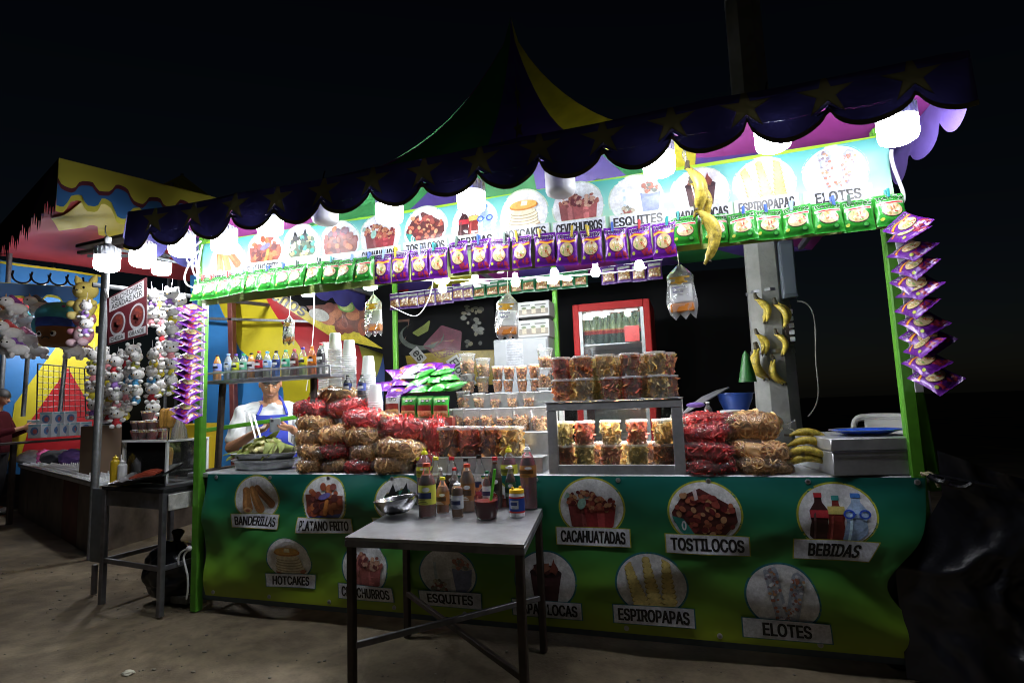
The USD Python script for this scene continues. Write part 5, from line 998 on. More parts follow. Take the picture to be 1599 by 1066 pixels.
P.poly(ell(660, 525, 34, 22).difference(ell(662, 521, 31, 19)), (.04, .05, .04), 1.5)
for k in range(30): P.poly(ell(r.uniform(722, 752), r.uniform(478, 540), r.uniform(2, 5), r.uniform(2, 4), 0, 3), [(.03, .03, .02), (.06, .05, .025), (.02, .02, .015)][k % 3], 2)
for tx, L_, H_, an, ox, oy, pl_ in (('Elotes', 46, 14, .98, 703, 566, 1), ('es', 16, 11, .85, 646, 553, 1)):
    ca, sa = math.cos(an), math.sin(an); R = np.array([[ca, sa], [-sa, ca]])
    P.poly(Polygon(np.array([(-4, 3), (L_+4, 3), (L_+4, -H_-3), (-4, -H_-3)])@R+[ox, oy]), (.25, .25, .25), 3, 10); v_, f_, sz = text_tris(tx); P.tri((v_*[L_, -H_])@R+[ox, oy], f_, BLK, 4)
m_, c_ = pp(P, 1.98); part(eb, 'food_print', m_, PRINT, col=c_)
# red fridge
FX0, FX1, FZ = at(893, 475, 1.45)[0], at(1014, 470, 1.45)[0], at(950, 471, 1.45)[2]
fr = thing('red_fridge', 'red framed drinks fridge with glass door lit inside behind the tubs', 'fridge'); redp = M('fridge_red', (.2, .008, .008), .6, 0, .1, 9, spec=.15)
for q in (box(FX0, FX0+.05, 1.45, 2.0, .02, FZ, .006), box(FX1-.05, FX1, 1.45, 2.0, .02, FZ, .006), box(FX0+.05, FX1-.05, 1.45, 2.0, FZ-.06, FZ, .004), box(FX0+.05, FX1-.05, 1.45, 2.0, .02, .12)): part(fr, 'red_panel', q, redp)
part(fr, 'back_panel', box(FX0+.05, FX1-.05, 1.96, 1.99, .12, FZ-.06), M('fridge_inside', (.3, .32, .33), .5)); part(fr, 'door_glass', box(FX0+.05, FX1-.05, 1.455, 1.459, .12, FZ-.06), GLASS)
for dx in (.052, None): part(fr, 'door_trim', box(FX0+.05, FX0+.075, 1.452, 1.4545, .12, FZ-.06) if dx else box(FX1-.075, FX1-.05, 1.452, 1.4545, .12, FZ-.06), TUBE)
part(fr, 'lamp_strip', box(FX0+.1, FX1-.1, 1.5, 1.52, FZ-.075, FZ-.064), M('fridge_light', (.9, .95, 1), .4, emit=2.5))
zsh = [at(950, 537, 1.55)[2], at(950, 537, 1.55)[2]-.36, at(950, 537, 1.55)[2]-.72]
for z in zsh: part(fr, 'shelf', box(FX0+.055, FX1-.055, 1.5, 1.94, z-.01, z), STEEL)
def fb(Mx, label, group):
    t = thing('fridge_bottle', label, 'bottle', Mx, group); prof = [(0, 0), (.03, 0), (.032, .01), (.032, .1), (.03, .13), (.032, .15), (.02, .2), (.011, .235), (.011, .25)]
    part(t, 'body', lathe(prof, 14), M('dark_bottle', (.03, .05, .045), .12)if used.get('/World/fridge_bottle', 0) <= 1 else None, 45); part(t, 'label', lathe([(.0327, .085), (.0327, .125)], 14), redp); part(t, 'cap', lathe([(.0, .25), (.013, .25), (.013, .27), (0, .27)], 10), redp); return t
fbk = Kind(fb)
for i in range(9): fbk.put(mtx((FX0+.095+i*(FX1-FX0-.19)/8, 1.56, zsh[0]), 0, 0, 0, .95), 'dark bottle with red label, %s on the top fridge shelf' % ORD[i], 'bottles on the top fridge shelf')
for i in range(6): fbk.put(mtx((FX0+.12+i*.1, 1.56, zsh[1]), 0, 0, 0, 1.0), 'dark glass bottle in the fridge, %s from the left of the second shelf' % ORD[i], 'bottles on the second fridge shelf')
P = Print(); P.poly(sbox(FX1-.2, FZ-.32, FX1-.09, FZ-.2), (.4, .02, .02), 1); P.poly(sbox(FX0+.08, FZ-.13, FX0+.16, FZ-.08), (.7, .7, .7), 1)
m_, c_ = P.mesh(lambda x, y, l: np.stack([x, 1.4535+0*x, y], -1)); part(fr, 'door_sticker', m_, PRINT, col=c_, kind='stuff')
# steel cabinet with notice, boxes on it
CX0, CX1 = at(770, 560, 1.35)[0], at(856, 560, 1.35)[0]; CZ = at(810, 527, 1.35)[2]
cb_ = thing('steel_cabinet', 'pale grey metal cabinet with a paper notice behind the peanut cups', 'cabinet'); cabm = M('cabinet_grey', (.24, .25, .27), .4, .1, .12, 4)
part(cb_, 'body', box(CX0, CX1, 1.37, 1.75, -.02, CZ-.002, .008), cabm); part(cb_, 'door', box(CX0+.01, CX1-.01, 1.352, 1.369, .04, CZ-.02, .004), cabm)
P = Print(); a, b = at(789, 530, 1.35), at(818, 574, 1.35); P.poly(sbox(a[0], b[2], b[0], a[2]), (.3, .31, .34), 1)
for k in range(11): P.poly(sbox(a[0]+.012, a[2]-.03-k*.02, b[0]-.012-.02*(k % 3), a[2]-.024-k*.02), (.2, .2, .24), 2)
P.poly(ell(CX1-.06, CZ-.08, .02), (.3, .3, .32), 1)
m_, c_ = P.mesh(lambda x, y, l: np.stack([x, 1.351-.0007*l, y], -1)); part(cb_, 'notice', m_, PRINT, col=c_, kind='stuff')
for i, (t0, t1) in enumerate(((497, 525), (468, 496))):
    a, b = at(809, t1, 1.4), at(857, t0, 1.4); t = thing('printed_carton', 'white carton printed with dark cups stacked on the steel cabinet, %s one' % ('lower', 'upper')[i], 'carton', None, 'cartons on the cabinet')
    z0_ = CZ+.002 if i == 0 else at(809, 497, 1.4)[2]+.004; z1_ = b[2]
    part(t, 'box', box(a[0], b[0], 1.4, 1.66, z0_, z1_, .003), M('carton_white_%d' % i, (.3, .3, .3), .6)); P = Print(); w = b[0]-a[0]; h = z1_-z0_
    P.poly(sbox(a[0]+.01, z0_+h*.15, b[0]-.01, z0_+h*.5), (.12, .1, .08), 1)
    for k in range(3): P.poly(sbox(a[0]+w*(.2+.3*k)-.015, z0_+h*.22, a[0]+w*(.2+.3*k)+.02, z0_+h*.56), (.3, .25, .18), 2); P.poly(ell(a[0]+w*(.2+.3*k), z0_+h*.58, .02, .01), (.06, .09, .03), 3)
    for k in range(2): P.poly(sbox(a[0]+w*(.1+.45*k), z0_+h*.72, a[0]+w*(.4+.5*k), z0_+h*.8), (.05, .05, .05), 2)
    m_, c_ = P.mesh(lambda x, y, l: np.stack([x, 1.3995-.0007*l, y], -1)); part(t, 'print', m_, PRINT, col=c_)
solo('dark_tarpaulin', sheet(lambda u, v: np.stack([u, 2.6+.04*np.sin(u*5+v), v], -1), np.linspace(.6, 3.6, 40), np.linspace(-.02, 2.35, 30)), TARP['black'], 'black tarpaulin closing the back of the stall behind fridge and cabinet', 'tarpaulin', smooth=True)

# ------------------------------------------------------------------ sausage stand left of the stall
ST = .74; SQ = np.array([(-.80, -.085), (-.15, -.175), (-.09, .30), (-.74, .39)])
tb2 = thing('sausage_table', 'worn dark metal table with a white drawer left of the green stall', 'table')
tt = trimesh.creation.extrude_polygon(Polygon(SQ), .02, engine='earcut'); tt.apply_translation([0, 0, ST-.02]); part(tb2, 'table_top', tt, M('blackened_steel', (.035, .035, .038), .45, .5, .5, 8))
for i in range(4):
    q = SQ[i]+(SQ.mean(0)-SQ[i])*.07; w = SQ[(i+1) % 4]+(SQ.mean(0)-SQ[(i+1) % 4])*.07
    part(tb2, 'leg', bar((*q, -.02), (*q, ST-.021), .034), STEELD)
    part(tb2, 'apron', bar((*q, ST-.075), (*w, ST-.075), .018, .1), STEELD); part(tb2, 'stretcher', bar((*q, .26), (*w, .26), .02, .03), STEELD)
def on_q(a, b): return SQ[0]+(SQ[1]-SQ[0])*a+(SQ[3]-SQ[0])*b
p = on_q(1.0, .42); d_ = (SQ[2]-SQ[1])/np.linalg.norm(SQ[2]-SQ[1]); ang = math.atan2(d_[1], d_[0])
part(tb2, 'drawer', moved(box(-.17, .17, -.004, .01, -.055, .045, .004), (p[0]+.006, p[1], ST-.08), ang), M('chipped_white_enamel', (.6, .6, .57), .5, 0, .4, 22))
t = thing('rubbish_bag', 'black rubbish bag with a shiny fold under the sausage table', 'bag'); b_ = trimesh.creation.icosphere(4, 1.0); v = np.array(b_.vertices); f = meshkit.fbm(v*2.3, 4, 2)
q = on_q(.62, .55); b_.vertices = v*(.75+.5*f)[:, None]*[.2, .17, .2]+[q[0], q[1], .16]; part(t, 'body', b_, blk, True); part(t, 'neck', tube([(q[0], q[1], .33), (q[0]+.02, q[1]-.02, .37), (q[0]+.04, q[1]-.03, .42)], [.03, .02, .04], 9), blk)
t = thing('grey_board', 'dull grey metal sheet leaning at the left legs of the sausage table', 'board', mtx((-1.02, .06, .0), -.12)); part(t, 'sheet', box(-.07, .06, -.012, .0, .2, .70, .004), M('grey_sheet_metal', (.16, .18, .2), .5, .4, .4, 8)); part(t, 'foot', bar((-.02, .0, -.02), (-.02, -.0, .18), .03), STEELD)
# glass case with corn dogs
def cw(dx, dy): return np.array([-.47+dx*.98-dy*.12, .13+dx*-.13+dy*.98])
gm_ = mtx((-.50, .13, ST+.001), -.135)
gc2 = thing('corn_dog_case', 'small glass case with white edges and corn dogs on the sausage table', 'display case', gm_)
w_, d2, h_ = .235, .14, .285
for sx in (-1, 1):
    for sy in (-1, 1): part(gc2, 'edge', box(sx*w_-.008, sx*w_+.008, sy*d2-.008, sy*d2+.008, .012, h_), WHITEP)
part(gc2, 'floor', box(-w_-.01, w_+.01, -d2-.01, d2+.01, 0, .011), STEEL); part(gc2, 'top', box(-w_-.012, w_+.012, -d2-.012, d2+.012, h_+.001, h_+.007), GLASS)
for q in (box(-w_+.009, w_-.009, -d2-.002, -d2+.001, .012, h_), box(-w_+.009, w_-.009, d2-.001, d2+.002, .012, h_), box(-w_-.002, -w_+.001, -d2+.009, d2-.009, .012, h_), box(w_-.001, w_+.002, -d2+.009, d2-.009, .012, h_)): part(gc2, 'pane', q, GLASS)
for q in (((-w_, -d2-.011, h_), (w_, -d2-.011, h_)), ((w_+.011, -d2, h_), (w_+.011, d2, h_))): part(gc2, 'rim', bar(*q, .014), WHITEP)
batter = M('corn_dog_batter', (.5, .26, .05), .5, 0, .35, 24, .15, 60)
def dog_make(Mx, label, group):
    t = thing('corn_dog', label, 'corn dog', Mx, group); part(t, 'batter', lathe([(0, .07), (.014, .072), (.022, .085), (.024, .13), (.023, .175), (.016, .195), (0, .2)], 14), batter, True); part(t, 'stick', tube([(0, 0, .0), (0, 0, .08)], .0035, 6), plain('wood_stick', (.5, .38, .2), .7)); return t
dk = Kind(dog_make); G3 = lambda x, y, z: gm_@np.array([x, y, z, 1])
for i, (x, y) in enumerate(((-.09, -.03), (.03, -.05), (.07, -.04), (-.03, .03))):
    p = G3(x, y, .012)[:3]; dk.put(mtx(p, i, .04*i-.05, 0, 1.1), 'corn dog standing inside the small glass case, %s from the left' % ORD[i], 'corn dogs inside the small case')
for i, (x, y) in enumerate(((.035, -.05), (.075, -.04), (.115, -.05), (.06, .0), (.1, .01))):
    p = G3(x, y, h_+.008)[:3]; dk.put(mtx(p, i, .02*i-.03, 0, 1.05), 'corn dog upright on top of the small glass case, %s of the cluster' % ORD[i], 'corn dogs on the small case')
jel = [M('jelly_'+n, c, .15, 0, .3, 30) for n, c in (('red', (.3, .02, .015)), ('dark', (.16, .015, .012)))]
def jelly_make(Mx, label, group):
    t = thing('jelly_cup', label, 'jelly cup', Mx, group); part(t, 'jelly', lathe([(0, .002), (.028, .002), (.037, .05), (0, .052)], 16), jel[0], 40); part(t, 'cup', lathe([(0, 0), (.03, 0), (.042, .062), (.045, .063)], 18), CLEAR, 40); part(t, 'fruit', cat([ball((.02*math.cos(k*2.1), .02*math.sin(k*2.1), .05), .008, 1) for k in range(3)]), plain('yellow_fruit', (.5, .35, .05)), True); return t
jk = Kind(jelly_make)
for lv in range(2):
    for i, (x, y) in enumerate(((-.2, -.08), (-.11, -.09), (-.02, -.085), (-.17, .0), (-.07, .01))):
        jk.put(mtx(G3(x, y, h_+.008+lv*.066)[:3], i), 'clear cup of red jelly on the small glass case, %s level, %s' % (('lower', 'upper')[lv], ORD[i]), 'jelly cups on the small case')
jk.put(mtx(G3(-.1, -.07, h_+.008+.132)[:3], 2), 'clear cup of red jelly alone on the very top of the jelly cups')
t = thing('stick_bundle', 'white plastic wrapped bundle of sticks beside the corn dogs', 'sticks', mtx(G3(.17, -.02, h_+.008)[:3])); r = random.Random(2)
part(t, 'wrapper', lathe([(0, 0), (.05, 0), (.045, .06), (.02, .12), (.03, .15), (0, .15)], 14), MILK, True)
for k in range(9): a = r.uniform(0, 6.3); part(t, 'stick', tube([(.03*math.cos(a), .03*math.sin(a), .002), (.012*math.cos(a), .012*math.sin(a), .14)], .003, 5), plain('stick_%d' % k, (.6, .55, .45), .7))
foil_ = M('aluminium_foil', (.7, .7, .72), .25, .9, 0, 9, .6, 60)
q = on_q(.55, .12); t = thing('foil_tray', 'long foil lined tray of red sausages tilted on the sausage table', 'tray', mtx((q[0], q[1]+.03, ST+.055), .1, .28, -.13))
part(t, 'tray', cat([thick(sheet(lambda u, v: np.stack([u*.2, v*.11, .026*np.maximum(0, np.maximum(np.abs(u), np.abs(v))-.75)/.25-.0], -1), np.linspace(-1, 1, 17), np.linspace(-1, 1, 13)), .002)]), BLACKP, True)
part(t, 'foil', sheet(lambda u, v: np.stack([u*.197, v*.107, .004+.026*np.maximum(0, np.maximum(np.abs(u), np.abs(v))-.72)/.28+.003*np.sin(19*u)*np.sin(17*v)], -1), np.linspace(-1, 1, 25), np.linspace(-1, 1, 19)), foil_, True)
for k in range(6): part(t, 'sausage', tube(wire([(-.09+.012*k, -.05+.018*k, .025), (.0+.008*k, -.045+.02*k, .03+.004*(k % 2)), (.1+.005*k, -.04+.016*k, .024)], 8), [.006, .011, .012, .012, .012, .012, .011, .006], 8), M('red_sausage_%d' % k, (.3, .05, .025), .35, 0, .3, 30))
for px, py, w, c, cp, h in ((153, 756, 'mustard bottle, yellow, standing at the left edge of the sausage table', (.6, .4, .02), (.6, .42, .02), .2), (166, 757, 'white squeeze bottle beside the mustard on the sausage table', (.65, .65, .66), (.7, .7, .7), .17), (158, 758, 'dark red sauce bottle squeezed between mustard and white bottle', (.12, .02, .02), (.15, .03, .03), .17)):
    a = {153: .06, 166: .16, 158: .11}[px]; q = on_q(a, {153: .12, 166: .14, 158: .3}[px]); bottle('squeeze_bottle', w, 'bottle', (q[0], q[1], ST+.001), .028, h, None, .8, c, cp, 'squeeze')
q = on_q(.24, .06); solo('lemon_net', cat([ball((q[0]+.025*(k % 3), q[1]+.03*(k//3), ST+.02+.008*(k % 2)), .022, 2, (1.2, 1, .85)) for k in range(6)]), plain('yellow_lemon', (.6, .5, .03)), 'small heap of yellow lemons at the front of the sausage table', 'lemons', smooth=True, kind='stuff')
# pole and price sign
pl_ = thing('steel_pole', 'grey steel pole carrying the dark red sausage sign', 'pole'); part(pl_, 'tube', tube([(*at(147, 760, .74)[:2], -.02), at(165, 425, .74)], .032, 12), TUBE); part(pl_, 'clamp', lathe([(.033, 0), (.042, 0), (.042, .06), (.033, .06)], 12).apply_translation(at(158, 520, .74)), STEELD); part(pl_, 'arm', bar(at(164, 452, .73), at(168, 468, -.095), .02), STEELD)
sg = thing('price_sign', 'dark red price sign reading SALCHICHAS ASADAS with two round photos', 'sign')
S0, S1, S2, S3 = at(167, 466, -.1), at(228, 433, -.1), at(229, 522, -.1), at(168, 539, -.1)
def sgn(u, v, l=0): u = np.asarray(u)[:, None]; v = np.asarray(v)[:, None]; return (S3*(1-u)*(1-v)+S2*u*(1-v)+S0*(1-u)*v+S1*u*v)+np.array([[0, -.0009, 0]])*np.asarray(l).reshape(-1, 1)
bd = [thick(sheet(lambda u, v: sgn(u, v, np.zeros(len(u))), np.linspace(0, 1, 8), np.linspace(0, 1, 8)), s) for s in (.008, -.008)]
part(sg, 'board', max(bd, key=lambda q: q.vertices[:, 1].mean()), M('maroon_board', (.06, .006, .010), .5))
P = Print(); P.poly(sbox(.06, .68, .95, .97), (.36, .36, .37), 1)
for t_, y0_, y1_ in (('SALCHICHAS', .835, .95), ('ASADAS KIR', .705, .815)): P.text(t_, .12, .9, y0_, y1_, BLK, 2)
for cx, nm, x0_, x1_ in ((.27, 'CHICA', .06, .46), (.77, 'GRANDE', .54, .99)):
    P.poly(ell(cx, .37, .2, .24), (.3, .3, .32), 1); P.poly(ell(cx, .38, .165, .19), (.1, .02, .018), 2)
    for k in range(14): P.poly(ell(cx+random.Random(k).uniform(-.11, .11), .38+random.Random(k+40).uniform(-.12, .12), .04, .03, 0, 4), [(.16, .03, .02), (.07, .015, .015)][k % 2], 3)
    P.poly(sbox(x0_, .03, x1_, .15), (.34, .34, .35), 3.5); P.text(nm, x0_+.04, x1_-.04, .05, .13, BLK, 4.5)
m_, c_ = P.mesh(sgn); part(sg, 'sign_print', m_, PRINT, col=c_)
solo('plank_bracket', bar(at(130, 386, .1), at(222, 366, -.14), .1, .025), RUST, 'dark plank pointing left under the eaves that carries the leftmost lamp', 'plank')
solo('brick', box(-.30, -.16, .02, .1, -.01, .035, .006), M('grey_brick', (.2, .19, .17), .8, 0, .3, 30), 'flat grey brick on the ground at the foot of the left post', 'brick')
solo('white_rope', cat([tube(wire([(-.06, -.05, .36), (-.10, -.06, .3), (-.06, -.07, .22), (-.07, -.06, .06)], 14), .006, 6), tube(wire([(-.06, -.05, .36), (-.13, -.06, .33), (-.14, -.06, .26)], 8), .006, 6), ball((-.07, -.05, .36), .018, 1)]), CORD, 'knotted white rope end hanging low on the left green post', 'rope')

# ------------------------------------------------------------------ game stall at the left
gu, gv = np.array([-.935, .355, 0]), np.array([.355, .935, 0]); g0 = np.array([-2.2, .42, 0]); GZ = 3.46
def gp(u, v, z): return g0+gu*u+gv*v+np.array([0, 0, z])
gs = thing('game_stall', 'fairground prize stall with drip painted yellow valance and red and yellow roof', 'game stall')
dripm = {'yellow': M('drip_yellow', (.5, .45, .05), .55, trans=.12), 'blue': M('drip_blue', (.03, .13, .35), .55, trans=.12), 'maroon': M('drip_maroon', (.1, .015, .03), .55, trans=.1), 'pink': M('roof_red', (.42, .05, .06), .55, 0, .2, 2, .1, 12, trans=.1), 'roofy': M('roof_yellow', (.62, .5, .04), .55, 0, .15, 2, .1, 12, trans=.1)}
def rfz(u, v): return GZ+.0*u+.22*np.sin(np.pi*np.clip(u/4.1, 0, 1))*np.sin(np.pi*np.clip(v/4, 0, 1))+.03*np.sin(6*u+4*v)*np.sin(np.pi*np.clip(u/4.1, 0, 1))
def roof_poly(pts, lev):
    P = Print(); P.poly(Polygon(pts).buffer(0), (0, 0, 0), 0, .1); V = np.vstack(P.V); F = np.vstack(P.F)
    return trimesh.Trimesh(np.array([gp(a, b, rfz(a, b)-lev) for a, b in V]), F, process=False)
part(gs, 'roof_panel', roof_poly([(0, 0), (4.1, 0), (4.1, 4), (0, 4)], 0), dripm['pink'], True)
ys = Polygon([((q-g0)@gu, (q-g0)@gv) for q in (atz(x_, y_, GZ) for x_, y_ in [(81, 350), (95, 340), (118, 328), (157, 308), (230, 315), (262, 350), (252, 388), (202, 404), (183, 390), (155, 382), (153, 358), (132, 364), (93, 364)])]).buffer(.06).buffer(-.05)
part(gs, 'roof_panel', roof_poly(np.array(ys.exterior.coords), .03), dripm['roofy'], True)
def drip(x, a, b, f, ph): return -a - b*(np.tanh(2.2*np.sin(x*f+ph))*.65+.35*np.sin(x*f*.5+ph))
def vstrip(name, o, dr, L_, top, lo, mat, off, n=160):
    x = np.linspace(0, L_, n); nrm = np.cross(dr, [0, 0, 1.0]); V = []; F = []
    for i, a in enumerate(x):
        q = o+dr*a+nrm*off; V += [q+[0, 0, top], q+[0, 0, float(lo(a))]]
        if i: k = 2*i; F += [[k-2, k-1, k+1], [k-2, k+1, k]]
    return trimesh.Trimesh(np.array(V), F, process=False)
o_ = gp(0, 0, GZ)
part(gs, 'valance', vstrip('v', o_, gv, 4.0, .03, lambda a: drip(a, .34, .09, 27, 1)-.03, dripm['yellow'], .0), dripm['yellow'], False)
part(gs, 'valance_drip', vstrip('v', o_, gv, 4.0, -.1, lambda a: drip(a, .33, .09, 27, 1)+.012, dripm['blue'], .008), dripm['blue'], False)
part(gs, 'valance_drip', vstrip('v', o_, gv, 4.0, -.02, lambda a: drip(a, .17, .075, 23, 0)-.024, dripm['maroon'], .014), dripm['maroon'], False)
part(gs, 'valance_drip', vstrip('v', o_, gv, 4.0, .028, lambda a: drip(a, .16, .075, 23, 0)+.005, dripm['yellow'], .02), dripm['yellow'], False)
part(gs, 'ragged_valance', vstrip('v', o_, gu, 4.1, .03, lambda a: -.32-.12*math.sin(a*31)**2-.06*math.sin(a*13), TARP['black'], .0, 220), TARP['black'], False)
for u, v in ((3.9, .3), (.05, 3.9), (3.9, 3.9)): part(gs, 'pole', tube([gp(u, v, -.02), gp(u, v, GZ+.02)], .03, 10), TUBE)
part(gs, 'beam', tube([gp(.05, .3, 2.4), gp(.05, 3.9, 2.4)], .022, 8), TUBE)
# side wall of painted canvas
WN = gu; WP = gp(4.0, 0, 0)
def atw(px, py, off=0.0):
    d = fw + rt*(px-PW/2)/FPX - up*(py-PH/2)/FPX
    return CAM + d*(((WP-gu*off-CAM)@WN)/(d@WN))
def wall_poly(pts, off, bulge=.03):
    P = Print(); P.poly(Polygon(pts).buffer(0), (0, 0, 0), 0, 14); V = np.vstack(P.V)
    q = np.array([atw(x, y, off) for x, y in V]); q -= gu*(bulge*np.sin(q[:, 1]*5+q[:, 2]*2))[:, None]; return trimesh.Trimesh(q, np.vstack(P.F), process=False)
for k, pts, off in (('blue', [(-60, 395), (160, 432), (160, 740), (-60, 740)], 0), ('yellow', [(160, 470), (160, 700), (10, 720), (22, 630), (86, 545), (112, 500)], .01), ('red', [(107, 574), (145, 640), (155, 710), (30, 720), (48, 655)], .02), ('red', [(-40, 445), (52, 462), (52, 482), (-40, 505)], .02), ('yellow', [(-60, 398), (160, 430), (160, 433), (-60, 402)], .01)):
    part(gs, 'wall_canvas', wall_poly(pts, off), TARP[k], True)
bw_ = sheet(lambda u, v: gp(0, 3.95, 0)+np.outer(u, gu)+np.outer(v, [0, 0, 1.0]), np.linspace(0, 4.0, 12), np.linspace(0, GZ, 12)); part(gs, 'wall_canvas', bw_, TARP['navy'], True)
part(gs, 'pole', tube([atw(50, 468, .8), atw(36, 650, .8)], .025, 8), TUBE); part(gs, 'pole', tube([atw(111, 470, 1.0), atw(92, 660, 1.0)], .025, 8), TUBE)
# inner valance with wire antlers
iv = thing('inner_valance', 'yellow and blue drip painted strip with wire hooks inside the prize stall', 'valance')
a_, b_ = atw(-20, 447, 1.2), atw(125, 455, 1.2); dv = (b_-a_)/np.linalg.norm(b_-a_); Lv = np.linalg.norm(b_-a_)
part(iv, 'strip', vstrip('v', a_, dv, Lv, .06, lambda a: drip(a, .15, .06, 18, 0), None, 0), dripm['yellow'], False); part(iv, 'drip', vstrip('v', a_, dv, Lv, .05, lambda a: drip(a, .12, .06, 18, 0), None, -.012), dripm['blue'], False); part(iv, 'drip', vstrip('v', a_, dv, Lv, .05, lambda a: drip(a, .12, .06, 18, 0), None, .012), dripm['blue'], False)
for k in range(4):
    q = a_+dv*(Lv*(.34+.2*k)); part(iv, 'hook', tube(wire([q+[0, -.09, .2], q+[0, -.06, .08], q+[0, .06, .08], q+[0, .09, .2]], 10), .012, 6), BLACKP)
# counter with ring toss pegs
K0 = np.array([-2.14, .8, 0]); ku = np.array([-.923, .385, 0]); kv = np.array([-.18, .98, 0]); KZ = .61
def kp(u, v, z): return K0+ku*u+kv*v+np.array([0, 0, z])
gcn = thing('game_counter', 'low prize counter of rusty sheet with rows of white pegs on top', 'counter')
def pris(c, z0, z1): m_ = trimesh.creation.extrude_polygon(Polygon([(p[0], p[1]) for p in c]), z1-z0, engine='earcut'); m_.apply_translation([0, 0, z0]); return m_
part(gcn, 'counter_top', pris([kp(0, 0, 0), kp(3.7, 0, 0), kp(3.7, 1.5, 0), kp(0, 1.5, 0)], KZ-.03, KZ), M('counter_white', (.6, .63, .68), .5, 0, .3, 8))
sheetm = M('rusty_sheet', (.15, .115, .095), .6, .2, .6, 3, .15, 30)
for k in range(6): part(gcn, 'front_sheet', pris([kp(.62*k+.005, .03, 0), kp(.62*k+.61, .03, 0), kp(.62*k+.61, .05, 0), kp(.62*k+.005, .05, 0)], -.02, KZ-.031), sheetm if k != 1 else M('rusty_red_sheet', (.13, .035, .025), .6, .2, .5, 4))
part(gcn, 'end_sheet', pris([kp(.01, .04, 0), kp(.03, .04, 0), kp(.03, 1.45, 0), kp(.01, 1.45, 0)], -.02, KZ-.031), sheetm); part(gcn, 'edge_rail', bar(kp(0, 0, KZ+.01), kp(3.7, 0, KZ+.01), .02), STEEL)
pegs_ = []
for i in range(74):
    for j in range(16):
        if j > 3 and (i % 2): continue
        q = kp(.03+i*.05, .03+j*.085, KZ+.0005); pegs_.append(lathe([(.008, 0), (.007, .03), (.0, .032)], 5).apply_translation(q))
part(gcn, 'peg', cat(pegs_), WHITEP, kind='stuff')
# wire grid with boxes
wg = thing('wire_grid', 'dark wire display grid in front of the red triangle of the prize stall', 'wire grid'); wm = plain('dark_wire', (.05, .05, .05), .4); gw = []
A, B, C_, D_ = atw(59, 568, 1.0), atw(132, 575, 1.0), atw(134, 650, 1.0), atw(57, 655, 1.0)
for k in range(10): s = k/9; gw.append(tube([A*(1-s)+B*s, D_*(1-s)+C_*s], .004, 4)); 
for k in range(10): s = k/9; gw.append(tube([A*(1-s)+D_*s, B*(1-s)+C_*s], .004, 4))
part(wg, 'wires', cat(gw), wm, kind='stuff'); part(wg, 'frame', cat([tube([A, B, C_, D_, A], .009, 6)]), wm)
def gift_make(Mx, label, group):
    t = thing('gift_box', label, 'box', Mx, group); part(t, 'carton', box(-.09, .09, -.09, .09, 0, .17, .004), M('gift_white', (.55, .58, .62), .5) if not gk.first else None); P = Print()
    P.poly(ell(0, .085, .055, .05), (.1, .2, .4), 1); P.poly(ell(.01, .08, .03, .03), (.5, .12, .12), 2); P.poly(sbox(-.08, .145, .08, .158), (.2, .5, .6), 1)
    for y in (-1,): m_, c_ = P.mesh(lambda x, y_, l: np.stack([x, -.0905-.0008*l, y_], -1)); part(t, 'picture', m_, PRINT, col=c_)
    m_, c_ = P.mesh(lambda x, y_, l: np.stack([.0905+.0008*l, x, y_], -1)); part(t, 'picture', m_, PRINT, col=c_); return t
gk = Kind(gift_make)
tri_ = []
for i, (px, py) in enumerate(((64, 683), (80, 682), (94, 681), (108, 680), (124, 679))):
    p = atw(px, py, 1.05); gk.put(mtx((p[0], p[1], p[2]), .2), 'white gift box with printed picture, %s from left in the lower row' % ORD[i], 'gift boxes in the lower row')
for i, (px, py) in enumerate(((81.6, 664), (100, 663))):
    p = atw(px, py, 1.05); gk.put(mtx((p[0], p[1], p[2]), .2), 'white gift box in the upper row of boxes, %s one' % ('left', 'right')[i], 'gift boxes in the upper row')
p = atw(96, 684, 1.05); solo('shelf_board', cat([box(p[0]-.14, p[0]+.14, p[1]-.75, p[1]+.62, p[2]-.03, p[2]-.008), box(p[0]-.1, p[0]-.06, p[1]-.5, p[1]-.45, -.02, p[2]-.03), box(p[0]-.1, p[0]-.06, p[1]+.45, p[1]+.5, -.02, p[2]-.03)]), RUST, 'dark ledge carrying the white gift boxes in the prize stall', 'ledge')
yb = at(288, 712, 1.3); solo('yellow_bin', cat([box(yb[0]-.2, yb[0]+.14, 1.3, 1.6, KZ+.002, at(288, 662, 1.3)[2], .01)]), M('bin_yellow', (.6, .42, .02), .45), 'plain yellow crate on the prize counter beside the left green post', 'crate')
p = at(142, 690, 1.3); solo('brown_carton', box(p[0]-.16, p[0]+.1, 1.3, 1.55, KZ+.002, at(142, 665, 1.3)[2], .006), M('carton_brown', (.17, .11, .07), .7), 'brown carton on the prize counter behind the steel pole', 'carton')

for (px, py, Y), w in zip([(121, 487, 2.4), (252, 418, 1.1)], ['glowing white lamp half hidden behind the pink and yellow plush toys', 'glowing white lamp inside the prize stall behind the eaves lamps']):
    p = at(px, py, Y); md.put(mtx((p[0], p[1], p[2]+.09), 0, 0, 0, 1.6), w, 'prize stall lamps')
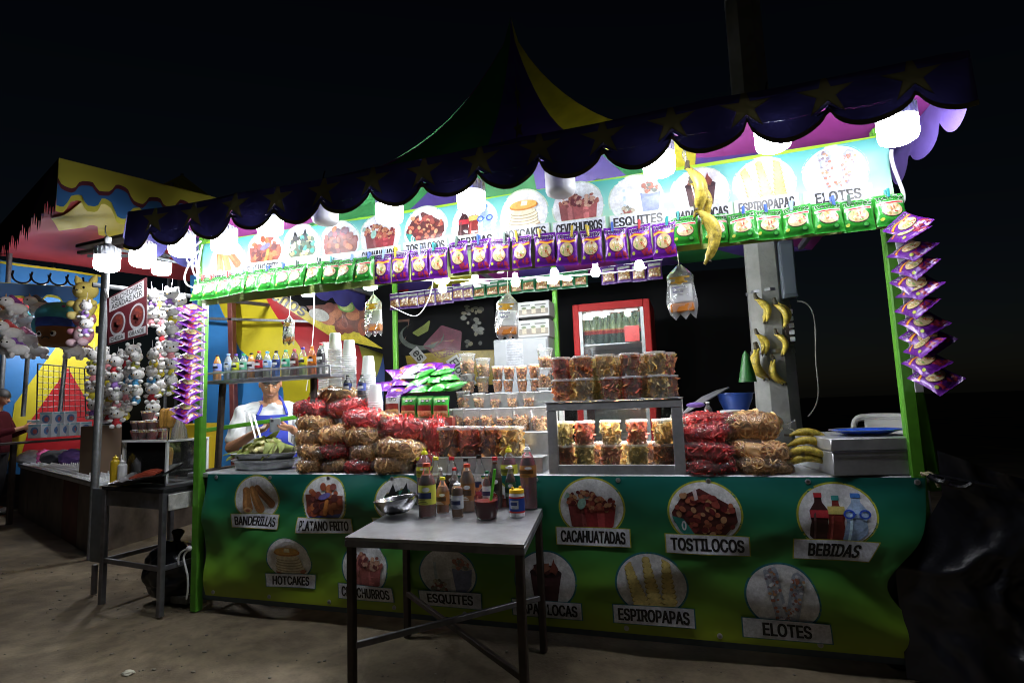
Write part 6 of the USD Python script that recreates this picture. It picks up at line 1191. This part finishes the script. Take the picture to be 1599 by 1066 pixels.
# ------------------------------------------------------------------ plush prizes
fur = lambda n, c: M('plush_'+n, c, .85, 0, .12, 30, .35, 120)
WF = fur('white', (.68, .67, .66)); eyem = plain('plush_eye', (.01, .01, .01), .2); nosem = plain('plush_nose', (.5, .28, .05), .4)
def plush_kind(col_n, col_c, seed):
    cm = fur(col_n, col_c)
    def make(Mx, label, group):
        t = thing('plush_toy', label, 'plush toy', Mx, group)
        h = part(t, 'head', ball((0, 0, -.05), .058, 3, (1.12, .85, .92)), WF, True)
        part(t, 'body', ball((0, 0, -.135), .045, 2, (.9, .8, .95)), cm, True)
        for s in (-1, 1):
            part(t, 'ear', ball((s*.045, .0, -.0), .02, 2, (1, .6, 1)), WF, True); part(t, 'arm', ball((s*.05, -.012, -.118), .02, 2, (1.3, .9, .9)), WF, True); part(t, 'foot', ball((s*.028, -.03, -.17), .022, 2, (1, 1.2, .9)), WF, True)
            part(h, 'eye', ball((s*.026, -.047, -.052), .007, 1, (1, .6, 1.3)), eyem, True)
        part(h, 'nose', ball((0, -.051, -.062), .006, 1, (1.4, .7, 1)), nosem, True)
        part(t, 'cord', tube([(0, 0, .0), (0, 0, .09)], .0018, 4), CORD); return t
    return Kind(make)
PKc = [('yellow', (.6, .5, .04)), ('blue', (.08, .35, .65)), ('red', (.5, .03, .04)), ('lilac', (.3, .15, .5)), ('pink', (.65, .25, .28)), ('olive', (.4, .4, .06))]
PK_ = [plush_kind(n, c, i) for i, (n, c) in enumerate(PKc)]
rng = random.Random(12)
cols = [(136, 470, 2), (146, 545, 4), (170, 552, 4), (183, 555, 4), (198, 548, 4), (222, 452, 2), (236, 455, 2), (238, 545, 4), (252, 455, 6), (268, 452, 6), (282, 460, 3), (160, 545, 4), (215, 548, 3), (208, 540, 2)]
for ci, (px, py, n) in enumerate(cols):
    Y = 1.15+.12*(ci % 3)
    for k in range(n):
        i = rng.randrange(6); p = at(px+rng.uniform(-2, 2), py+27*k+rng.uniform(-2, 2), Y)
        PK_[i].put(mtx(p, rng.uniform(-.6, .9), rng.uniform(-.08, .08), rng.uniform(-.1, .1), 1.0+.05*(ci % 2)), 'small white plush animal in %s dress, %s downward on the %s string from the left' % (PKc[i][0], ORD[k], ORD[sorted(c[0] for c in cols).index(px)]), 'plush toys on strings')
def big_plush(label, p, s, rz, main, belly, kind):
    t = thing('large_plush', label, 'plush toy', mtx(p, rz, 0, 0, s)); a, b = fur(kind+'_a', main), fur(kind+'_b', belly)
    if kind == 'cupcake':
        part(t, 'dome', ball((0, 0, .1), .16, 3, (1, .9, .7)), a, True); part(t, 'band', lathe([(.14, .0), (.15, .02), (.145, .07), (.12, .08)], 24), fur('band_blue', (.03, .08, .4)), True); part(t, 'base', lathe([(0, -.15), (.1, -.15), (.12, -.13), (.145, -.01), (.13, .01), (0, .01)], 24), b, True)
        for k in range(9): part(t, 'spot', ball((.15*math.cos(k*.7+3.4)*.85, .13*math.sin(k*.7+3.4)*.9, .1+.07*math.sin(k*2.4)), .016, 1), fur('spot_violet', (.25, .06, .35)) if k == 0 else Sdf and UsdShade.Material.Get(stage, '/World/Looks/plush_spot_violet'), True)
        for sx in (-1, 1): part(t, 'eye', ball((sx*.05, -.122, -.06), .024, 2, (1, .45, 1)), WHITEP, True); part(t, 'pupil', ball((sx*.05, -.133, -.06), .013, 1, (1, .4, 1)), eyem, True)
        part(t, 'mouth', tube(wire([(-.03, -.13, -.1), (0, -.133, -.085), (.03, -.13, -.1)], 8), .004, 5), eyem)
        for sx in (-1, 1): part(t, 'arm', ball((sx*.17, 0, .03), .05, 2, (.8, .8, 1.4)), a, True)
    else:
        h = part(t, 'head', ball((0, 0, .1), .1, 3, (1.1, .9, .9)), a, True); part(t, 'body', ball((0, 0, -.06), .1, 3, (.95, .8, 1.05)), a, True); part(t, 'belly', ball((0, -.03, -.07), .075, 2, (.9, .8, 1)), b, True)
        for sx in (-1, 1):
            part(t, 'ear', lathe([(0, -.05), (.035, -.04), (.03, .02), (0, .07)] if kind == 'cat' else [(0, -.03), (.035, -.02), (.04, .03), (.03, .05), (0, .06)], 12).apply_transform(mtx((sx*.075, 0, .2), 0, 0, sx*.45)), a, True)
            part(t, 'arm', ball((sx*.1, -.04, -.03), .036, 2, (1.2, 1, .9)), a, True); part(t, 'foot', ball((sx*.06, -.07, -.15), .045, 2, (1, 1.2, .9)), b, True)
            part(h, 'eye', ball((sx*.045, -.083, .115), .012, 1, (1, .6, 1.2)), eyem, True)
        part(h, 'muzzle', ball((0, -.085, .08), .03, 2, (1.2, .7, .8)), b, True); part(h, 'nose', ball((0, -.108, .088), .009, 1), eyem, True)
    return t
big_plush('yellow plush cat with pointed ears hanging left of the steel pole', at(133, 470, 1.5), 1.15, .3, (.62, .5, .12), (.66, .56, .2), 'cat')
big_plush('pink plush bear hanging under the yellow plush cat', at(131, 513, 1.55), 1.1, .2, (.6, .25, .3), (.65, .45, .5), 'bear')
big_plush('big plush cupcake with spotted teal dome and brown base with eyes', at(92, 512, 1.8), 1.5, .35, (.05, .32, .4), (.2, .08, .02), 'cupcake')
def uni(label, p, rz, mane, s):
    t = thing('plush_unicorn', label, 'plush toy', mtx(p, rz, 0, 0, s)); part(t, 'body', ball((0, 0, 0), .1, 3, (1.3, .8, .8)), WF, True); h = part(t, 'head', ball((-.12, -.02, .08), .075, 3, (1.1, .85, .95)), WF, True)
    part(t, 'mane', cat([ball((-.06+.03*k, 0, .15-.025*k), .035, 2) for k in range(5)]), fur('mane_'+mane[0], mane[1]), True); part(h, 'eye', ball((-.15, -.075, .09), .012, 1), eyem, True); part(h, 'eye', ball((-.19, -.04, .09), .012, 1), eyem, True); part(h, 'horn', lathe([(.015, .13), (0, .2)], 8).apply_translation([-.13, -.02, .0]), nosem)
    for k in range(4): part(t, 'leg', ball((-.08+.16*(k % 2), -.05+.1*(k//2), -.08), .032, 2, (1, 1, 1.3)), WF, True)
for i, (px, py, mn, w) in enumerate([(8, 492, ('coral', (.6, .2, .12)), 'coral maned, upper left of the heap'), (6, 545, ('teal', (.05, .3, .3)), 'teal maned, lowest at the frame edge'), (26, 482, ('plum', (.2, .04, .2)), 'plum maned, topmost of the heap'), (52, 512, ('sky', (.2, .4, .6)), 'sky blue maned, left of the cupcake'), (118, 528, ('rose', (.6, .2, .3)), 'rose maned, below the yellow plush cat'), (18, 520, ('red', (.5, .06, .06)), 'red maned, leftmost of the upper plush heap'), (40, 500, ('aqua', (.1, .5, .5)), 'aqua maned, uppermost beside the thin pole'), (44, 530, ('pink', (.65, .25, .4)), 'pink maned, beside the thin pole'), (28, 546, ('violet', (.25, .1, .4)), 'violet maned, lowest of the heap'), (60, 548, ('lemon', (.6, .5, .15)), 'lemon maned, under the plush cupcake'), (64, 480, ('grey', (.15, .15, .18)), 'dark maned, above the plush cupcake'), (115, 548, ('white', (.6, .6, .58)), 'white maned, right of the plush cupcake'), (134, 550, ('brown', (.25, .12, .05)), 'brown maned, beside the steel pole')]):
    uni('white plush pony, '+w, atw(px, py, 1.1+.2*(i % 3)), .6+.4*(i % 3), mn, .85)
for i, (px, py, c, w) in enumerate([(48, 690, (.5, .5, .52), 'grey and white'), (68, 684, (.6, .1, .3), 'hot pink'), (86, 692, (.03, .03, .035), 'black'), (104, 690, (.05, .05, .06), 'charcoal'), (112, 700, (.15, .08, .3), 'violet'), (122, 694, (.25, .3, .06), 'green')]):
    p = at(px, py, 2.3+.1*(i % 2)); b_ = trimesh.creation.icosphere(3, 1.0); v = np.array(b_.vertices); b_.vertices = v*(.75+.5*meshkit.fbm(v*2, 3, i))[:, None]*[.17, .13, .1]+[p[0], p[1], KZ+.08]
    solo('soft_toy', b_, fur('heap_%d' % i, c), '%s soft toy lying in the row at the back of the prize counter' % w, 'plush toy', smooth=True)
# far yellow tent top behind the game stall
ft = thing('yellow_tent', 'yellow tent top peeping above the drip painted valance', 'tent'); A = at(268, 276, 6.0); hw_ = 1.5
def ftf(u, v):
    s = np.asarray(u) % 4; k = np.floor(s).astype(int); q = s-k; cx = np.array([-1, 1, 1, -1, -1]); cy = np.array([-1, -1, 1, 1, -1]); ex = cx[k]+(cx[k+1]-cx[k])*q; ey = cy[k]+(cy[k+1]-cy[k])*q
    return np.stack([A[0]+.3+ex*hw_*(1-v), A[1]+ey*hw_*(1-v), A[2]-1.0+1.0*(.35*v+.65*v**2.2)], -1)
for k in range(4): part(ft, 'roof_panel', sheet(lambda u, v: ftf(np.minimum(u, k+1-1e-6), v), np.linspace(k, k+1, 12), np.linspace(0, 1, 14)), rm['ochre'], True)
part(ft, 'mast', tube([(A[0]+.3, A[1], -.02), (A[0]+.3, A[1], A[2]+.02)], .03, 8), TUBE)
for k in range(4): c_ = ftf(np.array([k+.001]), np.array([0.]))[0]; part(ft, 'post', tube([(c_[0], c_[1], -.02), c_], .03, 8), TUBE)

# ------------------------------------------------------------------ people
SKIN = M('brown_skin', (.5, .24, .135), .5, 0, .1, 12); HAIR = M('black_hair', (.015, .012, .01), .5, 0, .3, 60, .4, 150)
def hull(ps): return m3.Manifold.batch_hull([m3.Manifold.sphere(r, 14).translate([float(x) for x in c]) for c, r in ps])
def chain(js): return [hull([js[i], js[i+1]]) for i in range(len(js)-1)]
def mesh_of(man, ref=.012, it=8):
    m_ = man.refine_to_length(ref).to_mesh(); t = trimesh.Trimesh(m_.vert_properties[:, :3], m_.tri_verts, process=True)
    trimesh.smoothing.filter_taubin(t, iterations=it); return t
def head_parts(T):    # local head: face towards -y, origin at the middle of the head
    b = trimesh.creation.icosphere(5, 1.0); v = np.array(b.vertices)*[.074, .094, .112]; z = v[:, 2]; fr = np.clip(-v[:, 1]/.094, 0, 1)
    v[:, 0] *= 1-.28*np.clip(-z/.112, 0, 1)**1.3; v[:, 1] += np.where(z < -.03, -.008*(-z/.112), 0)
    g = lambda x, zz, sx, sz: np.exp(-((v[:, 0]-x)/sx)**2-((z-zz)/sz)**2)*fr
    v[:, 1] += -.024*g(0, -.022, .011, .016)-.010*g(0, .0, .008, .02)+.009*g(.03, .006, .016, .011)+.009*g(-.03, .006, .016, .011)-.006*g(0, .028, .05, .008)-.005*g(0, -.058, .02, .007)-.006*g(0, -.088, .02, .014)
    b.vertices = v; man = m3.Manifold(m3.Mesh(v.astype(np.float32), np.array(b.faces, np.uint32)))
    for s in (-1, 1): man = man+m3.Manifold.sphere(.02, 14).scale([.45, .8, 1.4]).translate([s*.076, .008, -.004])
    return man.transform(T[:3, :4].tolist())
def hand(wrist, d, n, side, curl=.5):
    """palm and five fingers: d along the hand, n the way the palm faces"""
    d = np.array(d, float); d /= np.linalg.norm(d); n = np.array(n, float); n -= d*(n@d); n /= np.linalg.norm(n); w = np.cross(d, n)*side; W = np.array(wrist, float)
    parts = [hull([(W, .023), (W+d*.075+w*.025, .014), (W+d*.075-w*.028, .013), (W+d*.03+w*.026, .015), (W+d*.03-w*.024, .014)])]
    for k, (o, Lf) in enumerate(((.030, .066), (.010, .075), (-.010, .070), (-.029, .055))):
        p = W+d*.078+w*o; c = 0; js = [(p-d*.012, .0095)]
        for s_ in (.45, .32, .23): c += curl*.75; p = p+(d*math.cos(c)+n*math.sin(c))*Lf*s_; js.append((p, .0088-.0006*len(js)))
        parts += chain(js)
    q = W+d*.028+w*.03; parts += chain([(q, .013), (q+w*.022+d*.02+n*.012, .011), (q+w*.026+d*.045+n*.026, .009)])
    return parts
def face_bits(T, par, body):
    def tr(m_): m_.apply_transform(T); return m_
    for s in (-1, 1):
        part(body, 'eye', tr(ball((s*.03, -.0795, .003), .0095, 2, (1.2, .6, .4))), plain('eye_white', (.6, .58, .55), .2)if False else WHITEP, True); part(body, 'iris', tr(ball((s*.03, -.0838, .002), .005, 1, (1, .45, .8))), eyem, True)
        part(body, 'brow', tr(tube([(s*.016, -.093, .026), (s*.03, -.0925, .031), (s*.046, -.082, .026)], .004, 6)), HAIR)
    part(body, 'mouth', tr(tube([(-.022, -.0935, -.056), (0, -.1005, -.0555), (.022, -.0935, -.056)], [.003, .005, .003], 6)), plain('lips_%d' % used.get('lip', 0), (.25, .09, .07), .4))
    used['lip'] = used.get('lip', 0)+1
A3 = np.array
# seated man
man = thing('person', 'man in white T-shirt and blue apron looking down at his phone under the rack', 'person')
mx = -.2; MR = mtx((mx, .8, 0), .62)@mtx((-mx, -.8, 0)); setm(UsdGeom.Xform(man), MR); hc = A3([mx, .72, 1.405]); T = mtx(hc, .12, .38); hd = head_parts(T)
sl, sr, el, er, wl, wr = A3([mx-.2, .80, 1.18]), A3([mx+.2, .79, 1.17]), A3([mx-.27, .70, .93]), A3([mx+.29, .66, .94]), A3([mx-.06, .52, 1.05]), A3([mx+.17, .50, 1.06])
bones = [hull([((mx, .77, 1.27), .055), ((mx, .735, 1.36), .056)]), hull([((mx-.13, .8, 1.16), .075), ((mx+.13, .8, 1.16), .075), ((mx-.1, .84, .85), .1), ((mx+.1, .84, .85), .1)]), hull([((mx-.09, .85, .85), .11), ((mx+.09, .85, .85), .11), ((mx-.1, .86, .6), .12), ((mx+.1, .86, .6), .12)]), hull([((mx, .77, 1.25), .05), (sl, .06), (sr, .06)])]
for s, e, w in ((sl, el, wl), (sr, er, wr)): bones += chain([(s, .058), (e, .042), (w, .026)])
for k in (-1, 1): bones += chain([((mx+k*.1, .84, .58), .095), ((mx+k*.15, .47, .6), .062), ((mx+k*.14, .52, .1), .042), ((mx+k*.14, .4, .045), .035)])
hands = hand(wl, (.62, -.35, .25), (.2, -.5, .8), -1, .5)+hand(wr, (-.7, -.3, .15), (0, -.4, .9), 1, .55)
allb = hd
for q in bones+hands: allb = allb+q
body = part(man, 'body', mesh_of(allb, .012, 6), SKIN, True); face_bits(T, man, body)
tr_ = trimesh.creation.icosphere(4, 1.0); v = np.array(tr_.vertices)*[.08, .099, .116]; v = v[:]; keep = (tr_.vertices[:, 2] > .25) | ((tr_.vertices[:, 1] > .15) & (tr_.vertices[:, 2] > -.35)); tr_.vertices = v; tr_.update_faces(keep[tr_.faces].all(1)); tr_.apply_transform(T); part(man, 'hair', tr_, HAIR, True)
sh = hull([((mx-.13, .8, 1.16), .09), ((mx+.13, .8, 1.16), .09), ((mx-.1, .84, .85), .118), ((mx+.1, .84, .85), .118)])+hull([((mx-.09, .85, .85), .125), ((mx+.09, .85, .85), .125), ((mx-.1, .86, .62), .13), ((mx+.1, .86, .62), .13)])+hull([((mx, .785, 1.235), .066), (sl, .072), (sr, .072)])
for s, e in ((sl, el), (sr, er)): sh = sh+hull([(s, .074), (s+(e-s)*.72, .066)])
smz = mesh_of(sh, .014, 8); v = np.array(smz.vertices); v += np.array(smz.vertex_normals)*(.004*np.sin(v[:, 2]*38+v[:, 0]*45)+.0025*np.sin(v[:, 0]*60-v[:, 2]*70))[:, None]; smz.vertices = v; part(man, 'shirt', smz, M('white_cotton', (.62, .63, .64), .8, 0, .08, 20), True)
apm = M('blue_apron_cloth', (.03, .05, .42), .7, 0, .15, 14)
def apf(u, v):
    w = np.interp(v, [0, .36, .42, 1], [.11, .115, .2, .21]); a = u*w/.21; return np.stack([mx+.02+.205*np.sin(a*1.1), .80-.135*np.cos(a*1.1)-.03*v+.02*np.exp(-(v-.2)**2*9)-.012*np.sin(7*u+3*v)*v-.035, 1.165-.6*v], -1)
part(man, 'apron', thick(sheet(apf, np.linspace(-1, 1, 24), np.linspace(0, 1, 24)), .003), apm, True)
for s in (-1, 1): part(man, 'apron_strap', tube(wire([apf(A3([s*.95]), A3([0.]))[0]+[0, -.003, 0], (mx+.02+s*.085, .72, 1.225), (mx+s*.06, .80, 1.31)], 9), .011, 6), apm)
tz = hull([((mx-.1, .86, .6), .135), ((mx+.1, .86, .6), .135)])
for k in (-1, 1):
    for q in chain([((mx+k*.1, .84, .58), .11), ((mx+k*.15, .47, .6), .075), ((mx+k*.14, .52, .13), .055)]): tz = tz+q
part(man, 'trousers', mesh_of(tz, .02, 4), M('dark_trousers', (.02, .022, .03), .8), True)
ph = (wl+wr)/2+A3([.01, -.085, .035]); t = thing('phone', 'pale smartphone held by the man in the blue apron', 'phone', MR@mtx(ph, .1, .75)); part(t, 'case', box(-.036, .036, -.0045, .0045, -.07, .07, .004), plain('phone_back', (.4, .42, .46), .3)); part(t, 'camera', box(-.03, -.01, -.0065, -.0046, .04, .064), BLACKP)
st_ = thing('stool', 'plain dark stool under the seated man', 'stool', mtx((mx, .86, 0))); part(st_, 'seat', lathe([(0, .42), (.17, .42), (.18, .44), (.17, .46), (0, .46)], 24), RUST)
for k in range(4): part(st_, 'leg', bar((.15*math.cos(k*1.571+.785), .15*math.sin(k*1.571+.785), -.01), (.11*math.cos(k*1.571+.785), .11*math.sin(k*1.571+.785), .42), .03), RUST)
# woman at the prize stall
wo = thing('person', 'woman with dark hair and red top holding a white box at the prize stall', 'person')
o = A3([-5.70, 2.02, 0]); f_ = A3([.82, .57, 0]); sd = A3([.57, -.82, 0])      # facing, her right hand side
def L3(a, b, z): return o+f_*a+sd*b+A3([0, 0, z])
T = np.eye(4); T[:3, 0], T[:3, 1], T[:3, 2] = -sd, -f_, [0, 0, 1]; T = T.copy(); T[:3, 0] = np.cross(T[:3, 1], T[:3, 2]); T[:3, 3] = L3(.04, 0, 1.50); T = T@mtx((0, 0, 0), 0, .3)
hd = head_parts(T); bl_ = [hull([(L3(0, 0, 1.32), .05), (L3(.025, 0, 1.43), .052)]), hull([(L3(0, -.12, 1.25), .07), (L3(0, .12, 1.25), .07), (L3(.02, -.1, .95), .1), (L3(.02, .1, .95), .1)]), hull([(L3(.02, -.1, .95), .1), (L3(.02, .1, .95), .1), (L3(-.01, -.1, .82), .12), (L3(-.01, .1, .82), .12)])]
S2_ = [(L3(0, k*.18, 1.26), L3(.1, k*.22, 1.02), L3(.36, k*.1, 1.10)) for k in (-1, 1)]
for s, e, w in S2_: bl_ += chain([(s, .052), (e, .04), (w, .025)])
for k in (-1, 1): bl_ += chain([(L3(0, k*.1, .82), .1), (L3(.02, k*.1, .46), .06), (L3(-.02, k*.1, .08), .04), (L3(.1, k*.1, .04), .035)])
hb_ = []
for (s, e, w), k in zip(S2_, (-1, 1)): hb_ += hand(w, f_+A3([0, 0, .1]), -sd*k, k, .35)
allb = hd
for q in bl_+hb_: allb = allb+q
body = part(wo, 'body', mesh_of(allb, .014, 6), SKIN, True); face_bits(T, wo, body)
hr = trimesh.creation.icosphere(4, 1.0); k_ = (hr.vertices[:, 2] > .2) | (hr.vertices[:, 1] > .0); hr.vertices = np.array(hr.vertices)*[.084, .105, .122]; hr.update_faces(k_[hr.faces].all(1)); b2 = ball((0, .1, -.02), .05, 2); hr = cat([hr, b2]); hr.apply_transform(T); part(wo, 'hair', hr, HAIR, True)
tp_ = hull([(L3(0, -.12, 1.25), .085), (L3(0, .12, 1.25), .085), (L3(.02, -.1, .95), .115), (L3(.02, .1, .95), .115)])+hull([(L3(.02, -.1, .95), .115), (L3(.02, .1, .95), .115), (L3(0, -.1, .84), .13), (L3(0, .1, .84), .13)])
for s, e, w in S2_:
    tp_ = tp_+hull([(s, .066), (e, .054)])+hull([(e, .054), (e+(w-e)*.6, .042)])
part(wo, 'top', mesh_of(tp_, .018, 6), M('dark_red_knit', (.06, .009, .013), 1.0, spec=.1), True)
tz = hull([(L3(0, -.09, .82), .125), (L3(0, .09, .82), .125)])
for k in (-1, 1):
    for q in chain([(L3(0, k*.1, .8), .115), (L3(.02, k*.1, .46), .075), (L3(-.02, k*.1, .1), .055)]): tz = tz+q
part(wo, 'trousers', mesh_of(tz, .02, 4), M('black_trousers', (.012, .012, .015), .8), True)
for k in (-1, 1): part(wo, 'shoe', mesh_of(hull([(L3(-.03, k*.1, .05), .05), (L3(.11, k*.1, .035), .04), (L3(-.03, k*.1, .02), .045)]), .015, 3), WHITEP, True)
p = L3(.47, 0, 1.08); gk.put(mtx((p[0], p[1], p[2]-.05), .5, 0, 0, .95), 'white gift box held in both hands by the woman in the red top')

# ------------------------------------------------------------------ grit and litter on the ground
r = random.Random(21); st2 = []
for k in range(900):
    x, y = r.uniform(-3, 4.5), r.uniform(-1.9, .6); s = r.choice([.003, .004, .004, .005, .008])
    if y > -.05 and x > -.1: continue
    z = float(ground_fn(np.array([x]), np.array([y]))[0, 2]); b_ = trimesh.creation.icosphere(1, 1.0); b_.vertices = np.array(b_.vertices)*[s*r.uniform(.8, 1.5), s, s*.6]*r.uniform(.8, 1.2)+[x, y, z+s*.3]; st2.append(b_)
solo('grit', cat(st2), M('grit_stone', (.16, .14, .11), .9, 0, .4, 60), 'loose grit and pebbles scattered over the trodden ground', 'grit', kind='stuff')
for i, (x, y, c, w) in enumerate([(-1.0, -.55, (.02, .02, .02), 'small black scrap on the bare ground left of the sausage table'), (.35, -.75, (.4, .38, .3), 'crumpled pale paper scrap on the ground before the counter'), (3.3, -.6, (.3, .28, .22), 'crumpled beige paper scrap on the ground below the yellow potato picture')]):
    b_ = trimesh.creation.icosphere(2, 1.0); v = np.array(b_.vertices); z = float(ground_fn(np.array([x]), np.array([y]))[0, 2]); b_.vertices = v*(.6+.8*meshkit.noise(v*2.5+i))[:, None]*[.03, .022, .01]+[x, y, z+.006]
    solo('litter', b_, plain('litter_%d' % i, c, .8), w, 'litter')
